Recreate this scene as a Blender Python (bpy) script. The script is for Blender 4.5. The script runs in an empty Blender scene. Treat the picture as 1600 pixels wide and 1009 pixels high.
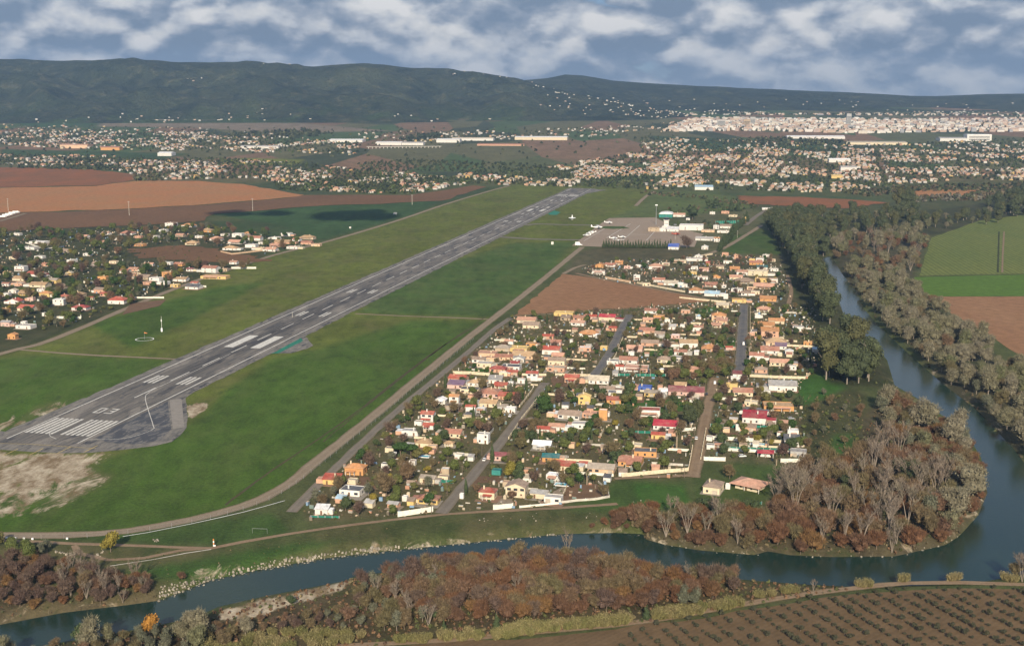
import bpy, math, random
import numpy as np
from mathutils import Vector, geometry, noise as mnoise

R = random.Random(7)
rng = np.random.default_rng(11)
sc = bpy.context.scene
col = sc.collection
rad = math.radians

# ------------------------------------------------------------------ camera, sky, sun, exposure
F, HC, Y0 = 1868.0, 200.0, 162.0          # focal length in photo pixels, height of the camera, row of the flat horizon
PITCH = math.atan((504.5 - Y0) / F)
CP, SP = math.cos(PITCH), math.sin(PITCH)
cd = bpy.data.cameras.new('camera')
cam = bpy.data.objects.new('camera', cd); col.objects.link(cam)
cam.location = (0, 0, HC); cam.rotation_euler = (math.pi/2 - PITCH, 0, 0)
cd.sensor_fit = 'HORIZONTAL'; cd.sensor_width = 36; cd.lens = 36 * F / 1600
cd.clip_start = 1; cd.clip_end = 80000
sc.camera = cam

SUN_EL, SUN_ROT = rad(27), rad(180)        # low winter sun straight behind the camera
w = bpy.data.worlds.new('World'); sc.world = w; w.use_nodes = True
nt = w.node_tree; N = nt.nodes; L = nt.links
N.clear()
def wn(t, **k):
    n = N.new(t)
    for a, b in k.items(): setattr(n, a, b)
    return n
sky = wn('ShaderNodeTexSky', sky_type='NISHITA', sun_disc=False, sun_elevation=SUN_EL, sun_rotation=SUN_ROT, altitude=200, air_density=1.0, dust_density=0.1, ozone_density=3.0)
tc = wn('ShaderNodeTexCoord')
def wnoise(scale3, scale, detail, rough, off=(0, 0, 0), dist=0.0):
    m = wn('ShaderNodeMapping'); m.inputs['Scale'].default_value = scale3; m.inputs['Location'].default_value = off
    L.new(tc.outputs['Generated'], m.inputs['Vector'])
    n = wn('ShaderNodeTexNoise'); n.inputs['Scale'].default_value = scale; n.inputs['Detail'].default_value = detail
    n.inputs['Roughness'].default_value = rough; n.inputs['Distortion'].default_value = dist
    L.new(m.outputs[0], n.inputs['Vector']); return n.outputs['Fac']
def wmath(op, a, b=None, clamp=False):
    n = wn('ShaderNodeMath', operation=op, use_clamp=clamp)
    for i, v in enumerate((a, b)):
        if v is None: continue
        if hasattr(v, 'is_linked'): L.new(v, n.inputs[i])
        else: n.inputs[i].default_value = v
    return n.outputs[0]
def wramp(f, stops):
    n = wn('ShaderNodeValToRGB'); cr = n.color_ramp
    while len(cr.elements) < len(stops): cr.elements.new(0.5)
    for e, (p, c) in zip(cr.elements, stops): e.position = p; e.color = (*c, 1)
    L.new(f, n.inputs[0]); return n.outputs[0]
SKYS = 0.072
ST = (1.0, 1.0, 1.85)
SEED = (0.62, 0.0, 0.41)
def up(d): return (SEED[0] - .012 * d, SEED[1], SEED[2] + d)
def puff(off, detail):
    """soft noise swollen by rounded cells, the way cumulus heaps up"""
    m = wn('ShaderNodeMapping'); m.inputs['Scale'].default_value = (1, 1, 1.9); m.inputs['Location'].default_value = off
    L.new(tc.outputs['Generated'], m.inputs['Vector'])
    nz = wn('ShaderNodeTexNoise'); nz.inputs['Scale'].default_value = 16; nz.inputs['Detail'].default_value = 6; L.new(m.outputs[0], nz.inputs['Vector'])
    va = wn('ShaderNodeVectorMath', operation='MULTIPLY_ADD'); L.new(nz.outputs['Color'], va.inputs[0]); va.inputs[1].default_value = (.10, .10, .10); L.new(m.outputs[0], va.inputs[2])
    vo = wn('ShaderNodeTexVoronoi', feature='F1'); vo.inputs['Scale'].default_value = 15; vo.inputs['Detail'].default_value = 1; vo.inputs['Roughness'].default_value = .4
    L.new(va.outputs[0], vo.inputs['Vector'])
    return wmath('ADD', wmath('MULTIPLY', wnoise(ST, 6.0, detail, 0.58, off, 0.05), 0.84), wmath('MULTIPLY', wmath('SUBTRACT', 0.62, vo.outputs['Distance']), 0.34))
cov = puff(SEED, 14)
lit = puff(up(0.024), 10)          # the same field a little higher: tops catch the sun, bases stay dark
big = wnoise((1, 1, 2.0), 3.2, 3, 0.5, (0.9, 0, 0.3))
sepz = wn('ShaderNodeSeparateXYZ'); L.new(tc.outputs['Generated'], sepz.inputs[0]); elev = sepz.outputs['Z']
low = wramp(elev, [(0.0, (1, 1, 1)), (0.045, (0, 0, 0))])      # the cloud deck thickens into grey blue distance at the skyline
open_ = wramp(elev, [(0.08, (0, 0, 0)), (0.36, (1, 1, 1))])        # seen from below, a broken deck opens towards the zenith
mask = wramp(wmath('SUBTRACT', wmath('ADD', wmath('MULTIPLY', cov, 0.8), wmath('MULTIPLY', big, 0.25)), wmath('MULTIPLY', open_, 0.19)), [(0.17, (0, 0, 0)), (0.32, (1, 1, 1))])
shade = wmath('ADD', wmath('MULTIPLY', wmath('SUBTRACT', cov, lit), 3.2), wmath('ADD', wmath('MULTIPLY', cov, 1.0), wmath('ADD', wmath('MULTIPLY', big, 0.9), -0.50)), clamp=True)
cloudcol = wramp(shade, [(0.0, (2.3, 3.0, 4.1)), (0.22, (3.4, 4.0, 5.0)), (0.40, (4.9, 5.3, 6.0)), (0.54, (6.4, 6.7, 7.2)), (0.72, (8.0, 8.0, 8.0)), (0.9, (9.4, 9.2, 9.0))])
mx = wn('ShaderNodeMix', data_type='RGBA')
L.new(mask, mx.inputs[0]); tint = wn('ShaderNodeMix', data_type='RGBA', blend_type='MULTIPLY'); tint.inputs[0].default_value = 1; L.new(sky.outputs[0], tint.inputs[6]); tint.inputs[7].default_value = (.75, .92, 1.25, 1)
L.new(tint.outputs[2], mx.inputs[6]); L.new(cloudcol, mx.inputs[7])
mx2 = wn('ShaderNodeMix', data_type='RGBA'); L.new(wmath('MULTIPLY', low, 0.6), mx2.inputs[0]); L.new(mx.outputs[2], mx2.inputs[6]); mx2.inputs[7].default_value = (3.6, 4.5, 5.9, 1); mx = mx2
bg = wn('ShaderNodeBackground'); bg.inputs['Strength'].default_value = SKYS
L.new(mx.outputs[2], bg.inputs['Color'])
w.cycles.sampling_method = 'MANUAL'; w.cycles.sample_map_resolution = 512
wo = wn('ShaderNodeOutputWorld'); L.new(bg.outputs[0], wo.inputs['Surface'])

sd = bpy.data.lights.new('sun', 'SUN'); sd.energy = 5.0; sd.angle = rad(0.5); sd.color = (1.0, 0.87, 0.67)
sun = bpy.data.objects.new('sun', sd); col.objects.link(sun)
sun.rotation_euler = (math.pi/2 - SUN_EL, 0, 0)       # light travels towards +y and down
sun.location = (0, -500, 900)
sc.view_settings.view_transform = 'Standard'; sc.view_settings.look = 'None'
sc.view_settings.exposure = 0.42; sc.view_settings.gamma = 1.0; sc.view_settings.use_curve_mapping = False
sc.cycles.max_bounces = 5; sc.cycles.diffuse_bounces = 2; sc.cycles.glossy_bounces = 2; sc.cycles.transparent_max_bounces = 8
sc.cycles.volume_bounces = 0
sc.cycles.use_denoising = True

# ------------------------------------------------------------------ where a point of the photograph stands in the world
def hz(y):
    """height of the plain: level to 2.6 km, then rising gently to the foot of the hills"""
    y = np.asarray(y, float)
    return np.where(y < 2600, 0.0, np.where(y < 3400, 0.0285 * (y - 2600) ** 2 / 1600, 0.0285 * (y - 3000)))
def ground_at(px, py, z=None):
    px = np.asarray(px, float); py = np.asarray(py, float)
    u = (px - 800) / F; v = (504.5 - py) / F
    fy = CP + v * SP; fz = -SP + v * CP
    if z is not None:
        t = (z - HC) / fz
    else:
        lo = np.full(np.shape(u * v), 50.0); hi = np.full(np.shape(u * v), 7600.0)
        for _ in range(46):
            m = (lo + hi) / 2
            above = HC + fz * m > hz(fy * m)
            lo = np.where(above, m, lo); hi = np.where(above, hi, m)
        t = (lo + hi) / 2
    X = u * t; Y = fy * t
    return np.stack([X, Y, (hz(Y) if z is None else np.full(np.shape(X), float(z)))], -1)
def G(px, py): return Vector(ground_at(px, py).tolist())
def project(X, Y, Z):
    d = Y * CP - (Z - HC) * SP; up = Y * SP + (Z - HC) * CP
    return 800 + F * X / d, 504.5 - F * up / d
def inside(px, py, poly):
    px = np.asarray(px); py = np.asarray(py); c = np.zeros(px.shape, bool)
    n = len(poly); j = n - 1
    for i in range(n):
        xi, yi = poly[i]; xj, yj = poly[j]
        if yi != yj:
            c ^= ((yi > py) != (yj > py)) & (px < (xj - xi) * (py - yi) / (yj - yi) + xi)
        j = i
    return c
def seg_dist(X, Y, pts, closed=True):
    d = np.full(X.shape, 1e9); n = len(pts)
    for i in range(n if closed else n - 1):
        ax, ay = pts[i][:2]; bx, by = pts[(i + 1) % n][:2]
        dx, dy = bx - ax, by - ay; q = dx * dx + dy * dy + 1e-9
        t = np.clip(((X - ax) * dx + (Y - ay) * dy) / q, 0, 1)
        d = np.minimum(d, np.hypot(X - ax - t * dx, Y - ay - t * dy))
    return d
def sstep(a, b, x):
    t = np.clip((x - a) / (b - a), 0, 1); return t * t * (3 - 2 * t)

# ------------------------------------------------------------------ materials
MATS = {}
def mat(name, fn):
    if name not in MATS:
        m = bpy.data.materials.new(name); m.use_nodes = True
        fn(m.node_tree, m.node_tree.nodes['Principled BSDF']); MATS[name] = m
    return MATS[name]
class NB:
    """a short hand for node trees"""
    def __init__(s, nt): s.nt = nt
    def n(s, t, **k):
        n = s.nt.nodes.new(t)
        for a, b in k.items(): setattr(n, a, b)
        return n
    def put(s, inp, v):
        if hasattr(v, 'is_linked'): s.nt.links.new(v, inp)
        elif isinstance(v, (tuple, list)) and len(v) == 3 and inp.type == 'RGBA': inp.default_value = (*v, 1)
        else: inp.default_value = v
    def coord(s, kind='Object', scale=(1, 1, 1)):
        c = s.n('ShaderNodeTexCoord') if kind != 'Position' else s.n('ShaderNodeNewGeometry')
        m = s.n('ShaderNodeMapping'); m.inputs['Scale'].default_value = scale
        s.nt.links.new(c.outputs[kind], m.inputs['Vector']); return m.outputs[0]
    def noise(s, vec, scale, detail=4, rough=.55, dist=0.):
        n = s.n('ShaderNodeTexNoise'); n.inputs['Scale'].default_value = scale; n.inputs['Detail'].default_value = detail
        n.inputs['Roughness'].default_value = rough; n.inputs['Distortion'].default_value = dist
        s.nt.links.new(vec, n.inputs['Vector']); return n.outputs['Fac']
    def math(s, op, a, b=0., clamp=False):
        n = s.n('ShaderNodeMath', operation=op, use_clamp=clamp); s.put(n.inputs[0], a); s.put(n.inputs[1], b); return n.outputs[0]
    def mix(s, f, a, b, mode='MIX'):
        n = s.n('ShaderNodeMix', data_type='RGBA', blend_type=mode, clamp_factor=True); s.put(n.inputs[0], f); s.put(n.inputs[6], a); s.put(n.inputs[7], b); return n.outputs[2]
    def rng(s, f, a, b, c=0., d=1.):
        n = s.n('ShaderNodeMapRange', clamp=True); s.put(n.inputs[0], f)
        for i, v in enumerate((a, b, c, d)): n.inputs[i + 1].default_value = v
        return n.outputs[0]
    def attr(s, name, out='Fac'):
        n = s.n('ShaderNodeAttribute', attribute_name=name); return n.outputs[out]
    def scale(s, c, f):
        n = s.n('ShaderNodeVectorMath', operation='SCALE'); s.put(n.inputs[0], c); s.put(n.inputs['Scale'], f); return n.outputs[0]
    def orand(s): return s.n('ShaderNodeObjectInfo').outputs['Random']
def plain(name, c, rough=.85, var=.25, nscale=.35, metallic=0.):
    def fn(nt, p):
        b = NB(nt); v = b.coord('Position')
        n = b.noise(v, nscale, 5, .6)
        f = b.math('ADD', b.rng(n, .3, .7, 1 - var, 1 + var), b.math('MULTIPLY', b.math('SUBTRACT', b.orand(), .5), var * .7))
        b.put(p.inputs['Base Color'], b.scale(c, f)); p.inputs['Roughness'].default_value = rough; p.inputs['Metallic'].default_value = metallic
        p.inputs['Specular IOR Level'].default_value = .25
    return mat(name, fn)
WALLS = dict(white=(.74, .71, .66), cream=(.70, .60, .43), yellow=(.68, .49, .20), orange=(.62, .33, .14), salmon=(.60, .36, .25), pink=(.66, .45, .39), peach=(.68, .48, .32),
             tan=(.48, .38, .27), grey=(.46, .45, .43), brown=(.34, .27, .21), green=(.05, .22, .15), teal=(.05, .24, .22), blue=(.08, .14, .42))
ROOFS = dict(red=(.36, .085, .06), crimson=(.34, .035, .055), darkred=(.26, .06, .055), redbrown=(.36, .17, .12), orange=(.46, .225, .10), salmon=(.48, .27, .19), tan=(.42, .28, .16),
             brown=(.29, .215, .165), grey=(.36, .35, .34), white=(.72, .72, .72), slate=(.10, .105, .12), maroon=(.22, .07, .08), purple=(.18, .12, .18), teal=(.02, .115, .13),
             lightblue=(.34, .50, .62), blue=(.06, .12, .42), beige=(.50, .44, .34), greybrown=(.31, .265, .22))
def wallmat(c): return plain('wall_' + c, tuple(.86 * q for q in WALLS[c]), .9, .14, .5)
def roofmat(c):
    def fn(nt, p):
        b = NB(nt); v = b.coord('Position')
        n = b.noise(v, .45, 5, .65); n2 = b.noise(b.coord('Object', (4.5, .6, .6)), 1.0, 2, .5)
        f = b.math('ADD', b.rng(n, .28, .72, .72, 1.28), b.math('MULTIPLY', b.math('SUBTRACT', n2, .5), .5))
        f = b.math('ADD', f, b.math('MULTIPLY', b.math('SUBTRACT', b.orand(), .5), .3))
        c1 = b.mix(b.rng(b.noise(v, .16, 3), .45, .7), ROOFS[c], tuple(.6 * x + .4 * y for x, y in zip(ROOFS[c], (.33, .27, .2))))
        b.put(p.inputs['Base Color'], b.scale(c1, f)); p.inputs['Roughness'].default_value = .8; p.inputs['Specular IOR Level'].default_value = .25
    return mat('roof_' + c, fn)
GLASS = plain('window_glass', (.035, .04, .05), .25, .2)
WOOD = plain('door_wood', (.16, .09, .05), .7)
CONCRETE = plain('concrete', (.50, .47, .41), .9, .2, .4)
WHITEWALL = plain('whitewashed_wall', (.72, .68, .59), .9, .15, .6)
CREAMWALL = plain('cream_wall', (.62, .53, .38), .9, .2, .6)
STEEL = plain('steel', (.42, .43, .44), .5, .1, 1, .6)
NET = plain('green_netting', (.02, .17, .125), .8, .3)
WHITEPAINT = plain('white_paint', (.78, .78, .76), .6, .06)

# ------------------------------------------------------------------ objects
def tag(o, label=None, cat=None, group=None, kind=None):
    if label: o['label'] = label
    if cat: o['category'] = cat
    if group: o['group'] = group
    if kind: o['kind'] = kind
    return o
def obj(name, me, parent=None, loc=None, rz=0.):
    o = bpy.data.objects.new(name, me); col.objects.link(o)
    if parent is not None: o.parent = parent
    if loc is not None: o.location = loc
    if rz: o.rotation_euler = (0, 0, rz)
    return o
def empty(name, loc, rz=0.): return obj(name, None, None, loc, rz)
def mesh(name, V, Fc, mats, mi=None):
    me = bpy.data.meshes.new(name); me.from_pydata([tuple(map(float, v)) for v in V], [], [tuple(map(int, f)) for f in Fc])
    for m in (mats if isinstance(mats, (list, tuple)) else [mats]): me.materials.append(m)
    if mi is not None: me.polygons.foreach_set('material_index', list(mi))
    me.update(); return me
def qmesh(name, V, Q, mats, mi=None, tone=None, smooth=False, fcol=None):
    """many quads from arrays"""
    V = np.ascontiguousarray(V, np.float32); Q = np.ascontiguousarray(Q, np.int32); k = Q.shape[1]
    me = bpy.data.meshes.new(name)
    me.vertices.add(len(V)); me.vertices.foreach_set('co', V.ravel())
    me.loops.add(Q.size); me.loops.foreach_set('vertex_index', Q.ravel())
    me.polygons.add(len(Q)); me.polygons.foreach_set('loop_start', np.arange(0, Q.size, k, dtype=np.int32))
    me.polygons.foreach_set('loop_total', np.full(len(Q), k, np.int32))
    for m in (mats if isinstance(mats, (list, tuple)) else [mats]): me.materials.append(m)
    if mi is not None: me.polygons.foreach_set('material_index', np.asarray(mi, np.int32))
    if tone is not None:
        a = me.attributes.new('tone', 'FLOAT', 'FACE'); a.data.foreach_set('value', np.asarray(tone, np.float32))
    if fcol is not None:
        a = me.attributes.new('cover', 'FLOAT_COLOR', 'FACE'); c4 = np.ones((len(Q), 4), np.float32); c4[:, :3] = fcol; a.data.foreach_set('color', c4.ravel())
    me.polygons.foreach_set('use_smooth', np.full(len(Q), smooth, bool))
    me.update(); me.validate(); return me
class MB:
    """collects boxes, prisms and tubes into one mesh"""
    def __init__(s): s.V = []; s.F = []; s.M = []
    def add(s, V, Fc, m=0):
        k = len(s.V); s.V += [tuple(v) for v in V]; s.F += [tuple(i + k for i in f) for f in Fc]; s.M += [m] * len(Fc); return s
    def box(s, x0, x1, y0, y1, z0, z1, m=0, bottom=True):
        V = [(x0, y0, z0), (x1, y0, z0), (x1, y1, z0), (x0, y1, z0), (x0, y0, z1), (x1, y0, z1), (x1, y1, z1), (x0, y1, z1)]
        Fc = [(4, 5, 6, 7), (0, 1, 5, 4), (1, 2, 6, 5), (2, 3, 7, 6), (3, 0, 4, 7)]
        if bottom: Fc.append((3, 2, 1, 0))
        return s.add(V, Fc, m)
    def tube(s, a, b, r0, r1, n=6, m=0, cap=True):
        a = Vector(a); b = Vector(b); d = (b - a).normalized()
        u = d.orthogonal().normalized(); v = d.cross(u); V = []
        for p, r in ((a, r0), (b, r1)):
            for i in range(n):
                t = 2 * math.pi * i / n; V.append(p + u * (r * math.cos(t)) + v * (r * math.sin(t)))
        Fc = [(i, (i + 1) % n, n + (i + 1) % n, n + i) for i in range(n)]
        if cap: Fc += [tuple(range(n, 2 * n)), tuple(range(n - 1, -1, -1))]
        return s.add(V, Fc, m)
    def me(s, name, mats): return mesh(name, s.V, s.F, mats, s.M)
    def build(s, name, mats, parent=None, loc=None, rz=0.): return obj(name, s.me(name, mats), parent, loc, rz)

def sheet(name, poly, material, dz, step=None, world=False, jitter=0., kind='structure', seed=1):
    """a ground sheet with its own ragged outline, following the plain"""
    P = np.array(poly, float)[:, :2] if world else ground_at(*np.array(poly, float).T)[:, :2]
    size = max(np.ptp(P[:, 0]), np.ptp(P[:, 1])); step = step or max(size / 26, 3)
    r = np.random.default_rng(seed); out = []
    n = len(P)
    for i in range(n):
        a, b = P[i], P[(i + 1) % n]; ln = np.hypot(*(b - a)); k = max(1, int(ln / step))
        nv = np.array([-(b - a)[1], (b - a)[0]]) / (ln + 1e-9)
        for j in range(k):
            q = a + (b - a) * j / k
            out.append(q + nv * (r.normal() * jitter if (j or jitter < .5) else 0))
    out = np.array(out); m = len(out)
    gx = np.arange(P[:, 0].min() + step / 2, P[:, 0].max(), step * 1.4); gy = np.arange(P[:, 1].min() + step / 2, P[:, 1].max(), step * 1.4)
    X, Y = [q.ravel() for q in np.meshgrid(gx, gy)]
    ok = inside(X, Y, out.tolist()) & (seg_dist(X, Y, out) > step * .5)
    pts = [Vector(p.tolist()) for p in out] + [Vector((float(x), float(y))) for x, y in zip(X[ok], Y[ok])]
    V2, E_, F_, *_ = geometry.delaunay_2d_cdt(pts, [(i, (i + 1) % m) for i in range(m)], [], 1, 1e-4)
    V = [(v.x, v.y, float(hz(v.y)) + dz) for v in V2]
    fs = []
    for f in F_:
        a, b, c = (V2[i] for i in f[:3])
        fs.append(f if (b - a).cross(c - a) > 0 else f[::-1])
    o = obj(name, mesh(name, V, fs, material)); tag(o, kind=kind); return o
def line_pts(poly, world=False, step=12.):
    P = np.array(poly, float)[:, :2] if world else ground_at(*np.array(poly, float).T)[:, :2]
    # Catmull-Rom through the points
    out = []
    n = len(P)
    for i in range(n - 1):
        p0 = P[max(i - 1, 0)]; p1 = P[i]; p2 = P[i + 1]; p3 = P[min(i + 2, n - 1)]
        k = max(1, int(np.hypot(*(p2 - p1)) / step))
        for j in range(k):
            t = j / k
            out.append(.5 * (2 * p1 + (p2 - p0) * t + (2 * p0 - 5 * p1 + 4 * p2 - p3) * t * t + (3 * p1 - p0 - 3 * p2 + p3) * t ** 3))
    out.append(P[-1]); return np.array(out)
def ribbon(name, poly, width, material, dz, world=False, jitter=.25, kind='structure', step=12., cross=5):
    P = line_pts(poly, world, step); T = np.gradient(P, axis=0); T /= np.linalg.norm(T, axis=1)[:, None] + 1e-9
    Nn = np.stack([-T[:, 1], T[:, 0]], 1); r = np.random.default_rng(len(P)); V = []; c = cross
    for i in range(len(P)):
        for j in range(c):
            s = (j / (c - 1) - .5) * width
            if j in (0, c - 1): s += r.normal() * jitter
            q = P[i] + Nn[i] * s; V.append((q[0], q[1], float(hz(q[1])) + dz))
    Fc = [(i * c + j + 1, i * c + j, (i + 1) * c + j, (i + 1) * c + j + 1) for i in range(len(P) - 1) for j in range(c - 1)]
    me = mesh(name, V, Fc, material)
    a = me.attributes.new('across', 'FLOAT', 'POINT'); a.data.foreach_set('value', [abs((i % c) / (c - 1) - .5) * 2 for i in range(len(V))])
    o = obj(name, me); tag(o, kind=kind); return o
ORD = ['leftmost', 'second from the left', 'third from the left', 'fourth from the left', 'fifth from the left', 'sixth from the left', 'seventh from the left', 'eighth from the left', 'ninth from the left', 'tenth from the left']
# ------------------------------------------------------------------ the ground, carved by the river
RIVER = [(-90, 1000), (0, 977), (100, 958), (200, 946), (250, 939), (330, 907), (400, 892), (500, 874), (600, 862), (700, 852), (800, 842), (880, 835), (960, 833), (1003, 835), (1003, 842), (1040, 852),
         (1090, 860), (1180, 868), (1200, 862), (1235, 868), (1300, 871), (1400, 870), (1480, 852), (1502, 838), (1532, 805), (1546, 770), (1536, 715), (1515, 680), (1480, 652), (1432, 620), (1400, 602), (1388, 562), (1360, 532), (1326, 507),
         (1312, 470), (1288, 420), (1279, 406), (1298, 400), (1314, 427), (1338, 457), (1348, 482), (1372, 510), (1424, 558), (1474, 602), (1524, 640), (1584, 704), (1624, 760), (1690, 850),
         (1660, 880), (1600, 894), (1540, 906), (1480, 911), (1400, 914), (1330, 915), (1250, 911), (1150, 903), (1050, 896), (980, 886), (920, 869), (860, 867), (800, 869), (700, 882), (600, 893), (556, 897), (536, 906), (470, 919), (415, 929),
         (340, 946), (300, 963), (240, 976), (160, 991), (80, 1004), (-90, 1030)]
RIV = ground_at(*np.array(RIVER, float).T, z=-3.0)[:, :2]
NU, NY = 620, 640
us = np.linspace(-.62, .62, NU); ys = np.concatenate([[150], np.geomspace(330, 9500, NY - 1)])
UU, YY = np.meshgrid(us, ys); XX = UU * YY
GZ = hz(YY).copy()
near = YY < 2600
sdv = np.full(YY.shape, 500.)
sdn = seg_dist(XX[near], YY[near], RIV); ins = inside(XX[near], YY[near], RIV.tolist())
sdv[near] = np.where(ins, -sdn, sdn)
GZ -= 6.0 * sstep(11., -9., sdv)
bump = np.array([mnoise.noise(Vector((x * .012, y * .012, 0))) for x, y in zip(XX[near][::1], YY[near][::1])]) if False else 0
PX, PY = project(XX, YY, hz(YY))
# wobble so that outlines are not ruled lines
def wob(s, seed):
    r = np.random.default_rng(seed); o = 0
    for _ in range(5):
        a = r.uniform(0, 6.28); k = r.uniform(.6, 1.6) / s; o = o + np.sin((XX * math.cos(a) + YY * math.sin(a)) * k + r.uniform(0, 6))
    return o / 2.2
w1, w2 = wob(22., 3), wob(9., 5)
k = F / np.maximum(YY, 200)
QX = PX + (w1 * 2.2 + w2 * 1.0) * k * .5; QY = PY + (w2 * 2 + w1) * .25 * k * .22
cover = np.zeros((NY, NU, 3)); cover[:] = (.070, .086, .032)
bare = np.zeros((NY, NU)); dry = np.full((NY, NU), .35); far = sstep(2900, 3500, YY) * 1.0
def paint(poly, c=None, b=None, d=None, f=None, ragged=True):
    m = inside(QX if ragged else PX, QY if ragged else PY, poly)
    if c is not None: cover[m] = c
    if b is not None: bare[m] = b
    if d is not None: dry[m] = d
    if f is not None: far[m] = f
GRASS = (.056, .102, .016); GRASS2 = (.104, .126, .025); WEED = (.062, .066, .030)
AIRFIELD = [(-400, 700), (-400, 640), (0, 553), (60, 538), (130, 510), (200, 480), (300, 440), (420, 400), (520, 375), (620, 345), (700, 318), (795, 290), (870, 288), (1020, 297), (1000, 322), (945, 345), (905, 392), (800, 475), (660, 585), (500, 715), (440, 762), (300, 812), (200, 830), (0, 838), (-400, 860)]
paint([(-500, 420), (0, 352), (330, 345), (420, 400), (300, 440), (130, 510), (0, 555), (-500, 640)], (.045, .052, .024), d=.5)      # left village
paint([(420, 398), (520, 373), (700, 318), (795, 288), (640, 310), (480, 340), (330, 346)], (.042, .068, .026), d=.3)
paint([(330, 335), (480, 322), (690, 313), (640, 338), (500, 375), (480, 365), (430, 350)], (.040, .080, .028), d=.1)   # green field
paint(AIRFIELD, GRASS2, d=.55)
paint([(-400, 860), (-400, 590), (60, 555), (275, 562), (140, 640), (0, 690)], GRASS, d=.3)
paint([(420, 560), (500, 545), (640, 500), (770, 503), (660, 585), (500, 715), (440, 762), (300, 812), (200, 830), (0, 836), (-300, 850), (-100, 800), (60, 760), (300, 660)], GRASS, d=.25)
paint([(140, 505), (330, 450), (420, 440), (300, 500), (210, 545)], GRASS, d=.25)
paint([(640, 430), (800, 380), (900, 378), (860, 425), (770, 495), (640, 492), (560, 488)], (.058, .100, .024), d=.35)
paint([(905, 392), (950, 386), (1085, 388), (1120, 400), (1000, 418), (900, 425), (880, 428)], (.070, .066, .038), d=.8)   # stubble south of the apron
paint([(1000, 322), (1020, 299), (1130, 300), (1180, 322), (1120, 335), (1040, 338), (950, 342)], (.088, .118, .036), d=.4)
paint([(1085, 386), (1100, 366), (1060, 350), (1060, 338), (1180, 325), (1190, 352), (1130, 390), (1100, 402)], (.092, .098, .046), d=.7)
paint([(1130, 372), (1200, 358), (1230, 410), (1265, 480), (1255, 490), (1215, 420), (1140, 405)], (.052, .088, .022), d=.3)
VIL = [(470, 800), (560, 700), (690, 587), (800, 495), (900, 487), (1075, 474), (1120, 470), (1160, 470), (1275, 480), (1275, 580), (1250, 600), (1262, 725), (1100, 725), (1090, 745), (960, 750), (880, 790), (700, 800), (600, 808), (480, 815)]
paint(VIL, (.098, .088, .046), d=.95)
paint([(880, 428), (905, 400), (1000, 405), (1120, 396), (1220, 398), (1245, 480), (1120, 470)], (.085, .080, .046), d=.9)
paint([(1245, 590), (1290, 585), (1350, 615), (1360, 700), (1300, 740), (1230, 750), (1255, 700), (1250, 640)], (.045, .052, .022), d=.6)
paint([(1248, 590), (1275, 582), (1325, 605), (1290, 622), (1250, 635)], (.042, .105, .020), d=.1)
paint([(1295, 680), (1330, 678), (1340, 715), (1310, 720), (1295, 705)], (.042, .098, .020), d=.15)
paint([(1085, 742), (1110, 720), (1260, 728), (1225, 745), (1195, 790), (1085, 790)], (.050, .080, .022), d=.35)
paint([(880, 790), (960, 752), (1072, 752), (1078, 790), (1000, 800), (900, 800)], (.050, .084, .022), d=.45)
paint([(985, 755), (1068, 760), (1075, 788), (1000, 790)], (.042, .110, .018), d=.1)
# river meadow and its banks
paint([(-400, 900), (0, 845), (330, 855), (560, 820), (800, 800), (1000, 800), (1000, 832), (800, 842), (600, 862), (400, 892), (330, 907), (250, 938), (0, 978), (-400, 1020)], (.060, .072, .026), d=.95)
paint([(0, 840), (225, 850), (330, 853), (450, 832), (420, 800), (200, 832)], (.045, .082, .020), d=.2)
paint([(180, 895), (330, 868), (450, 850), (560, 840), (400, 880), (330, 900), (260, 905)], (.040, .085, .018), d=.15)
paint([(-100, 905), (60, 930), (180, 925), (240, 915), (252, 938), (100, 958), (-100, 985)], (.088, .072, .042), b=.22, d=.9)
ISLAND = [(300, 966), (415, 931), (470, 921), (536, 908), (600, 895), (800, 871), (920, 871), (980, 888), (1150, 905), (1330, 917), (1330, 922), (1200, 940), (1060, 965), (860, 988), (620, 1004), (400, 1040), (-200, 1060), (-90, 1032), (80, 1006), (240, 978)]
paint(ISLAND, (.062, .050, .028), d=.6)
paint([(1375, 622), (1430, 640), (1500, 672), (1530, 720), (1542, 770), (1520, 810), (1480, 848), (1400, 868), (1300, 868), (1100, 855), (1000, 838), (1020, 800), (1200, 795), (1220, 750), (1340, 700), (1352, 650)], (.066, .056, .034), d=.7)
paint([(1300, 372), (1380, 362), (1450, 365), (1430, 430), (1450, 470), (1600, 590), (1600, 720), (1440, 560), (1310, 425)], (.055, .052, .032), d=.6)
paint([(1195, 340), (1600, 300), (1600, 340), (1440, 372), (1300, 375), (1290, 420), (1312, 470), (1390, 570), (1400, 605), (1300, 600), (1260, 560), (1240, 450)], (.040, .045, .022), d=.5)
# fields beyond
paint([(1170, 318), (1300, 312), (1400, 316), (1560, 300), (1600, 296), (1600, 310), (1400, 335), (1200, 335)], (.060, .070, .030), d=.5, f=0)
paint([(1090, 300), (1300, 306), (1400, 312), (1300, 318), (1180, 312)], (.055, .080, .030), d=.4, f=0)
paint([(0, 190), (130, 178), (330, 185), (300, 197), (60, 200)], (.04, .085, .035), f=0)
paint([(150, 198), (170, 185), (440, 190), (620, 205), (430, 208), (300, 200)], (.21, .165, .12), f=0)
paint([(330, 251), (380, 247), (475, 249), (470, 257), (380, 258)], (.17, .19, .04), f=0)
paint([(370, 292), (420, 284), (560, 300), (470, 306)], (.05, .07, .03), f=0)
paint([(640, 268), (770, 268), (800, 278), (700, 276)], (.035, .055, .032), f=0)
paint([(1010, 212), (1330, 224), (1300, 240), (1060, 235)], (.038, .075, .035), f=0)
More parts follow.
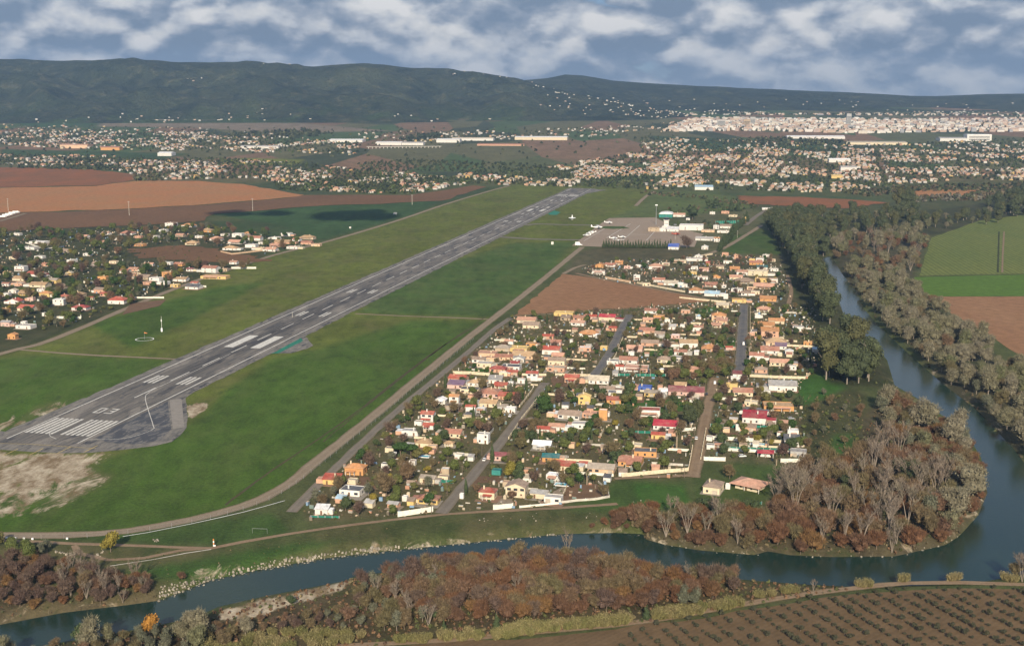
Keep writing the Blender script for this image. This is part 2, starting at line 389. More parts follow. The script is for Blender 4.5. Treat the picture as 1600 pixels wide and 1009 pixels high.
paint([(0, 233), (300, 240), (250, 250), (0, 242)], (.04, .075, .03), f=0)
# ragged pale ground round the threshold and on the banks
paint([(-300, 700), (0, 703), (60, 707), (180, 703), (150, 735), (185, 742), (150, 765), (85, 802), (0, 812), (-300, 830)], b=.50, d=.9)
paint([(-300, 712), (40, 712), (100, 712), (150, 716), (120, 745), (60, 760), (0, 770), (-300, 790)], b=.72)
paint([(292, 632), (330, 630), (325, 640), (305, 655), (293, 655)], b=.85)
paint([(-100, 668), (0, 660), (60, 632), (132, 619), (70, 650), (0, 676)], b=.47, d=1.)
paint([(345, 950), (420, 934), (540, 905), (560, 900), (530, 925), (470, 940), (400, 965), (330, 970)], b=.80)
paint([(1003, 836), (1090, 850), (1180, 860), (1240, 864), (1235, 868), (1180, 868), (1080, 858)], b=.38)
paint([(640, 690), (760, 668), (900, 600), (1030, 590), (1040, 700), (960, 745), (820, 760)], d=.85)
# a strip of dirt along the water line, stones above it
bank = np.maximum(sstep(7., 1., np.abs(sdv - 3.5)) * .36, sstep(15., 8., sdv) * (sdv > -3) * inside(PX, PY, [(240, 950), (250, 905), (330, 880), (560, 845), (900, 815), (1000, 822), (1000, 842), (600, 870), (330, 915)]) * .42) * (YY < 900)
bare[:] = np.maximum(bare, bank)
# soften everything a little
def blur(a):
    for ax in (0, 1):
        a = (np.roll(a, 1, ax) + 2 * a + np.roll(a, -1, ax)) / 4
    return a
cover = blur(blur(blur(cover))); bare = blur(blur(bare)); dry = blur(blur(blur(dry))); far = blur(far)

def ground_fn(nt, p):
    b = NB(nt); v = b.coord('Position'); vs = b.coord('Position', (1, .45, 1))
    c = b.attr('cover', 'Color')
    big = b.noise(vs, .017, 4, .6); mid = b.noise(vs, .085, 5, .65); fine = b.noise(v, .55, 4, .7); tiny = b.noise(v, 2.2, 2, .6)
    vo = b.n('ShaderNodeTexVoronoi', feature='F1'); b.put(vo.inputs['Vector'], b.coord('Position', (1, .30, 1))); vo.inputs['Scale'].default_value = .0042
    sep = b.n('ShaderNodeSeparateColor'); b.put(sep.inputs[0], vo.outputs['Color'])
    field = b.mix(b.rng(sep.outputs[0], .35, .45), (.062, .100, .038), (.115, .112, .056))
    field = b.mix(b.rng(sep.outputs[1], .58, .64), field, (.20, .125, .078)); field = b.mix(b.rng(sep.outputs[2], .80, .84), field, (.045, .060, .033))
    c = b.mix(b.attr('far'), c, field)
    f = b.math('ADD', b.rng(big, .3, .7, .80, 1.22), b.math('ADD', b.rng(mid, .28, .72, -.26, .26), b.rng(fine, .28, .72, -.34, .34)))
    f = b.math('ADD', f, b.rng(tiny, .3, .7, -.15, .15))
    c = b.scale(c, f)
    dm = b.math('MULTIPLY', b.rng(b.math('ADD', b.math('MULTIPLY', b.noise(vs, .028, 6, .68, .6), .75), b.math('MULTIPLY', mid, .25)), .44, .66), b.attr('dry'))
    c = b.mix(b.math('MULTIPLY', dm, .85), c, (.125, .105, .052))
    dk = b.rng(b.noise(b.coord('Position', (1, .6, 1)), .075, 7, .75, .3), .52, .66)
    c = b.mix(b.math('MULTIPLY', dk, .6), c, (.034, .056, .016))
    bn = b.math('ADD', b.attr('bare'), b.math('MULTIPLY', b.math('SUBTRACT', b.noise(vs, .06, 8, .72, 1.2), .5), 1.9))
    bc = b.mix(b.rng(b.noise(vs, .11, 6, .7), .40, .62), (.20, .145, .085), (.50, .43, .32))
    c = b.mix(b.rng(bn, .40, .60), c, b.scale(bc, b.rng(fine, .3, .7, .8, 1.15)))
    b.put(p.inputs['Base Color'], c); p.inputs['Roughness'].default_value = .95; p.inputs['Specular IOR Level'].default_value = .1
    bp = b.n('ShaderNodeBump'); bp.inputs['Strength'].default_value = .7; bp.inputs['Distance'].default_value = .8
    b.put(bp.inputs['Height'], b.math('ADD', b.math('MULTIPLY', mid, .8), fine)); b.put(p.inputs['Normal'], bp.outputs[0])
GROUND = mat('ground_cover', ground_fn)
idx = np.arange(NU * NY).reshape(NY, NU)
Qg = np.stack([idx[:-1, :-1], idx[:-1, 1:], idx[1:, 1:], idx[1:, :-1]], -1).reshape(-1, 4)
me = qmesh('ground', np.stack([XX, YY, GZ], -1).reshape(-1, 3), Qg, GROUND, smooth=True)
for nme, arr in (('bare', bare), ('dry', dry), ('far', far)):
    a = me.attributes.new(nme, 'FLOAT', 'POINT'); a.data.foreach_set('value', arr.astype(np.float32).ravel())
a = me.attributes.new('cover', 'FLOAT_COLOR', 'POINT'); c4 = np.ones((NU * NY, 4), np.float32); c4[:, :3] = cover.reshape(-1, 3); a.data.foreach_set('color', c4.ravel())
tag(obj('ground', me), kind='structure')

def water_fn(nt, p):
    b = NB(nt); v = b.coord('Position')
    n = b.noise(v, .012, 3, .5)
    b.put(p.inputs['Base Color'], b.mix(b.rng(n, .35, .65), (.013, .031, .024), (.019, .039, .028)))
    p.inputs['Specular IOR Level'].default_value = .34; p.inputs['Roughness'].default_value = .08; p.inputs['IOR'].default_value = 1.33
    bp = b.n('ShaderNodeBump'); bp.inputs['Strength'].default_value = .12; bp.inputs['Distance'].default_value = .5
    b.put(bp.inputs['Height'], b.math('ADD', b.noise(v, .35, 3, .6), b.noise(v, 1.3, 2, .6))); b.put(p.inputs['Normal'], bp.outputs[0])
WATER = mat('river_water', water_fn)
wx0, wx1 = RIV[:, 0].min() - 40, RIV[:, 0].max() + 60; wy0, wy1 = RIV[:, 1].min() - 40, RIV[:, 1].max() + 40
tag(obj('river', mesh('river', [(wx0, wy0, -3), (wx1, wy0, -3), (wx1, wy1, -3), (wx0, wy1, -3)], [(0, 1, 2, 3)], WATER)), kind='structure')

# ------------------------------------------------------------------ fields, tracks and lanes
def soil_fn(c, c2, rows=None, amp=.18):
    def fn(nt, p):
        b = NB(nt); v = b.coord('Position')
        n = b.noise(b.coord('Position', (1, .5, 1)), .012, 5, .6); m = b.noise(v, .12, 5, .65); f = b.noise(v, .9, 3, .65)
        k = b.math('ADD', b.rng(m, .3, .7, 1 - amp, 1 + amp), b.rng(f, .3, .7, -.12, .12))
        if rows:
            r = b.n('ShaderNodeMapping'); r.inputs['Rotation'].default_value = (0, 0, rows[0]); b.put(r.inputs['Vector'], v)
            wv = b.n('ShaderNodeTexWave', wave_type='BANDS'); wv.inputs['Scale'].default_value = rows[1]; wv.inputs['Distortion'].default_value = .8; wv.inputs['Detail'].default_value = 2; b.put(wv.inputs['Vector'], r.outputs[0])
            k = b.math('ADD', k, b.rng(wv.outputs['Fac'], 0, 1, -rows[2], rows[2]))
        b.put(p.inputs['Base Color'], b.scale(b.mix(b.rng(n, .35, .65), c, c2), k)); p.inputs['Roughness'].default_value = .95; p.inputs['Specular IOR Level'].default_value = .1
    return fn
SOIL_TAN = mat('soil_tan', soil_fn((.240, .128, .068), (.262, .148, .080), (rad(-12), .10, .10), .24))
SOIL_ORANGE = mat('soil_orange', soil_fn((.36, .158, .066), (.32, .170, .076), (rad(85), .02, .14), .24))
SOIL_DARK = mat('soil_dark', soil_fn((.165, .090, .046), (.135, .078, .042), (rad(85), .03, .14), .24))
SOIL_RED = mat('soil_red', soil_fn((.25, .098, .042), (.175, .088, .042)))
ORCHARD_SOIL = mat('soil_orchard', soil_fn((.140, .094, .052), (.115, .078, .043), (rad(47), .13, .05)))
CROP = mat('crop_green', soil_fn((.130, .150, .042), (.108, .136, .038), (rad(8), .05, .16), .26))
CROP2 = mat('crop_bright', soil_fn((.085, .150, .024), (.076, .138, .024), (rad(80), .07, .10), .24))
FIELDS = [
    ('ploughed_field', [(880, 428), (905, 431), (985, 445), (1060, 458), (1122, 470), (1075, 474), (1000, 480), (900, 486), (803, 493), (840, 460)], SOIL_TAN, .10),
    ('ploughed_field', [(-250, 268), (0, 262), (110, 262), (205, 272), (214, 281), (150, 290), (0, 293), (-250, 300)], SOIL_RED, .5),
    ('ploughed_field', [(-250, 302), (0, 294), (150, 291), (214, 283), (310, 283), (380, 288), (430, 297), (475, 305), (420, 312), (330, 319), (190, 327), (0, 333), (-250, 345)], SOIL_ORANGE, .45),
    ('ploughed_field', [(-250, 348), (0, 334), (190, 328), (330, 320), (430, 312), (478, 305), (640, 305), (740, 290), (760, 292), (690, 314), (480, 323), (335, 334), (320, 345), (238, 351), (120, 356), (0, 362), (-250, 380)], SOIL_DARK, .40),
    ('ploughed_field', [(196, 390), (280, 383), (330, 388), (380, 398), (426, 406), (370, 412), (300, 408), (215, 402)], SOIL_DARK, .2),
    ('ploughed_field', [(1150, 306), (1240, 308), (1345, 313), (1390, 317), (1320, 326), (1230, 322), (1165, 318)], SOIL_RED, .5),
    ('ploughed_field', [(1425, 297), (1530, 297), (1500, 306), (1430, 307)], SOIL_ORANGE, .5),
    ('ploughed_field', [(1450, 464), (1640, 463), (1720, 560), (1700, 620), (1600, 560), (1540, 520), (1480, 485)], SOIL_TAN, .12),
    ('crop_field', [(1436, 431), (1455, 372), (1530, 345), (1640, 330), (1680, 425), (1600, 428)], CROP, .12),
    ('crop_field', [(1428, 433), (1600, 429), (1680, 426), (1700, 462), (1600, 463), (1450, 463)], CROP2, .14),
    ('orchard_field', [(560, 1020), (640, 1008), (860, 994), (1060, 971), (1200, 948), (1330, 928), (1480, 919), (1720, 922), (1760, 1060), (900, 1075), (560, 1060)], ORCHARD_SOIL, .08),
]
for i, (nme, poly, m, dz) in enumerate(FIELDS): sheet(nme, poly, m, dz, jitter=.9 if dz < .2 else 5., seed=i + 20)

def track_fn(c, c2, edge):
    def fn(nt, p):
        b = NB(nt); v = b.coord('Position')
        n = b.noise(v, .10, 5, .65); f = b.noise(v, .8, 4, .65)
        a = b.attr('across')
        wheel = b.rng(b.math('ABSOLUTE', b.math('SUBTRACT', a, .5)), .0, .28, 1., 0.)
        cc = b.mix(b.rng(n, .35, .65), c, c2); cc = b.mix(b.math('MULTIPLY', wheel, .35), cc, tuple(min(1, x * 1.25) for x in c2))
        cc = b.mix(b.math('MULTIPLY', b.rng(b.math('ADD', a, b.math('MULTIPLY', b.math('SUBTRACT', f, .5), 1.3)), .72, 1.0), .9), cc, edge)
        b.put(p.inputs['Base Color'], b.scale(cc, b.rng(f, .3, .7, .86, 1.14))); p.inputs['Roughness'].default_value = .95; p.inputs['Specular IOR Level'].default_value = .1
    return fn
TRACK = mat('track_gravel', track_fn((.21, .165, .115), (.25, .20, .145), (.11, .10, .05)))
DIRT = mat('track_dirt', track_fn((.20, .140, .090), (.24, .175, .115), (.09, .08, .04)))
LANE = mat('lane_asphalt', track_fn((.150, .132, .110), (.19, .165, .135), (.17, .14, .09)))
LANE2 = mat('lane_dark_asphalt', track_fn((.095, .098, .108), (.150, .142, .132), (.22, .19, .14)))
TRACKS = {
    'perimeter': [(-120, 838), (0, 836), (100, 836), (200, 829), (300, 811), (380, 790), (440, 763), (500, 716), (580, 652), (660, 586), (740, 521), (800, 475), (860, 427), (895, 398), (910, 386)],
    'west': [(-300, 650), (0, 553), (60, 538), (130, 511), (200, 481), (300, 441), (420, 401), (520, 375), (620, 345), (700, 318), (760, 300), (797, 290)],
    'river': [(-120, 836 + 8), (0, 844), (112, 849), (225, 853), (330, 856), (375, 847), (450, 834), (562, 818), (622, 811), (700, 803), (800, 797), (880, 793), (965, 787)],
    'loop': [(115, 852), (124, 864), (169, 875), (225, 872), (281, 860), (325, 856)],
    'orchard': [(480, 1014), (560, 1007), (700, 1000), (860, 985), (960, 976), (1050, 964), (1130, 949), (1200, 937), (1330, 919), (1420, 911), (1500, 910), (1600, 913), (1720, 918)],
    'boundary': [(455, 800), (480, 775), (510, 745), (560, 697), (620, 642), (690, 585), (740, 543), (772, 515), (797, 497)],
}
WIDTH = dict(perimeter=8.5, west=8.5, river=3.6, loop=3.2, orchard=4.5, boundary=6.0)
for i, (k_, pl) in enumerate(TRACKS.items()):
    ribbon('track', pl, WIDTH[k_], {'perimeter': TRACK, 'west': TRACK, 'boundary': LANE}.get(k_, DIRT), .06 + .02 * i)
ribbon('track', [(555, 490), (640, 494), (700, 496), (768, 499)], 4.5, TRACK, .05); ribbon('track', [(30, 546), (90, 551), (150, 555), (275, 561)], 4.5, TRACK, .05)
ribbon('track', [(993, 322), (1008, 308), (1022, 299)], 9, TRACK, .12)
ribbon('track', [(1095, 400), (1130, 388), (1168, 366), (1190, 352)], 8, TRACK, .12)
ribbon('track', [(0, 346), (20, 340), (40, 334)], 9, TRACK, .7)
ribbon('track', [(900, 427), (945, 437), (985, 444), (1040, 455), (1130, 472), (1150, 474)], 6, DIRT, .2)
ribbon('track', [(880, 428), (900, 418), (915, 414)], 6, TRACK, .22)
ribbon('track', [(803, 494), (900, 488), (985, 482), (1075, 476)], 3.5, DIRT, .16)
ribbon('track', [(1230, 430), (1236, 455), (1232, 475)], 5, DIRT, .16)
ribbon('track', [(1566, 426), (1567, 395), (1569, 362)], 2.4, DIRT, .3); ribbon('track', [(1559, 426), (1561, 362)], 2.2, mat('ditch_hedge', track_fn((.035, .045, .02), (.05, .055, .025), (.06, .08, .03))), .3)
LANES = {
    'pine': ([(688, 802), (712, 774), (735, 748), (765, 712), (800, 668), (830, 629), (852, 598)], 7.0, LANE),
    'asphalt': ([(927, 588), (945, 564), (958, 541), (970, 516), (984, 492)], 7.5, LANE2),
    'earth': ([(1083, 746), (1092, 705), (1102, 655), (1112, 610), (1117, 590)], 8.0, DIRT),
    'patched': ([(1153, 590), (1157, 560), (1160, 520), (1163, 476)], 8.5, LANE2),
}
for i, (k_, (pl, wd, m)) in enumerate(LANES.items()): ribbon('lane', pl, wd, m, .20 + .02 * i)
ribbon('lane', [(1165, 352), (1182, 338), (1198, 328)], 9, LANE, .3)
ribbon('lane', [(960, 748), (1020, 745), (1080, 743)], 5, DIRT, .30)

ribbon('drain_ditch', [(352, 789), (400, 752), (500, 684), (562, 640), (625, 590), (690, 542), (748, 506)], 1.6, mat('ditch', track_fn((.06, .05, .03), (.085, .07, .04), (.06, .07, .03))), .05, cross=3)
ribbon('drain_ditch', [(505, 690), (600, 612), (700, 535), (760, 494)], 1.0, mat('ditch', None), .05, cross=3)
# ------------------------------------------------------------------ runway, turning pad, taxiways, apron
Lc = ground_at([32, 252, 500, 869], [676, 579, 470, 306])[:, :2]; Rc = ground_at([137.5, 391, 500, 916], [683, 560, 507, 299])[:, :2]
RD = (Lc[3] - Lc[0]) / np.hypot(*(Lc[3] - Lc[0])); RN = np.array([RD[1], -RD[0]])
half = float(np.mean((Rc - Lc[0]) @ RN)) / 2
RO = Lc[0] + RN * half; RANG = math.atan2(-RD[0], RD[1])
def RW(s, w_): return RO + RD * s + RN * w_
def sw(px, py):
    q = ground_at(px, py)[:2] - RO; return float(q @ RD), float(q @ RN)
S_END = sw(905, 296)[0] + 30
def asphalt_fn(nt, p):
    b = NB(nt); v = b.coord('Object'); st = b.coord('Object', (1, .06, 1)); st2 = b.coord('Object', (1, .22, 1))
    n = b.noise(st, .35, 6, .7); m = b.noise(st2, .12, 5, .7, .4); f = b.noise(v, 1.2, 3, .6)
    c = b.mix(b.rng(n, .38, .62), (.084, .081, .077), (.178, .160, .136))
    c = b.mix(b.math('MULTIPLY', b.rng(m, .55, .60), .8), c, (.044, .045, .052))
    c = b.mix(b.math('MULTIPLY', b.rng(b.noise(st2, .055, 6, .68), .53, .58), .75), c, (.235, .212, .182))
    sp = b.n('ShaderNodeSeparateXYZ'); b.put(sp.inputs[0], v)
    wear = b.math('MULTIPLY', b.rng(b.math('ABSOLUTE', sp.outputs[0]), 5., 14., 1., 0.), b.math('MULTIPLY', b.rng(sp.outputs[1], 120., 200., 0., 1.), b.rng(sp.outputs[1], 560., 800., 1., 0.)))      # rubber left by landings
    c = b.mix(b.math('MULTIPLY', wear, b.rng(b.noise(st, .6, 5, .7), .38, .60)), c, (.034, .034, .038))
    b.put(p.inputs['Base Color'], b.scale(c, b.rng(f, .3, .7, .82, 1.18))); p.inputs['Roughness'].default_value = .85; p.inputs['Specular IOR Level'].default_value = .3
ASPHALT = mat('runway_asphalt', asphalt_fn)
def shoulder_fn(nt, p):
    b = NB(nt); v = b.coord('Object', (1, .3, 1)); n = b.noise(v, .3, 6, .7)
    c = b.mix(b.rng(n, .35, .65), (.10, .098, .095), (.235, .215, .185)); c = b.mix(b.rng(b.noise(v, .11, 5, .7), .56, .62), c, (.05, .052, .06))
    b.put(p.inputs['Base Color'], c); p.inputs['Roughness'].default_value = .9; p.inputs['Specular IOR Level'].default_value = .2
SHOULDER = mat('runway_shoulder', shoulder_fn)
def rw_sheet(name, poly, m, dz, jit=.0, seed=3):
    """a sheet in the runway's own frame, so that its grain runs along the runway"""
    r = np.random.default_rng(seed); out = []
    for i in range(len(poly)):
        a = np.array(poly[i], float); b_ = np.array(poly[(i + 1) % len(poly)], float); ln = np.hypot(*(b_ - a)); k_ = max(1, int(ln / 9))
        for j in range(k_):
            q = a + (b_ - a) * j / k_; nv = np.array([-(b_ - a)[1], (b_ - a)[0]]) / ln; out.append(q + nv * r.normal() * jit)
    V2, _, F_, *_ = geometry.delaunay_2d_cdt([Vector(q.tolist()) for q in out], [(i, (i + 1) % len(out)) for i in range(len(out))], [], 1, 1e-4)
    V = []
    for v in V2:
        wy = RO[1] + RD[1] * v.y + RN[1] * v.x; V.append((v.x, v.y, float(hz(wy)) + dz))
    fs = [f if (V2[f[1]] - V2[f[0]]).cross(V2[f[2]] - V2[f[0]]) > 0 else f[::-1] for f in F_]
    o = obj(name, mesh(name, V, fs, m), None, (RO[0], RO[1], 0), RANG); return tag(o, kind='structure')
pad_px = [(-60, 700), (-60, 668), (8, 674), (130, 622), (300, 612), (290, 622), (293, 650), (291, 668), (284, 680), (268, 690), (240, 697), (200, 702), (140, 707), (100, 708), (50, 706), (0, 702)]
pad = [(w_, s_) for s_, w_ in (sw(*q) for q in pad_px)]
PADC = plain('pad_concrete', (.23, .21, .185), .9, .15, .3)
rw_sheet('turning_pad', pad, SHOULDER, .08, .3)
rw_sheet('runway_shoulder', [(-33, -6), (33, -6), (33, S_END), (-33, S_END)], SHOULDER, .12, .7, 5)
rw_sheet('turning_pad', [(w_, s_) for s_, w_ in (sw(*q) for q in [(265, 625), (284, 623), (288, 667), (270, 670)])], PADC, .16, .1)
DARKPATCH = mat('patched_asphalt', lambda nt, p: None)
def _patch(nt, p):
    b = NB(nt); v = b.coord('Object', (1, 1, 1)); n = b.noise(b.coord('Object', (1.6, .35, 1)), .16, 3, .6); m = b.noise(b.coord('Object', (.3, 1.2, 1)), .22, 3, .6)
    c = b.mix(b.rng(n, .50, .53), (.050, .053, .062), (.145, .138, .128)); c = b.mix(b.math('MULTIPLY', b.rng(m, .54, .56), .7), c, (.070, .072, .080)); b.put(p.inputs['Base Color'], b.scale(c, b.rng(b.noise(v, .9, 4), .3, .7, .8, 1.2))); p.inputs['Roughness'].default_value = .85
_patch(DARKPATCH.node_tree, DARKPATCH.node_tree.nodes['Principled BSDF'])
rw_sheet('turning_pad', [(w_, s_) for s_, w_ in (sw(*q) for q in [(150, 684), (200, 656), (262, 624), (267, 670), (250, 688), (215, 694), (170, 692)])], DARKPATCH, .155, .25)
rw_sheet('runway', [(-27, -22), (27, -22), (27, S_END), (-27, S_END)], ASPHALT, .20, .15, 7)
for poly in ([(w_, s_) for s_, w_ in (sw(*q) for q in [(430, 552), (440, 540), (470, 524), (478, 528), (490, 540), (480, 545), (455, 552)])], [(w_, s_) for s_, w_ in (sw(*q) for q in [(880, 299), (905, 294), (948, 297), (920, 302)])]):
    rw_sheet('blast_pad', poly, SHOULDER, .16, .4)
GREENPAINT = plain('green_coating', (.02, .15, .10), .8, .35, .25)
rw_sheet('green_coating', [(w_, s_) for s_, w_ in (sw(*q) for q in [(424, 553), (470, 528), (474, 532), (436, 552)])], GREENPAINT, .20, .3)
rw_sheet('green_coating', [(w_, s_) for s_, w_ in (sw(*q) for q in [(856, 334), (866, 329), (876, 332), (870, 336), (860, 336)])], GREENPAINT, .20, .3)
def mark_fn(nt, p):
    b = NB(nt); v = b.coord('Position'); n = b.noise(v, .5, 6, .72)
    b.put(p.inputs['Base Color'], b.mix(b.rng(n, .50, .68), (.62, .60, .54), (.24, .23, .21))); p.inputs['Roughness'].default_value = .7
MARK = mat('runway_paint', mark_fn)
YELLOWMARK = plain('yellow_paint', (.55, .42, .16), .7)
def mark(rects, m=MARK, dz=.245, name='runway_marking'):
    V, Fc = [], []
    for w0, w1_, s0, s1 in rects:
        n = max(1, int((s1 - s0) / 60)); k0 = len(V)
        for i in range(n + 1):
            s_ = s0 + (s1 - s0) * i / n; z = float(hz(RO[1] + RD[1] * s_)) + dz; V += [(w0, s_, z), (w1_, s_, z)]
        Fc += [(k0 + 2 * i, k0 + 2 * i + 1, k0 + 2 * i + 3, k0 + 2 * i + 2) for i in range(n)]
    return tag(obj(name, mesh(name, V, Fc, m), None, (RO[0], RO[1], 0), RANG), kind='structure')
half_e = half
mark([(-half_e - .5, -half_e + .5, -14, S_END - 10), (half_e - .5, half_e + .5, -14, S_END - 10)])
s0 = sw(100, 672)[0] ; sA, sB = sw(92, 674.5)[0] - 6, sw(145, 656)[0] + 4
bars = []
for sgn in (-1, 1):
    for i in range(6):
        c_ = sgn * (3.6 + i * 3.45); bars.append((c_ - .95, c_ + .95, sA, sA + 36))
mark(bars)
def digits(s_, flip=False):
    """the runway number 03 painted to be read from the approach"""
    h_, wd, t = 12.5, 5.2, 1.15
    segs = {'0': [(0, t, 0, h_), (wd - t, wd, 0, h_), (t, wd - t, 0, t * 1.3), (t, wd - t, h_ - t * 1.3, h_)],
            '3': [(wd - t, wd, 0, h_), (0, wd - t, 0, t * 1.3), (1.4, wd - t, h_ / 2 - t * .65, h_ / 2 + t * .65), (0, wd - t, h_ - t * 1.3, h_)]}
    out = []
    for ch, x0 in (('0', -6.8), ('3', 1.4)):
        out += [(x0 + a, x0 + b_, s_ + c_, s_ + d_) for a, b_, c_, d_ in segs[ch]]
    return mark(out)
digits(sA + 52)
far_c = sw(885, 305)[0]
mark([(sg * (3.6 + i * 3.45) - .95, sg * (3.6 + i * 3.45) + .95, far_c - 28, far_c + 12) for sg in (-1, 1) for i in range(6)])
mark([(a_, b_, far_c - 60, far_c - 46) for a_, b_ in ((-6.5, -5.2), (-3, -1.7), (1.8, 3), (4.4, 5.6), (3, 4.4))])
mark([(-.55, .55, s_, s_ + 30) for s_ in np.arange(sA + 95, far_c - 80, 52)])
def pair(px, py, wid, ln, n, gap, inner):
    s_ = sw(px, py)[0] - ln / 2
    mark([(sg * (inner + i * (wid + gap)) if sg > 0 else -(inner + i * (wid + gap)) - wid, (inner + i * (wid + gap)) + wid if sg > 0 else -(inner + i * (wid + gap)), s_, s_ + ln) for sg in (-1, 1) for i in range(n)])
pair(397, 534, 8.5, 52, 1, 0, 7.5)                               # the big aiming blocks
pair(271, 594, 1.9, 24, 3, 1.7, 8.5)
pair(492, 491, 1.9, 24, 2, 1.7, 9); pair(569, 455.5, 1.9, 24, 2, 1.7, 9); 
pair(839, 328.5, 7, 50, 1, 0, 8.5); pair(848, 324, 4, 24, 1, 1.7, 9); pair(868, 313.5, 4, 24, 1, 1.7, 9); pair(826, 334.5, 2.2, 24, 1, 1.7, 9); pair(800, 346, 2, 22, 2, 1.7, 9)
mark([(-.25 + a_, .25 + a_, s_, s_ + 14) for a_, s_ in ((-18, -22 - 30), (-4, -46), (10, -42), (24, -36), (38, -30))], YELLOWMARK)
# the thin lead-in line that curls off the threshold
def rw_line(pts, wd, m, dz):
    P = line_pts([tuple(ground_at(*q)[:2]) for q in pts], True, 4.)
    T = np.gradient(P, axis=0); T /= np.linalg.norm(T, axis=1)[:, None]; Nn = np.stack([-T[:, 1], T[:, 0]], 1)
    V = []
    for p_, n_ in zip(P, Nn):
        for sg in (-1, 1): q = p_ + n_ * wd * sg / 2; V.append((q[0], q[1], float(hz(q[1])) + dz))
    return tag(obj('runway_marking', mesh('runway_marking', V, [(2 * i + 1, 2 * i, 2 * i + 2, 2 * i + 3) for i in range(len(P) - 1)], m)), kind='structure')
rw_line([(130, 687), (195, 685), (237, 672), (239, 664), (233, 645), (227, 622), (232, 614), (245, 606), (300, 582), (360, 553)], .45, MARK, .25)
rw_line([(88, 686), (79, 682), (77, 676), (84, 672)], .4, MARK, .25)
rw_line([(-40, 693), (40, 694), (150, 701)], .35, YELLOWMARK, .25)

APRON = mat('apron_concrete', soil_fn((.270, .210, .158), (.295, .235, .180), (rad(-12), .06, .03), .12))
sheet('apron', [(952, 341), (1024, 340), (1036, 346), (1044, 353), (1100, 366), (1092, 372), (1085, 386), (942, 386), (893, 384), (918, 366), (935, 352)], APRON, .20, jitter=.3)
sheet('grass_island', [(933, 357), (946, 353.5), (975, 354), (984, 357), (960, 358)], mat('short_grass', soil_fn((.062, .098, .027), (.075, .10, .03))), .30, jitter=1.)
TAXI = mat('taxiway_asphalt', track_fn((.15, .14, .128), (.19, .175, .155), (.10, .10, .06)))
ribbon('taxiway', [(822, 352), (840, 350), (870, 351), (900, 351.5), (938, 352)], 12, TAXI, .14)
ribbon('taxiway', [(775, 370), (800, 371.5), (830, 373.5), (870, 374.5), (908, 375)], 13, TAXI, .14)
for pl in ([(948, 372), (985, 350)], [(975, 374), (1000, 352)], [(912, 377), (945, 357)], [(1010, 376), (1030, 354)], [(930, 366), (1020, 367)]):
    rw_line(pl, .8, MARK, .30)
# the white concrete gutter along the perimeter track
ribbon('concrete_gutter', [(192, 838), (230, 832), (300, 818), (380, 800), (445, 782)], .5, WHITEPAINT, .16, jitter=.05, cross=2)
ribbon('concrete_gutter', [(172, 884), (240, 874), (290, 864), (330, 858)], .6, CONCRETE, .12, jitter=.1, cross=2)
# ------------------------------------------------------------------ the hills behind the plain
def ray_z(px, py, y):
    """height at distance y that shows on row py"""
    v = (504.5 - np.asarray(py, float)) / F; return HC + (-SP + v * CP) / (CP + v * SP) * y
def hill_fn(nt, p):
    b = NB(nt); v = b.coord('Position')
    n = b.noise(v, .0016, 7, .65); f = b.noise(v, .012, 6, .72); t = b.noise(v, .05, 4, .7)
    c = b.mix(b.rng(n, .38, .62), (.034, .046, .028), (.055, .066, .038))
    c = b.mix(b.math('MULTIPLY', b.rng(f, .52, .64), .6), c, (.125, .120, .072)); c = b.mix(b.math('MULTIPLY', b.rng(b.noise(v, .0055, 7, .7), .50, .60), .75), c, (.018, .028, .018))
    c = b.mix(b.math('MULTIPLY', b.attr('low'), b.rng(b.noise(b.coord('Position', (1, .4, 1)), .0035, 4, .6), .48, .56)), c, (.055, .085, .034))
    b.put(p.inputs['Base Color'], b.scale(c, b.rng(t, .3, .7, .6, 1.4))); p.inputs['Roughness'].default_value = .95; p.inputs['Specular IOR Level'].default_value = .05
    bp = b.n('ShaderNodeBump'); bp.inputs['Strength'].default_value = 1.; bp.inputs['Distance'].default_value = 30.; b.put(bp.inputs['Height'], b.math('ADD', f, b.math('MULTIPLY', t, .5))); b.put(p.inputs['Normal'], bp.outputs[0])
HILL = mat('hill_scrub', hill_fn)
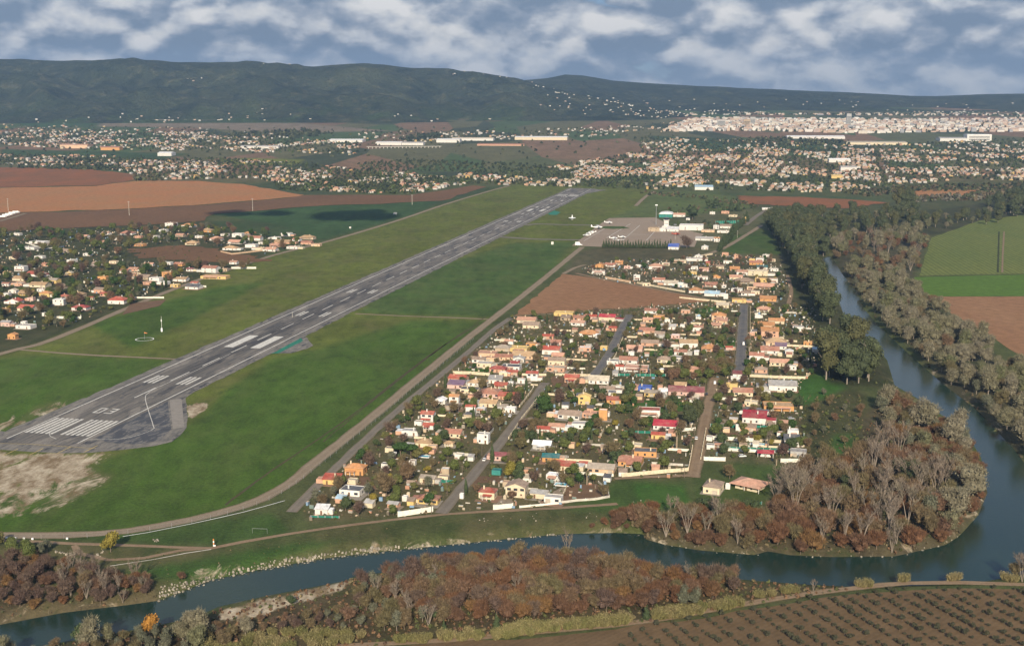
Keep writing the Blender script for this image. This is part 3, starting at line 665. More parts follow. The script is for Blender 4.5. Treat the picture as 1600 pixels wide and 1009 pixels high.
def hills(name, ridge, base, yb, yr, amp, seed, back=1500, nx=420, ns=90):
    px = np.linspace(ridge[0][0], ridge[-1][0], nx)
    rp = np.interp(px, *np.array(ridge, float).T); bp_ = np.interp(px, *np.array(base, float).T)
    Yb = np.interp(px, *np.array(yb, float).T); Yr = np.interp(px, *np.array(yr, float).T)
    s = np.linspace(0, 1.25, ns)[:, None]
    uu = ((px - 800) / F)[None, :]
    Y = Yb + (Yr - Yb) * np.minimum(s, 1) + np.maximum(s - 1, 0) / .25 * back
    Zb = hz(Yb) - 4; Zr = ray_z(px, rp, Yr)
    t = np.minimum(s, 1)
    prof = .55 * t + .45 * t * t * (3 - 2 * t)
    Z = Zb + (Zr - Zb) * prof - np.maximum(s - 1, 0) / .25 * (Zr - Zb) * .6
    X = uu / CP * Y
    Nz = np.zeros(Z.shape)
    for i in range(ns):
        for j in range(nx):
            q = Vector((X[i, j] * .0011 + seed, Y[i, j] * .0011, 0)); 
            Nz[i, j] = abs(mnoise.noise(q)) * -1.3 + .3 + .5 * mnoise.noise(q * 2.7) + .3 * mnoise.noise(q * 6.1)
    env = np.sin(np.clip(t, 0, 1) * math.pi) ** .8 + .06
    Z = Z + Nz * amp * env * np.clip((Zr - Zb) / 300, .1, 1.2)
    id_ = np.arange(ns * nx).reshape(ns, nx)
    Q = np.stack([id_[:-1, :-1], id_[:-1, 1:], id_[1:, 1:], id_[1:, :-1]], -1).reshape(-1, 4)
    me = qmesh(name, np.stack([X, Y, Z], -1).reshape(-1, 3), Q, HILL, smooth=True)
    low = np.broadcast_to(np.clip(1 - t * 3.2, 0, 1), Z.shape)
    a = me.attributes.new('low', 'FLOAT', 'POINT'); a.data.foreach_set('value', np.ascontiguousarray(low, np.float32).ravel())
    tag(obj(name, me), kind='structure'); return X, Y, Z, t
H1 = hills('hills', [(-420, 88), (0, 92), (60, 93), (100, 96), (200, 95), (300, 97), (350, 98), (400, 96), (440, 101), (500, 104), (560, 101), (620, 103), (660, 108), (700, 110), (740, 113), (800, 122), (850, 134), (900, 147), (960, 160), (1030, 172), (1090, 184)],
     [(-420, 182), (300, 183), (600, 183), (800, 185), (900, 186), (1090, 188)], [(-420, 6300), (800, 6500), (1090, 6800)], [(-420, 8600), (500, 9000), (800, 9000), (1090, 7400)], 120, 3.1)
H2 = hills('hills', [(700, 140), (800, 128), (850, 123), (880, 117), (905, 118), (950, 126), (1000, 130), (1100, 136), (1200, 140), (1300, 144), (1400, 150), (1440, 150.5), (1500, 148), (1600, 146), (2050, 143)],
     [(700, 176), (1000, 176), (1600, 178), (2050, 178)], [(700, 8000), (1100, 7600), (1600, 7600), (2050, 7600)], [(700, 11000), (900, 10800), (2050, 11500)], 70, 9.4)
def on_hill(Hh, i, j): return Vector((Hh[0][i, j], Hh[1][i, j], Hh[2][i, j]))

# ------------------------------------------------------------------ the far towns: thousands of houses, past what one could tell apart
def face_fn(rough=.9):
    def fn(nt, p):
        b = NB(nt); n = b.noise(b.coord('Position'), .2, 3, .6)
        b.put(p.inputs['Base Color'], b.scale(b.attr('cover', 'Color'), b.rng(n, .3, .7, .85, 1.15))); p.inputs['Roughness'].default_value = rough; p.inputs['Specular IOR Level'].default_value = .2
    return fn
FACES = mat('far_facades', face_fn())
class FarSet:
    def __init__(s): s.V = []; s.Q = []; s.C = []; s.k = 0
    def house(s, x, y, z, w_, d_, h_, a, wc, rc, gable=True):
        c, sn = math.cos(a), math.sin(a)
        def T(q): return (x + q[0] * c - q[1] * sn, y + q[0] * sn + q[1] * c, z + q[2])
        W, D = w_ / 2, d_ / 2; rh = (h_ + min(W, D) * .55) if gable else h_
        vs = [(-W, -D, -1), (W, -D, -1), (W, D, -1), (-W, D, -1), (-W, -D, h_), (W, -D, h_), (W, D, h_), (-W, D, h_), (-W * (.55 if gable else 1), 0, rh), (W * (.55 if gable else 1), 0, rh)]
        s.V += [T(q) for q in vs]; k_ = s.k
        s.Q += [(k_, k_ + 1, k_ + 5, k_ + 4), (k_ + 1, k_ + 2, k_ + 6, k_ + 5), (k_ + 2, k_ + 3, k_ + 7, k_ + 6), (k_ + 3, k_, k_ + 4, k_ + 7)]
        s.C += [wc] * 4
        if gable:
            s.Q += [(k_ + 4, k_ + 5, k_ + 9, k_ + 8), (k_ + 6, k_ + 7, k_ + 8, k_ + 9), (k_ + 5, k_ + 6, k_ + 9, k_ + 9), (k_ + 7, k_ + 4, k_ + 8, k_ + 8)]; s.C += [rc] * 4
        else: s.Q += [(k_ + 4, k_ + 5, k_ + 6, k_ + 7)]; s.C += [rc]
        s.k += 10
def tmesh(name, V, Q, C, m):
    """quads, some of them with a doubled corner, as triangles"""
    Q = np.array(Q); T1 = Q[:, [0, 1, 2]]; T2 = Q[:, [0, 2, 3]]; ok = Q[:, 2] != Q[:, 3]
    return qmesh(name, V, np.concatenate([T1, T2[ok]]), m, fcol=np.concatenate([np.array(C), np.array(C)[ok]]))
def scatter(poly, spacing, n=None, r=None, tries=30, avoid=None, z=None):
    """points spread over a photographed area, in metres on the ground"""
    r = r or rng; P = ground_at(*np.array(poly, float).T)[:, :2]
    x0, y0 = P.min(0); x1, y1 = P.max(0); area = (x1 - x0) * (y1 - y0); N_ = int(min(420000, area / spacing ** 2 * tries / 8 + 50))
    X = r.uniform(x0, x1, N_); Y = r.uniform(y0, y1, N_); ok = inside(X, Y, P.tolist()); X, Y = X[ok], Y[ok]
    cell = {}; out = []
    for x, y in zip(X, Y):
        if n and len(out) >= n: break
        gx, gy = int(x // spacing), int(y // spacing)
        if any((x - q[0]) ** 2 + (y - q[1]) ** 2 < spacing ** 2 for i in (-1, 0, 1) for j in (-1, 0, 1) for q in cell.get((gx + i, gy + j), ())): continue
        if avoid and avoid(x, y): continue
        cell.setdefault((gx, gy), []).append((x, y)); out.append((x, y))
    return out
def streets(poly, sp, n, drop=.16, avoid=None, ang=-.2):
    """houses in double rows along parallel streets"""
    P = ground_at(*np.array(poly, float).T)[:, :2]; c0 = P.mean(0); r_ = np.hypot(*(P - c0).T).max(); ca, sa = math.cos(ang), math.sin(ang); out = []
    ni = int(r_ / sp) + 1; nj = int(r_ / (sp * 2.7)) + 1
    for j in range(-nj, nj + 1):
        for k_ in (-.5, .5):
            for i in range(-ni, ni + 1):
                if i % 9 == 4 or R.random() < drop: continue
                lx, ly = (i + R.gauss(0, .14)) * sp + 3 * j, (j * 2.7 + k_ * 1.15) * sp + R.gauss(0, .1) * sp; out.append((c0[0] + lx * ca - ly * sa, c0[1] + lx * sa + ly * ca))
    o = np.array(out); o = o[inside(o[:, 0], o[:, 1], P.tolist())]; o = [tuple(q) for q in o if not (avoid and avoid(*q))]
    R.shuffle(o); return o[:n]
TOWNS = [  # outline in the photograph, spacing in metres, share of white walls
    ([(0, 208), (100, 206), (210, 207), (300, 207), (420, 213), (560, 222), (560, 243), (470, 240), (330, 236), (100, 233), (0, 226)], 25, .55, 900),
    ([(0, 242), (150, 244), (250, 250), (330, 247), (480, 256), (560, 266), (700, 278), (668, 300), (560, 302), (470, 297), (400, 278), (330, 280), (250, 281), (170, 264), (0, 258)], 22, .5, 900),
    ([(560, 268), (640, 270), (700, 280), (760, 286), (700, 292), (640, 304), (560, 302)], 20, .5, 260),
    ([(720, 270), (870, 264), (1000, 262), (1000, 293), (880, 292), (760, 288), (700, 281)], 19, .35, 420),
    ([(850, 263), (1000, 238), (1200, 232), (1500, 236), (1640, 232), (1640, 284), (1500, 280), (1400, 290), (1290, 302), (1130, 298), (1000, 296), (880, 291)], 17, .4, 2900),
    ([(1000, 214), (1200, 222), (1340, 228), (1640, 215), (1640, 236), (1200, 236), (1000, 238)], 34, .6, 500),
    ([(560, 205), (800, 205), (1000, 195), (1060, 190), (1060, 205), (900, 216), (560, 228)], 45, .7, 220),
    ([(0, 195), (300, 200), (560, 215), (400, 212), (0, 208)], 60, .7, 90)]
fs = FarSet()
wl = [tuple(.68 * z for z in WALLS[q]) for q in ('white', 'cream', 'peach', 'salmon', 'tan', 'yellow', 'grey', 'tan', 'brown')]
rl = [tuple(.85 * z for z in ROOFS[q]) for q in ('salmon', 'redbrown', 'brown', 'orange', 'beige', 'tan', 'grey', 'brown', 'salmon', 'greybrown')]
for poly, sp, wh, cap in TOWNS:
    for x, y in streets(poly, sp * .92, int(cap * .85), avoid=lambda x, y: mnoise.noise(Vector((x * .006, y * .004, 3.))) + .5 * mnoise.noise(Vector((x * .02, y * .012, 3.))) < (-.02 if cap > 2000 else .02 if cap < 600 else -.06)):
        W = R.uniform(7, 14); fs.house(x, y, float(hz(y)), W, W * R.uniform(.6, .9), R.choice((3, 3.2, 3.5, 6)), R.choice((0, 1.57)) - .2 + R.gauss(0, .1), wl[0] if R.random() < wh * .8 else R.choice(wl), R.choice(rl), R.random() < .72)
me = tmesh('far_houses', fs.V, fs.Q, fs.C, FACES); tag(obj('far_houses', me), kind='stuff')
# the city: apartment blocks packed close at the foot of the hills
fs = FarSet()
CITY = [([(1062, 195), (1085, 186), (1250, 187), (1420, 188), (1640, 186), (1640, 207), (1500, 206), (1340, 209), (1200, 205), (1040, 206)], 33, 1250, (6, 15)),
        ([(1080, 172), (1640, 172), (1640, 182), (1250, 180), (1085, 180)], 60, 330, (4, 9))]
for poly, sp, cap, hh in CITY:
    for x, y in scatter(poly, sp, cap, tries=40):
        wc = R.choice(((.66, .63, .58), (.55, .50, .43), (.50, .40, .32), (.46, .34, .27), (.60, .56, .52), (.38, .30, .26), (.30, .30, .31)))
        fs.house(x, y, float(hz(y)), R.uniform(14, 40), R.uniform(11, 18), R.uniform(*hh), -.2 + R.choice((0, 1.57)) + R.gauss(0, .1), wc, R.choice((wc, (.36, .24, .18), (.40, .37, .33))), R.random() < .4)
me = tmesh('city_blocks', fs.V, fs.Q, fs.C, FACES); tag(obj('city_blocks', me), kind='stuff')
# houses sprinkled over the hill slopes
fs = FarSet()
def hill_houses(Hh, pxr, tr, n, ctr=None):
    X, Y, Z, t = Hh; ns, nx = X.shape; px, _ = project(X, Y, Z)
    for _ in range(n):
        for _k in range(60):
            i = int(R.uniform(*tr) * (ns - 1) / 1.25); j = R.randrange(nx)
            if pxr[0] < px[i, j] < pxr[1]: break
        else: continue
        q = on_hill(Hh, i, j); W = R.uniform(6, 13); c = R.choice(((.58, .56, .52), (.5, .46, .38), (.42, .32, .25)))
        fs.house(q.x + R.uniform(-12, 12), q.y + R.uniform(-12, 12), q.z, W, W * .7, R.uniform(3.5, 6), R.uniform(-.5, .5), c, c, False)
hill_houses(H1, (180, 420), (.05, .25), 30); hill_houses(H1, (0, 800), (.0, .12), 22); hill_houses(H1, (830, 1075), (.3, 1.0), 130); hill_houses(H1, (700, 800), (.8, .99), 12); hill_houses(H1, (280, 330), (.6, .7), 6); hill_houses(H1, (400, 460), (.85, .95), 7)
hill_houses(H2, (1080, 1620), (.0, .14), 240); hill_houses(H2, (900, 1620), (.1, .5), 60)
me = tmesh('hillside_houses', fs.V, fs.Q, fs.C, FACES); tag(obj('hillside_houses', me), kind='stuff')

# warehouses and factory halls that can still be told apart
HALLS = [  # row, column of the front, width in pixels, depth m, height m, wall, roof, words
    (540, 222.5, 52, 60, 9, 'white', 'white', 'long white factory hall left of the industrial row below the hills'),
    (607, 227, 40, 50, 10, 'white', 'white', 'white warehouse beside the elevated viaduct in the middle distance'),
    (637, 227, 48, 40, 9, 'white', 'grey', 'low white warehouse with grey roof right beside the viaduct'),
    (700, 223, 36, 50, 12, 'white', 'white', 'tall white hall at the centre of the industrial row'),
    (738, 220, 64, 50, 9, 'white', 'beige', 'long pale hall with beige roof in the industrial row'),
    (845, 219, 80, 60, 11, 'cream', 'white', 'long cream hall with white roof at the end of the industrial row'),
    (782, 228, 72, 30, 5, 'salmon', 'redbrown', 'long low brick red shed in front of the industrial row'),
    (1275, 217, 86, 70, 9, 'white', 'white', 'long white factory hall in front of the city beside the wood'),
    (1370, 226.5, 90, 90, 9, 'cream', 'beige', 'huge pale cream factory hall before the city'),
    (1490, 221, 40, 80, 12, 'white', 'grey', 'white factory hall with grey roof beside the tall white factory'),
    (1530, 220.5, 36, 60, 24, 'white', 'white', 'tall blocky white factory at the edge of the city'),
    (257, 244, 22, 40, 10, 'white', 'white', 'white hall standing in the green field by the far left town'),
    (115, 232, 44, 30, 12, 'peach', 'salmon', 'long peach apartment block in the far left town'),
    (172, 235, 30, 30, 10, 'orange', 'redbrown', 'brick orange block in the far left town'),
    (405, 232, 60, 30, 7, 'white', 'grey', 'long white shed in the far left town'),
    (1312, 254, 32, 25, 9, 'white', 'white', 'white school block among the houses of the far right town'),
    (1326, 267, 24, 25, 10, 'white', 'grey', 'bulky white hall amid the houses of the far right town'),
    (1308, 279, 17, 20, 6, 'yellow', 'yellow', 'yellow flat hall amid the houses of the far right town'),
    (1100, 297, 28, 40, 7, 'white', 'lightblue', 'hall with pale blue roof beside the end of the airfield'),
    (1176, 196, 8, 16, 40, 'grey', 'grey', 'grey slab tower with dark bands in the city centre'),
    (1127, 198, 12, 20, 32, 'grey', 'grey', 'tall grey apartment slab at the left end of the city'),
    (1167, 198, 10, 20, 34, 'tan', 'tan', 'tall tan apartment slab in the city'),
    (1326, 198, 7, 18, 62, 'grey', 'grey', 'slender tower block standing above the city roofs'),
    (598, 184, 14, 30, 22, 'cream', 'cream', 'large cream country house alone at the foot of the hills'),
]
ROOFS['yellow'] = WALLS['yellow']; ROOFS['cream'] = WALLS['cream']
for px, py, wp, dp, hh, wc, rc, lab in HALLS:
    g = G(px, py); W = wp * g.y / CP / F
    t = empty('factory_hall' if hh < 20 else 'tower_block', g, -.12); tag(t, lab, 'building')
    MB().box(-W / 2, W / 2, 0, dp, -2, hh).build('wall', wallmat(wc), t)
    b = MB(); n = max(1, int(W / 40))
    for i in range(n):
        x0 = -W / 2 + W * i / n; x1 = -W / 2 + W * (i + 1) / n
        if hh < 20: b.add([(x0, -.5, hh), (x1, -.5, hh), (x1, dp + .5, hh), (x0, dp + .5, hh), (x0, dp / 2, hh + 3.5), (x1, dp / 2, hh + 3.5)], [(0, 1, 5, 4), (2, 3, 4, 5), (1, 2, 5), (3, 0, 4)])
        else: b.box(x0, x1, .5, dp - .5, hh, hh + 2)
    b.build('roof', roofmat(rc), t)
    if hh >= 20:
        for k_ in range(int(hh / 7)): MB().box(-W * .42, W * .42, -.25, .1, 4 + 6.2 * k_, 6.4 + 6.2 * k_).build('window_band', GLASS, t)
# the railway viaduct in the middle distance
g0, g1 = G(573, 232.5), G(690, 231); t = empty('railway_viaduct', g0); tag(t, 'long low railway viaduct on pale piers crossing the far fields', 'viaduct')
dv = g1 - g0; MB().box(0, dv.length, 0, 9, 6, 7.4).build('deck', CONCRETE, t); t.rotation_euler = (0, 0, math.atan2(dv.y, dv.x))
pm = MB().box(-1.2, 1.2, 1, 8, -2, 6).me('pier', CONCRETE)
for i in range(20): obj('pier', pm, t, (dv.length * (i + .5) / 20, 0, 0))
# ------------------------------------------------------------------ houses
AXIS = -rad(12)                       # the estates lie square to the runway
WIN = MB().box(-.55, .55, -.05, .06, 0, 1.25).me('window', GLASS)
WINW = MB().box(-1.0, 1.0, -.05, .06, 0, 1.3).me('window', GLASS)
DOORM = MB().box(-.5, .5, -.05, .06, 0, 2.1).me('door', WOOD)
SHUT = MB().box(-1.3, 1.3, -.05, .06, 0, 2.2).me('door', plain('garage_door', (.38, .33, .27), .6))
CHIM = {c: MB().box(-.35, .35, -.35, .35, 0, 1.7).box(-.45, .45, -.45, .45, 1.7, 1.85).me('chimney', wallmat(c)) for c in ('white', 'cream', 'salmon')}
POST = MB().box(-.12, .12, -.12, .12, -.3, 2.25).me('porch_post', wallmat('white'))
TERR = [plain('terrace_tan', (.225, .18, .135), .9, .2, .4), plain('terrace_grey', (.25, .225, .19), .9, .2, .4), plain('terrace_clay', (.23, .14, .095), .9, .2, .4)]
HOUSE_SPOTS = []
LABELS = {}
WALLW = dict(white='white', cream='cream', yellow='yellow', orange='orange', salmon='salmon', pink='pink', peach='peach', tan='tan', grey='grey', brown='brown', green='green', teal='teal', blue='blue')
ROOFW = dict(red='red', crimson='crimson', darkred='dark red', redbrown='reddish brown', orange='orange', salmon='salmon', tan='tan', brown='brown', grey='grey', white='white', slate='slate grey', maroon='maroon', purple='purple', teal='teal', lightblue='pale blue', blue='blue', beige='beige', greybrown='grey brown', yellow='yellow')
FORMW = dict(H='hipped', G='pitched', T='gabled', S='sloping', F='flat')
def zone(px, py):
    if px < 520 and py < 560: return 'upper left estate' if py < 400 else 'left estate'
    if py < 402 and px > 990 and px < 1215 and py < 398: return 'airfield buildings'
    if px > 880 and py < 470 and not (px > 1150 and py > 462): return 'estate beside the apron'
    lane = np.interp(py, [598, 629, 668, 712, 748, 802], [852, 830, 800, 765, 735, 688])
    if py >= 590:
        if px < lane: return 'between perimeter track and pine lane'
        le = np.interp(py, [590, 655, 746], [1117, 1102, 1083])
        if px < le: return 'between pine lane and earth lane' if py > 640 else 'higher up between pine and earth lanes'
        return 'between earth lane and riverside scrub'
    l2 = np.interp(py, [492, 541, 588], [984, 958, 927])
    if px < l2: return 'between perimeter track and dark asphalt lane'
    l3 = np.interp(py, [476, 590], [1163, 1153])
    return 'between dark asphalt and patched lanes' if px < l3 else 'between patched lane and eucalyptus belt'
def house(px, py, wp, wc, rc, form='G', st=1, yaw=None, depth=None, cat='house', lab=None, chim=None, extra=True, seed=None):
    r = random.Random(int(px * 31 + py * 17)); g = G(px, py); W = wp * (g.y * CP + HC * SP) / F
    D = depth or min(max(W * r.uniform(.62, .85), min(W, 4.)), 13.); D = min(D, max(W * 1.3, 5))
    H = {1: 2.9, 1.5: 4.0, 2: 5.6, 3: 8.2}[st] * (1 if W > 5.5 else .82)
    a = AXIS + (yaw if yaw is not None else r.gauss(0, rad(3)))
    big = W > 5.2
    nm = 'house' if (big and cat == 'house') else ('shed' if cat == 'house' else cat)
    t = empty(nm, g, a); HOUSE_SPOTS.append((g.x, g.y, W, D, a))
    kindw = 'house' if nm == 'house' else nm.replace('_', ' ')
    cat_ = 'house' if nm == 'house' else ('shed' if nm == 'shed' else 'building')
    if lab: tag(t, lab, cat_)
    else:
        tag(t, None, cat_)
        size = ('long low ' if W > 17 and st == 1 else 'two storey ' if st >= 2 else 'small ' if W < 8 and nm == 'house' else '')
        key = f"{size}{WALLW[wc]} {kindw} with {FORMW[form]} {ROOFW[rc]} roof, {zone(px, py)}"
        LABELS.setdefault(key, []).append((px, py, t))
    t['group'] = 'houses and sheds of the estates round the airfield' if cat == 'house' else 'airfield buildings'
    Wm, Rm = wallmat(wc), roofmat(rc); w2, ov = W / 2, .45 if big else .25
    rise = min(W, D) * .5 * math.tan(rad(20))
    if form == 'F':
        p = .35; b = MB(); b.box(-w2, w2, 0, D, -.6, H)
        for q in ((-w2, w2, 0, .22), (-w2, w2, D - .22, D), (-w2, -w2 + .22, .22, D - .22), (w2 - .22, w2, .22, D - .22)): b.box(*q, H, H + p)
        b.build('wall', Wm, t); MB().box(-w2 + .22, w2 - .22, .22, D - .22, H + .003, H + .09).build('roof', Rm, t); top = H
    else:
        b = MB().box(-w2, w2, 0, D, -.6, H); e = ov; rb = MB(); th = .16; z = H + .004
        if form == 'G':
            top = H + D * .5 * math.tan(rad(21)); b.add([(-w2, 0, H), (-w2, D, H), (-w2, D / 2, top), (w2, 0, H), (w2, D, H), (w2, D / 2, top)], [(1, 0, 2), (3, 4, 5)])
            dz = e * math.tan(rad(21)); x0, x1 = -w2 - e, w2 + e
            P_ = [(x0, -e, z - dz), (x1, -e, z - dz), (x1, D / 2, top), (x0, D / 2, top), (x0, D + e, z - dz), (x1, D + e, z - dz)]
            V = P_ + [(x, y, zz + th) for x, y, zz in P_]
            rb.add(V, [(6, 7, 8, 9), (9, 8, 11, 10), (1, 0, 3, 2), (2, 3, 4, 5), (0, 1, 7, 6), (5, 4, 10, 11), (1, 2, 8, 7), (2, 5, 11, 8), (3, 0, 6, 9), (4, 3, 9, 10)])
        elif form == 'T':
            top = H + w2 * math.tan(rad(21)); b.add([(-w2, 0, H), (w2, 0, H), (0, 0, top), (-w2, D, H), (w2, D, H), (0, D, top)], [(0, 1, 2), (4, 3, 5)])
            dz = e * math.tan(rad(21)); y0, y1 = -e, D + e
            P_ = [(-w2 - e, y0, z - dz), (0, y0, top), (w2 + e, y0, z - dz), (-w2 - e, y1, z - dz), (0, y1, top), (w2 + e, y1, z - dz)]
            V = P_ + [(x, y, zz + th) for x, y, zz in P_]
            rb.add(V, [(6, 7, 10, 9), (7, 8, 11, 10), (1, 0, 3, 4), (2, 1, 4, 5), (0, 1, 7, 6), (1, 2, 8, 7), (4, 3, 9, 10), (5, 4, 10, 11), (3, 0, 6, 9), (2, 5, 11, 8)])
        elif form == 'H':
            m = min(w2, D / 2); top = H + m * math.tan(rad(24)); dz = e * math.tan(rad(24))
            if W >= D: A, B = (-w2 + m * .98, D / 2), (w2 - m * .98, D / 2)
            else: A, B = (0, m * .98), (0, D - m * .98)
            x0, x1, y0, y1 = -w2 - e, w2 + e, -e, D + e
            P_ = [(x0, y0), (x1, y0), (x1, y1), (x0, y1)]; V = [(x, y, z - dz) for x, y in P_] + [(x, y, z - dz + th) for x, y in P_] + [(*A, top + th), (*B, top + th)]
            Fc = [(0, 1, 5, 4), (1, 2, 6, 5), (2, 3, 7, 6), (3, 0, 4, 7), (3, 2, 1, 0)]
            Fc += [(4, 5, 9, 8), (5, 6, 9), (6, 7, 8, 9), (7, 4, 8)] if W >= D else [(4, 5, 8), (5, 6, 9, 8), (6, 7, 9), (7, 4, 8, 9)]
            rb.add(V, Fc)
        else:  # S: one slope that falls towards the front
            top = H + D * math.tan(rad(13)); b.add([(-w2, 0, H), (w2, 0, H), (w2, D, H), (-w2, D, H), (w2, D, top), (-w2, D, top)], [(1, 2, 4), (3, 0, 5), (2, 3, 5, 4)])
            dz = e * math.tan(rad(13)); x0, x1 = -w2 - e, w2 + e
            P_ = [(x0, -e, z - dz), (x1, -e, z - dz), (x1, D + e, top + dz), (x0, D + e, top + dz)]; V = P_ + [(x, y, zz + th) for x, y, zz in P_]
            rb.add(V, [(4, 5, 6, 7), (3, 2, 1, 0), (0, 1, 5, 4), (1, 2, 6, 5), (2, 3, 7, 6), (3, 0, 4, 7)])
        b.build('wall', Wm, t); rb.build('roof', Rm, t)
    if big and cat == 'house' and r.random() < .72:                  # the paved terrace it stands on
        tl, tr_, tf = r.uniform(.4, 3.), r.uniform(.4, 3.), r.uniform(1.5, 5.)
        MB().box(-w2 - tl, w2 + tr_, -tf, D + .6, -.4, .14).build('terrace', TERR[r.randrange(3)], t)
    near_ = py > 560
    if big and (r.random() < .6 if chim is None else chim) and W > 6.5:
        cx, cy = r.uniform(-w2 * .6, w2 * .6), D * r.uniform(.3, .6); obj('chimney', CHIM[wc if wc in CHIM else 'cream'], t, (cx, cy, top - .6 if form != 'F' else top))
    if big and W > 5.5:
        n = max(1, min(4 if near_ else 2, int(W / 3.4))); dk = r.randrange(n)
        for lv in range(2 if st >= 2 else 1):
            for i in range(n):
                x = -w2 + W * (i + .5) / n + r.uniform(-.3, .3)
                if lv == 0 and i == dk: obj('door', DOORM if r.random() < .7 or W < 8 else SHUT, t, (x, 0, .02))
                elif r.random() < .85: obj('window', WIN if r.random() < .6 else WINW, t, (x, 0, .95 + 2.75 * lv))
        if near_:
            for sx in (-1, 1):
                o = obj('window', WIN, t, (sx * w2, D * .5, .95)); o.rotation_euler = (0, 0, sx * math.pi / 2)
    if extra and big and cat == 'house' and r.random() < .55:       # a lower wing or a porch with posts
        if r.random() < .5:
            aw = W * r.uniform(.3, .55); sd_ = r.choice((-1, 1)); x0 = w2 if sd_ > 0 else -w2 - aw
            ac = r.choice((wc, wc, 'white', 'cream', 'salmon', 'grey'))
            m2 = MB(); hh = 2.35; m2.box(x0 + (.003 if sd_ > 0 else 0), x0 + aw - (0 if sd_ > 0 else .003), D * .2, D * .95, -.6, hh); m2.build('annex', wallmat(ac), t)
            MB().box(x0 + .1, x0 + aw - .1, D * .2 - .2, D * .95 + .2, hh + .003, hh + .16).build('annex_roof', roofmat(r.choice((rc, rc, 'grey', 'beige', 'salmon', 'white'))), t)
        else:
            pw = W * r.uniform(.45, .85); px0 = -pw / 2 + r.uniform(-1, 1) * (W - pw) / 3; pd = r.uniform(2.0, 3.2)
            pr = MB(); pr.add([(px0, -pd, 2.25), (px0 + pw, -pd, 2.25), (px0 + pw, -.01, 2.75), (px0, -.01, 2.75), (px0, -pd, 2.39), (px0 + pw, -pd, 2.39), (px0 + pw, -.01, 2.89), (px0, -.01, 2.89)], [(4, 5, 6, 7), (3, 2, 1, 0), (0, 1, 5, 4), (1, 2, 6, 5), (2, 3, 7, 6), (3, 0, 4, 7)])
            pr.build('porch_roof', Rm if form != 'F' else roofmat('salmon'), t)
            for i in range(3): obj('porch_post', POST, t, (px0 + .15 + (pw - .3) * i / 2, -pd + .12, 0))
    return t

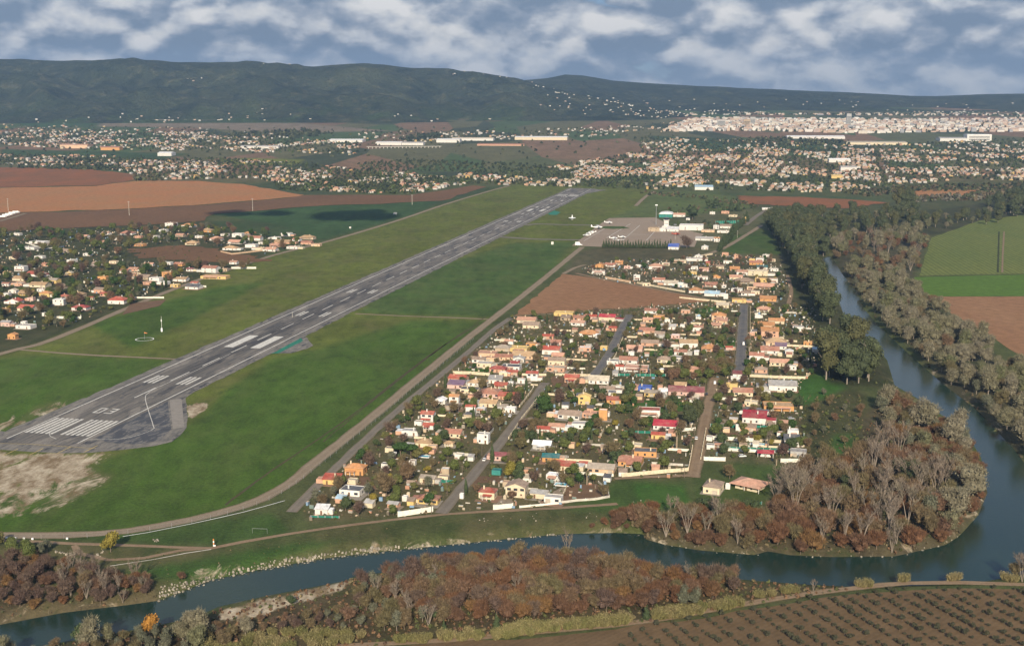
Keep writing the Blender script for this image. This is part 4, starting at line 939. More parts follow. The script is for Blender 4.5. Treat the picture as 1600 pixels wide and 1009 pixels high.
# column, row (foot of the front), width in photo pixels, wall, roof, form, storeys
HOUSES = """
553 742 30 orange orange H 1.5|517 757 26 yellow red S|549 757 14 cream beige F|546 775 34 white slate F|531 786 15 salmon lightblue S|502 804 20 white white S|575 793 15 cream grey S|613 794 17 salmon grey G|632 783 8 white white F|641 790 11 yellow brown S|668 788 32 yellow redbrown H|667 755 24 cream greybrown G|692 753 16 cream brown F
713 597 27 salmon red G|711 607 25 pink purple S|744 604 27 white tan H|773 599 21 white grey S|782 607 20 cream red G|814 599 12 white grey F|797 603 9 white white F|709 632 15 white orange G 2|688 631 15 white white T|733 615 29 cream slate F|764 621 33 pink redbrown H|762 636 27 cream tan G|794 625 32 salmon red G|735 648 15 white red G 2|751 645 14 grey white F|785 641 16 greyx greybrown G|797 645 16 white white F|667 660 20 white red G 2|669 671 16 white red G|640 681 26 white grey F|661 699 25 cream tan H|706 684 27 cream redbrown G|701 698 14 cream tan H|754 693 18 white grey F 2|706 641 22 brown slate F
784 720 26 pink maroon G|860 722 26 orange teal G|877 722 9 salmon brown F|846 702 28 grey white G|879 735 35 cream red G|760 780 25 cream red H 1.5|805 777 31 cream brown T 2|841 779 27 cream grey G|863 786 27 white grey F|823 742 16 salmon brown F|823 753 14 white beige S|864 751 23 white white F|775 742 14 teal teal F|735 720 9 white grey S|721 779 6 white white F
888 655 34 white brown G|922 653 25 salmon salmon F|942 657 13 orange white F 3|913 632 19 yellow yellow T 2|869 673 25 white salmon G|848 677 20 white red G|906 670 26 white grey F|959 631 22 orange red G|948 614 23 white brown G|893 598 22 salmon red G 1.5|909 599 10 salmon brown T 1.5|935 600 31 white beige G|992 609 12 white salmon T|962 610 15 white beige F
911 730 13 white red G|938 740 41 peach greybrown G|983 729 35 orange redbrown G|993 703 18 cream beige F|1008 714 35 orange slate F|947 706 17 tan brown G
880 494 30 yellow yellow F|883 501 15 tan brown S|904 501 18 salmon redbrown G|902 509 21 white salmon G|923 499 18 pink red G|948 502 25 cream crimson G 1.5|919 526 29 white orange H|860 554 27 white red G 1.5|871 560 19 yellow salmon G|869 571 26 cream brown G 1.5|868 581 28 salmon beige F|868 539 16 pink redbrown G|856 530 17 salmon red G|914 549 18 salmon white F|957 517 12 salmon red G
1017 490 20 white redbrown G|1012 504 15 peach salmon G|1029 500 16 orange brown F 1.5|1011 521 25 salmon redbrown G|1030 526 15 white brown G|1015 541 27 salmon brown G|991 549 24 pink salmon G|981 568 28 white redbrown G|993 581 37 white salmon F|957 570 18 white slate F|968 578 12 white red G|943 547 11 yellow beige F
822 505 29 cream salmon G|829 513 25 cream brown G|795 538 13 white salmon G|785 549 24 tan greybrown H|787 563 27 peach redbrown G|759 558 29 peach salmon F|816 561 34 peach tan G|809 550 29 yellow yellow F|747 567 20 white brown G|756 574 23 cream grey F|768 565 20 peach salmon F|810 566 17 white grey T|777 582 25 salmon darkred H|797 579 29 white slate F|804 572 14 white darkred G|831 595 18 white red G 2|800 587 17 salmon red G|786 588 13 cream white F|829 542 15 orange brown F
1007 611 20 blue blue F|1018 620 23 yellow greybrown G|1036 617 13 grey white S|1072 618 55 pink maroon G|1063 607 18 tan tan G|1014 651 34 white red F 1.5|1039 672 37 white crimson G|1028 686 21 yellow red G
1129 481 19 cream beige G|1123 502 22 peach orange H 2|1127 506 17 peach salmon S|1119 512 15 cream salmon G|1090 518 16 white redbrown G 1.5|1044 515 23 white grey G|1076 543 28 white tan G 1.5|1108 549 24 salmon orange H|1063 555 19 white redbrown G|1096 499 11 white lightblue G|1071 490 14 salmon beige F|1055 529 13 pink white F|1037 567 21 cream brown H|1059 565 22 white grey F|1082 582 18 salmon salmon H|1005 582 13 salmon redbrown F|1139 547 10 pink red G|1152 590 14 white maroon S
1200 471 25 orange orange G|1193 487 21 cream salmon H|1184 497 9 white white F|1213 506 24 cream orange G|1197 513 25 peach orange G|1203 527 27 salmon orange G 2|1249 518 14 white slate F 1.5|1213 540 32 peach tan H|1220 546 17 white purple S|1203 553 28 white redbrown G|1233 554 12 white white T|1182 563 22 white redbrown G 1.5|1262 540 13 orange tan F|1218 572 29 cream salmon G|1189 583 19 salmon brown H|1237 578 14 white grey F|1274 550 9 white lightblue S
1143 610 18 yellow yellow F 1.5|1161 619 30 cream redbrown G|1223 611 43 white grey G 1.5|1149 596 14 white white F|1217 642 46 orange tan F|1177 648 22 white slate G|1195 648 12 white slate G|1178 662 36 white crimson S 1.5|1168 674 25 salmon brown G|1153 673 7 white white F 1.5|1239 683 17 white white F 1.5|1237 698 23 white slate S 1.5|1110 702 12 white slate F|1122 699 14 brown slate F|1108 689 9 white slate F|1247 714 24 grey grey F|1173 635 20 cream beige F
1133 400 10 salmon salmon F 1.5|1151 405 8 salmon brown F 2|1175 410 9 yellow yellow F 1.5|1187 409 12 white grey F 1.5|1181 414 20 orange redbrown G|1191 421 16 white teal G|1160 430 18 white salmon G 1.5|1184 431 30 cream beige F 2|1148 423 15 orange orange G|1109 414 12 salmon red G|1084 408 24 white grey F|1090 403 9 white white T|1150 437 20 cream salmon G|1163 443 29 tan brown H|1189 441 19 yellow tan F 1.5|1207 442 16 white salmon F 1.5|1111 448 19 salmon redbrown G|1087 458 21 white orange H|1112 463 23 white lightblue G|1134 467 7 white white F 2|1155 473 22 yellow orange F|1172 453 10 peach beige F|1151 456 17 white grey F|1119 435 8 orange orange T|1193 451 31 peach salmon G|1067 449 14 white beige F|1137 412 13 white beige F|1125 420 12 cream brown G|1100 424 14 pink salmon G|1210 424 12 white grey F|1128 450 13 white salmon F|1165 462 14 white brown G|1180 460 13 cream grey F|1098 437 16 white salmon F|1197 402 11 white grey F|1207 409 9 cream brown F
937 418 14 orange orange T|953 417 16 white redbrown G|967 413 12 orange orange G|935 428 20 white salmon F|1025 421 22 white salmon H 1.5|995 438 10 white white F 2|1029 441 19 white redbrown G|1048 446 22 white beige G|1063 448 9 white white F 1.5|1059 411 25 cream beige F|1085 421 11 white grey F|1082 429 13 yellow beige F|997 418 8 white white F|1040 415 12 cream grey F|980 420 10 pink salmon F|1010 447 12 cream brown F
91 477 17 white white F 2|99 467 14 salmon red H|181 475 27 white red H 1.5|123 485 24 white darkred H|38 486 25 cream red G|20 475 20 white red T|69 464 18 yellow orange H 1.5|39 462 23 yellow tan G|19 458 13 white beige T|58 449 28 cream tan G|80 443 19 yellow greybrown G 1.5|119 464 18 tan tan H|154 458 17 salmon brown G 1.5|159 438 14 orange orange F 1.5|52 432 27 white red G|28 439 20 cream tan G|107 430 10 yellow beige T|18 530 13 orange orange T 1.5|8 510 16 pink grey G 1.5|36 514 26 white grey F|36 507 8 white white F|193 427 14 white redbrown G|211 430 17 cream beige F|162 463 13 salmon red G|141 469 9 cream red G|213 435 12 tan orange G|26 447 18 salmon beige F|95 450 14 brown brown H|8 447 12 white redbrown G|10 430 12 cream tan G|5 488 14 orange orange G|70 494 10 white grey F|110 470 9 white grey F|63 456 12 white salmon F|8 463 11 white grey F|47 470 10 pink brown F
260 433 15 orange brown F 2|326 426 25 white redbrown G 2|333 436 42 yellow salmon F|282 440 18 white tan G|299 452 22 white slate G|303 446 12 white red G|241 442 18 white grey F 2|296 424 11 white maroon G|364 413 12 white salmon G|278 416 14 orange redbrown G|260 414 14 white grey F|232 416 14 white salmon G|207 424 15 salmon salmon G|212 430 20 cream grey F|222 437 21 tan brown G|350 424 10 tan salmon F|230 445 16 salmon brown F|255 445 14 white white F|272 449 13 yellow beige F
216 385 15 orange tan F|298 383 19 cream tan H|321 363 19 orange tan H|293 355 20 white orange H|266 354 17 white salmon F 2|336 376 18 white salmon H|367 381 24 white salmon G|370 371 16 white grey F 2|358 391 22 white tan H|394 376 26 white redbrown G 1.5|391 387 17 white grey F 1.5|440 381 25 salmon tan G|422 393 17 white salmon G|445 369 17 white grey F 1.5|478 374 23 cream tan H|478 382 17 salmon redbrown G|493 385 14 peach salmon F|389 367 16 brown orange H|456 389 18 white salmon F|254 362 12 white grey F|57 381 28 white white F|40 390 30 white grey F|97 395 18 cream brown G|197 367 20 white redbrown H|164 367 13 white salmon G|155 381 17 white salmon G|30 424 16 white grey F 2|410 382 14 white brown F|428 386 15 salmon salmon G|405 391 14 cream salmon F|462 377 12 white redbrown G|430 374 13 white grey F|350 369 12 white brown F|310 372 12 white grey F|280 370 13 tan salmon G|240 372 12 white brown F|180 375 13 white grey F|130 372 12 white salmon G|215 372 10 salmon brown F|25 368 12 white grey F|85 382 11 salmon brown F|60 404 14 white grey F|20 405 14 cream salmon F|110 410 13 white grey F|150 415 14 white brown G|70 416 12 salmon redbrown G|135 400 12 white beige F|176 412 12 cream salmon F
"""
for line in HOUSES.strip().split('\n'):
    for rec in line.split('|'):
        q = rec.split(); wc = 'grey' if q[3] == 'greyx' else q[3]
        house(float(q[0]), float(q[1]), float(q[2]), wc, q[4], q[5], (float(q[6]) if '.' in q[6] else int(q[6])) if len(q) > 6 else 1)
_sp = []
for poly, n in (([(520, 790), (570, 715), (690, 610), (840, 605), (735, 740), (690, 790)], 16), ([(870, 605), (1100, 605), (1085, 725), (880, 775), (760, 780)], 20), ([(820, 500), (975, 495), (930, 580), (730, 590)], 9), ([(1000, 500), (1150, 488), (1145, 585), (950, 588)], 14), ([(1175, 488), (1250, 488), (1262, 580), (1172, 585)], 10), ([(1125, 610), (1240, 610), (1250, 705), (1108, 705)], 9)):
    P_ = ground_at(*np.array(poly, float).T)[:, :2]; c_ = 0
    for _ in range(4000):
        if c_ >= n: break
        x, y = R.uniform(*[f_(P_[:, 0]) for f_ in (min, max)]), R.uniform(*[f_(P_[:, 1]) for f_ in (min, max)])
        if not inside(np.array([x]), np.array([y]), P_.tolist())[0]: continue
        if min(math.hypot(x - h[0], (y - h[1] - h[3] / 2)) - h[2] * .5 for h in HOUSE_SPOTS) < 4.5: continue
        if min(float(seg_dist(np.array([x]), np.array([y]), line_pts(q_[0])[::3], False)[0]) for q_ in LANES.values()) < 8: continue
        px, py = project(x, y, 0.); W_ = R.uniform(3.4, 5.1)
        house(float(px), float(py), W_ * F / (y * CP + HC * SP), R.choice(('white', 'white', 'cream', 'salmon', 'grey', 'tan', 'peach')), R.choice(('grey', 'white', 'salmon', 'brown', 'redbrown', 'beige', 'slate')), R.choice('FFSSG')); c_ += 1
# three that stand at their own angle near the river
house(1111, 772, 26, 'cream', 'brown', 'H', 1.5, rad(-10), 13, lab='cream house with dark brown hipped roof beside the green meadow and earth lane', chim=True, extra=False)
def pavilion(px, py, W, D, yaw, rc, name, lab, cat, h=2.8, walls='cream', inset=2.2):
    g = G(px, py); t = empty(name, g, yaw); tag(t, lab, cat)
    MB().box(-W / 2 + inset, W / 2 - inset, -D / 2 + inset, D / 2 - inset, -.5, h - .05).build('wall', wallmat(walls), t)
    m = min(W, D) / 2; top = h + m * math.tan(rad(20)); e = .3; x, y = W / 2 + e, D / 2 + e
    A, B = ((-W / 2 + m, 0), (W / 2 - m, 0)); V = [(-x, -y, h), (x, -y, h), (x, y, h), (-x, y, h), (-x, -y, h + .2), (x, -y, h + .2), (x, y, h + .2), (-x, y, h + .2), (*A, top), (B[0] + .01, 0, top)]
    MB().add(V, [(3, 2, 1, 0), (0, 1, 5, 4), (1, 2, 6, 5), (2, 3, 7, 6), (3, 0, 4, 7), (4, 5, 9, 8), (5, 6, 9), (6, 7, 8, 9), (7, 4, 8)]).build('roof', roofmat(rc), t)
    for sx in (-1, 0, 1):
        for sy in (-1, 1): obj('porch_post', POST, t, (sx * (W / 2 - .2), sy * (D / 2 - .2), h - 2.25))
    obj('door', DOORM, t, (0, -D / 2 + inset, 0)); obj('window', WIN, t, (3, -D / 2 + inset, .9)); obj('window', WIN, t, (-3, -D / 2 + inset, .9))
    HOUSE_SPOTS.append((g.x, g.y - D / 2, W, D, yaw)); return t
pavilion(1172, 762, 17, 14, rad(-38), 'salmon', 'house', 'wide salmon hipped roof house with open porch of posts beside bare riverside trees', 'house')
pavilion(1196, 712, 9, 7, rad(-12), 'crimson', 'garden_pavilion', 'open pavilion under a bright crimson hipped roof beside a palm', 'pavilion', 2.5, 'white', 1.6)
house(1137, 764, 7, 'white', 'white', 'F', 1, lab='little white shed between the brown roofed house and the salmon roofed porch house', cat='shed')
# each label singles out one house
for key, items in LABELS.items():
    items.sort(key=lambda q: q[0])
    for i, (px, py, t) in enumerate(items):
        n = len(items)
        if n == 1: t['label'] = key
        elif n == 2: t['label'] = key + (', left one' if i == 0 else ', right one')
        else: t['label'] = key.replace(' estate beside the apron', ' apron estate').replace('upper between', 'between') + ', ' + ('rightmost' if i == n - 1 else (ORD[i] if i < len(ORD) else 'number ' + str(i + 1))).replace('from the ', 'from ')

for key, items in LABELS.items():
    for px, py, t in items:
        if len(t['label'].split()) > 16: t['label'] = t['label'].replace('two storey ', 'tall ').replace('long low ', 'long ').replace(' the ', ' ')
        if len(t['label'].split()) > 16: t['label'] = t['label'].replace('higher up ', '').replace(' roof,', ' top,')
# ------------------------------------------------------------------ airfield buildings
A = lambda *a, **k_: house(*a, cat=k_.pop('cat', 'airfield_building'), extra=False, **k_)
A(1061, 339, 19, 'white', 'salmon', 'G', 1.5, lab='white building beside the green doored hangar')
A(1080, 360, 37, 'white', 'white', 'F', 3, depth=22, lab='big plain white terminal hall behind the apron')
A(1034, 362, 12, 'white', 'white', 'T', 1.5, lab='small white gabled hut at the foot of the control tower')
A(1051, 362, 18, 'white', 'white', 'S', 1.5, lab='white shed between control tower and terminal hall')
A(1021, 362, 17, 'tan', 'tan', 'F', 2, lab='stepped brown building at the apron corner left of the tower')
A(1106, 363, 20, 'peach', 'beige', 'F', 1, lab='low cream wing right of the terminal hall')
A(1130, 364, 19, 'white', 'beige', 'F', 1, lab='low white building with beige roof behind the row of cypress trees')
A(1119, 358, 9, 'white', 'white', 'F', 2, lab='small two storey white block right of the terminal hall')
A(1134, 357, 18, 'white', 'brown', 'G', 1.5, lab='white building with brown roof right of the terminal hall')
A(1102, 376, 31, 'white', 'grey', 'G', 1, lab='long white office range with grey roof beside the red leaved tree')
A(1120, 378, 9, 'white', 'orange', 'G', 2, lab='two storey white office with orange roof at the end of the office range')
A(1052, 390, 16, 'white', 'blue', 'G', 1.5, depth=30, lab='blue roofed hangar with white gable behind the dark hedge row')
A(1101, 390, 10, 'white', 'white', 'T', 1.5, lab='small white gabled store alone in the stubble field')
A(1113, 335, 8, 'white', 'beige', 'F', 1.5, lab='small white cottage behind the terminal'); A(1133, 334, 12, 'salmon', 'redbrown', 'F', 1.5, lab='salmon cottage beside two dark conifers behind the terminal')
A(1145, 339, 13, 'cream', 'tan', 'F', 1, lab='low cream cottage left of the green netting'); A(1075, 344, 6, 'white', 'white', 'F', 1, lab='tiny white kiosk left of the big dark trees by the terminal')
A(863, 382, 3.6, 'white', 'white', 'F', 1.5, lab='white equipment hut in the grass right of the runway'); A(617, 335, 5, 'white', 'white', 'F', 1, lab='white hut in the green field left of the runway'); A(547, 357, 2.6, 'white', 'white', 'F', 1, lab='tiny white cabin in the green field left of the runway')
A(1202, 328, 22, 'white', 'white', 'F', 1, lab='long low white shelter where the access road meets the trees')
g = G(1040, 340); t = empty('hangar', g, AXIS); tag(t, 'hangar with green sides and curved white roof beside the apron', 'hangar')
W = 21 * g.y / F; MB().box(-W / 2, W / 2, 0, 26, -.5, 6).build('wall', wallmat('green'), t); b = MB()
n = 10; V = [((-W / 2 - .3) * math.cos(math.pi * i / n), y, 6 + 3.4 * math.sin(math.pi * i / n)) for y in (-.4, 26.4) for i in range(n + 1)]
b.add(V, [(i + 1, i, n + 1 + i, n + 2 + i) for i in range(n)] + [tuple(range(n, -1, -1))[::-1], tuple(range(n + 1, 2 * n + 2))[::-1]]); b.build('roof', roofmat('white'), t)
dm = MB().box(-1.9, 1.9, -.12, .0, 0, 5).me('door', wallmat('teal'))
for i in range(5): obj('door', dm, t, (-W / 2 + W * (i + .5) / 5, -.01, 0))
# the control tower
g = G(1041, 359); t = empty('control_tower', g, AXIS); tag(t, 'white airfield control tower with dark glass cab', 'tower')
MB().box(-6, 6, -4, 6, -.5, 6.5).build('base', wallmat('white'), t); MB().box(-3.6, 3.6, -2, 5, 6.5, 15).build('shaft', wallmat('white'), t)
MB().box(-4.6, 4.6, -3, 6, 15, 15.8).build('balcony', wallmat('white'), t)
b = MB(); b.add([(q[0] * k_, 1.5 + q[1] * k_, z) for k_, z in ((3.3, 15.8), (4.1, 19)) for q in [(math.cos(i * math.pi / 4 + .39), math.sin(i * math.pi / 4 + .39)) for i in range(8)]], [(i, (i + 1) % 8, 8 + (i + 1) % 8, 8 + i) for i in range(8)]); b.build('cab_glass', GLASS, t)
MB().tube((0, 1.5, 19), (0, 1.5, 19.7), 4.5, 4.2, 8).build('cab_roof', roofmat('slate'), t); MB().tube((0, 1.5, 19.7), (0, 1.5, 25), .1, .05, 5).build('aerial', STEEL, t)
for i in range(3): obj('window', WINW, t, (-3.5 + 3.5 * i, -4, 2)); obj('window', WIN, t, (-2 + 2 * i, -2, 9.5))
# ------------------------------------------------------------------ vegetation
def leaf_fn(c1, c2, c3=None, trans=.0):
    def fn(nt, p):
        b = NB(nt); t = b.attr('tone'); o = b.orand()
        c = b.mix(o, c1, c2)
        if c3: c = b.mix(b.rng(b.math('FRACT', b.math('MULTIPLY', o, 7.31)), .62, .95), c, c3)
        n = b.noise(b.coord('Object'), .45, 3, .6)
        b.put(p.inputs['Base Color'], b.scale(c, b.math('MULTIPLY', b.rng(t, 0, 1, .55, 1.45), b.rng(n, .3, .7, .78, 1.22)))); p.inputs['Roughness'].default_value = .8; p.inputs['Specular IOR Level'].default_value = .15
    return fn
LEAF = {
    'eucalyptus': mat('leaf_eucalyptus', leaf_fn((.056, .070, .036), (.068, .080, .038), (.082, .082, .036))),
    'greypoplar': mat('leaf_grey_poplar', leaf_fn((.180, .160, .112), (.148, .138, .082), (.112, .118, .058))),
    'rust': mat('leaf_rust', leaf_fn((.142, .072, .038), (.115, .068, .044), (.168, .098, .042))),
    'brown': mat('leaf_brown', leaf_fn((.145, .105, .062), (.120, .105, .052), (.150, .092, .060))),
    'bare': mat('twig_bare', leaf_fn((.215, .172, .132), (.165, .130, .098), (.180, .155, .110))),
    'reed': mat('leaf_reed', leaf_fn((.240, .200, .098), (.190, .175, .070), (.150, .150, .055))),
    'garden': mat('leaf_garden', leaf_fn((.080, .100, .030), (.096, .112, .036), (.118, .110, .042))),
    'olive': mat('leaf_olive', leaf_fn((.052, .054, .034), (.060, .058, .034))),
    'dark': mat('leaf_dark', leaf_fn((.048, .068, .032), (.058, .078, .034))),
    'pine': mat('leaf_pine', leaf_fn((.035, .068, .020), (.040, .074, .022))),
    'silver': mat('leaf_silver', leaf_fn((.125, .125, .085), (.100, .105, .070))),
    'yellow': mat('leaf_yellow', leaf_fn((.205, .160, .030), (.165, .145, .034))),
    'orange': mat('leaf_orange', leaf_fn((.330, .150, .030), (.28, .14, .03))),
    'plum': mat('leaf_plum', leaf_fn((.098, .064, .052), (.115, .082, .060))),
    'palm': mat('leaf_palm', leaf_fn((.085, .080, .035), (.075, .078, .035))),
}
BARK = plain('bark', (.17, .13, .10), .9, .2, 2.); PALEBARK = plain('pale_bark', (.27, .225, .185), .9, .2, 2.)
def unit(r, n):
    v = r.normal(size=(n, 3)); return v / np.linalg.norm(v, axis=1)[:, None]
def cards(C, Nn, size, r, asp=1.):
    n = len(C); a = np.cross(Nn, r.normal(size=(n, 3))); a /= np.linalg.norm(a, axis=1)[:, None] + 1e-9; b_ = np.cross(Nn, a)
    s1 = (size * r.uniform(.55, 1.35, n))[:, None] if np.ndim(size) == 0 else size[:, None]; s2 = s1 * asp
    V = np.stack([C - a * s1 * .5, C + b_ * s2 * .5 + a * s1 * r.uniform(-.2, .2, (n, 1)), C + a * s1 * .5, C - b_ * s2 * .5], 1).reshape(-1, 3)
    return V
def slivers(A, B, w_, r):
    d = B - A; side = np.cross(d, r.normal(size=d.shape)); side /= np.linalg.norm(side, axis=1)[:, None] + 1e-9; w_ = (w_ * r.uniform(.6, 1.3, len(A)))[:, None]
    mid = (A + B) / 2 + side * w_ * r.normal(size=(len(A), 1))
    return np.stack([A - side * w_ * .3, mid - side * w_ * .5, B, mid + side * w_ * .5], 1).reshape(-1, 3)
_g = np.linspace(-1, 1, 5)
def _cubesphere():
    V, Q = [], []
    for ax in range(3):
        for s in (-1, 1):
            k0 = len(V)
            for i in range(5):
                for j in range(5):
                    v = [0, 0, 0]; v[ax] = s; v[(ax + 1) % 3] = _g[i] * s; v[(ax + 2) % 3] = _g[j]; V.append(v)
            Q += [(k0 + i * 5 + j, k0 + (i + 1) * 5 + j, k0 + (i + 1) * 5 + j + 1, k0 + i * 5 + j + 1) for i in range(4) for j in range(4)]
    V = np.array(V, float); return V / np.linalg.norm(V, axis=1)[:, None], np.array(Q)
CSV, CSQ = _cubesphere()
def crown(name, lobes, n, size, m, r, core=.78, up=.35, asp=1.0, jit=.6, sliv=0, slen=1.6, sw_=.16, smooth_core=False):
    """leaf clumps spread over uneven lobes, with gaps between them"""
    C = np.array([q[0] for q in lobes], float); Rr = np.array([q[1] for q in lobes], float)
    p = (Rr.prod(1) ** .66); li = r.choice(len(lobes), n, p=p / p.sum())
    D = unit(r, n); D[:, 2] = np.where(D[:, 2] < -up, -D[:, 2] * .6, D[:, 2]); D /= np.linalg.norm(D, axis=1)[:, None]
    Pp = C[li] + Rr[li] * D * r.uniform(.80, 1.14, n)[:, None]
    keep = np.ones(n, bool)
    for c_, r_ in zip(C, Rr): keep &= (((Pp - c_) / r_) ** 2).sum(1) > .42
    Pp, D2 = Pp[keep], D[keep]; Nn = D2 + r.normal(size=D2.shape) * jit; Nn /= np.linalg.norm(Nn, axis=1)[:, None]
    Vs = [cards(Pp, Nn, size, r, asp)]; tone = [np.clip(r.normal(.5, .22, len(Pp)), 0, 1)]
    if sliv:
        li = r.choice(len(lobes), sliv, p=p / p.sum()); D = unit(r, sliv); D[:, 2] = np.abs(D[:, 2]) * .9 + .1; D /= np.linalg.norm(D, axis=1)[:, None]
        A = C[li] + Rr[li] * D * r.uniform(.45, .95, sliv)[:, None]; d = D * .7 + np.array([0, 0, .7]) + r.normal(size=D.shape) * .25
        Vs.append(slivers(A, A + d / np.linalg.norm(d, axis=1)[:, None] * (slen * r.uniform(.6, 1.3, sliv))[:, None], sw_, r)); tone.append(np.clip(r.normal(.6, .25, sliv), 0, 1))
    V = np.concatenate(Vs); Q = np.arange(len(V)).reshape(-1, 4); tone = np.concatenate(tone)
    if core:
        for c_, r_ in zip(C, Rr):
            k0 = len(V); W = CSV * (r_ * core) * (1 + .22 * r.normal(size=(1, 1)) * 0) ; W = W * (1 + .16 * np.sin(CSV[:, :1] * 5 + c_[0]) * np.cos(CSV[:, 1:2] * 6 + c_[1])) + c_
            V = np.concatenate([V, W]); Q = np.concatenate([Q, CSQ + k0]); tone = np.concatenate([tone, np.clip(r.normal(.42, .12, len(CSQ)), 0, 1)])
    return qmesh(name, V, Q, m, tone=tone)
def limbs(name, H, r0, m, r, n=5, spread=.35, base=0.35, n2=2, tw=.5, lean=0.):
    b = MB(); top = Vector((lean * H, 0, H * .72)); b.tube((0, 0, -.4), top * .5, r0, r0 * .72, 6, cap=False); b.tube(top * .5, top, r0 * .72, r0 * .3, 5, cap=False)
    for i in range(n):
        t = base + (.95 - base) * (i + r.uniform(0, .8)) / n; a = r.uniform(0, 6.28); p = top * t
        q = p + Vector((math.cos(a) * H * spread, math.sin(a) * H * spread, H * r.uniform(.2, .42))) * r.uniform(.6, 1.)
        b.tube(p, q, r0 * .45, r0 * .16, 4, cap=False)
        for _ in range(n2):
            s = p.lerp(q, r.uniform(.4, .9)); a2 = r.uniform(0, 6.28); b.tube(s, s + Vector((math.cos(a2) * H * .16, math.sin(a2) * H * .16, H * r.uniform(.1, .22))), r0 * .18, r0 * .06, 3, cap=False)
    return b.me(name, m)
PROTO = {}
def lob(r, n, W, H, z0, zs=1., base=.5):
    out = []
    for i in range(n):
        a = r.uniform(0, 6.28); d = W * .5 * math.sqrt(r.uniform(0, 1)) * .62; z = z0 + (H - z0) * r.uniform(.28, .80)
        k_ = W * r.uniform(.20, .34); out.append(((d * math.cos(a), d * math.sin(a), z), (k_, k_ * r.uniform(.85, 1.15), k_ * zs * r.uniform(.8, 1.1))))
    out.append(((0, 0, z0 + (H - z0) * .42), (W * .30, W * .30, (H - z0) * .42))); return out
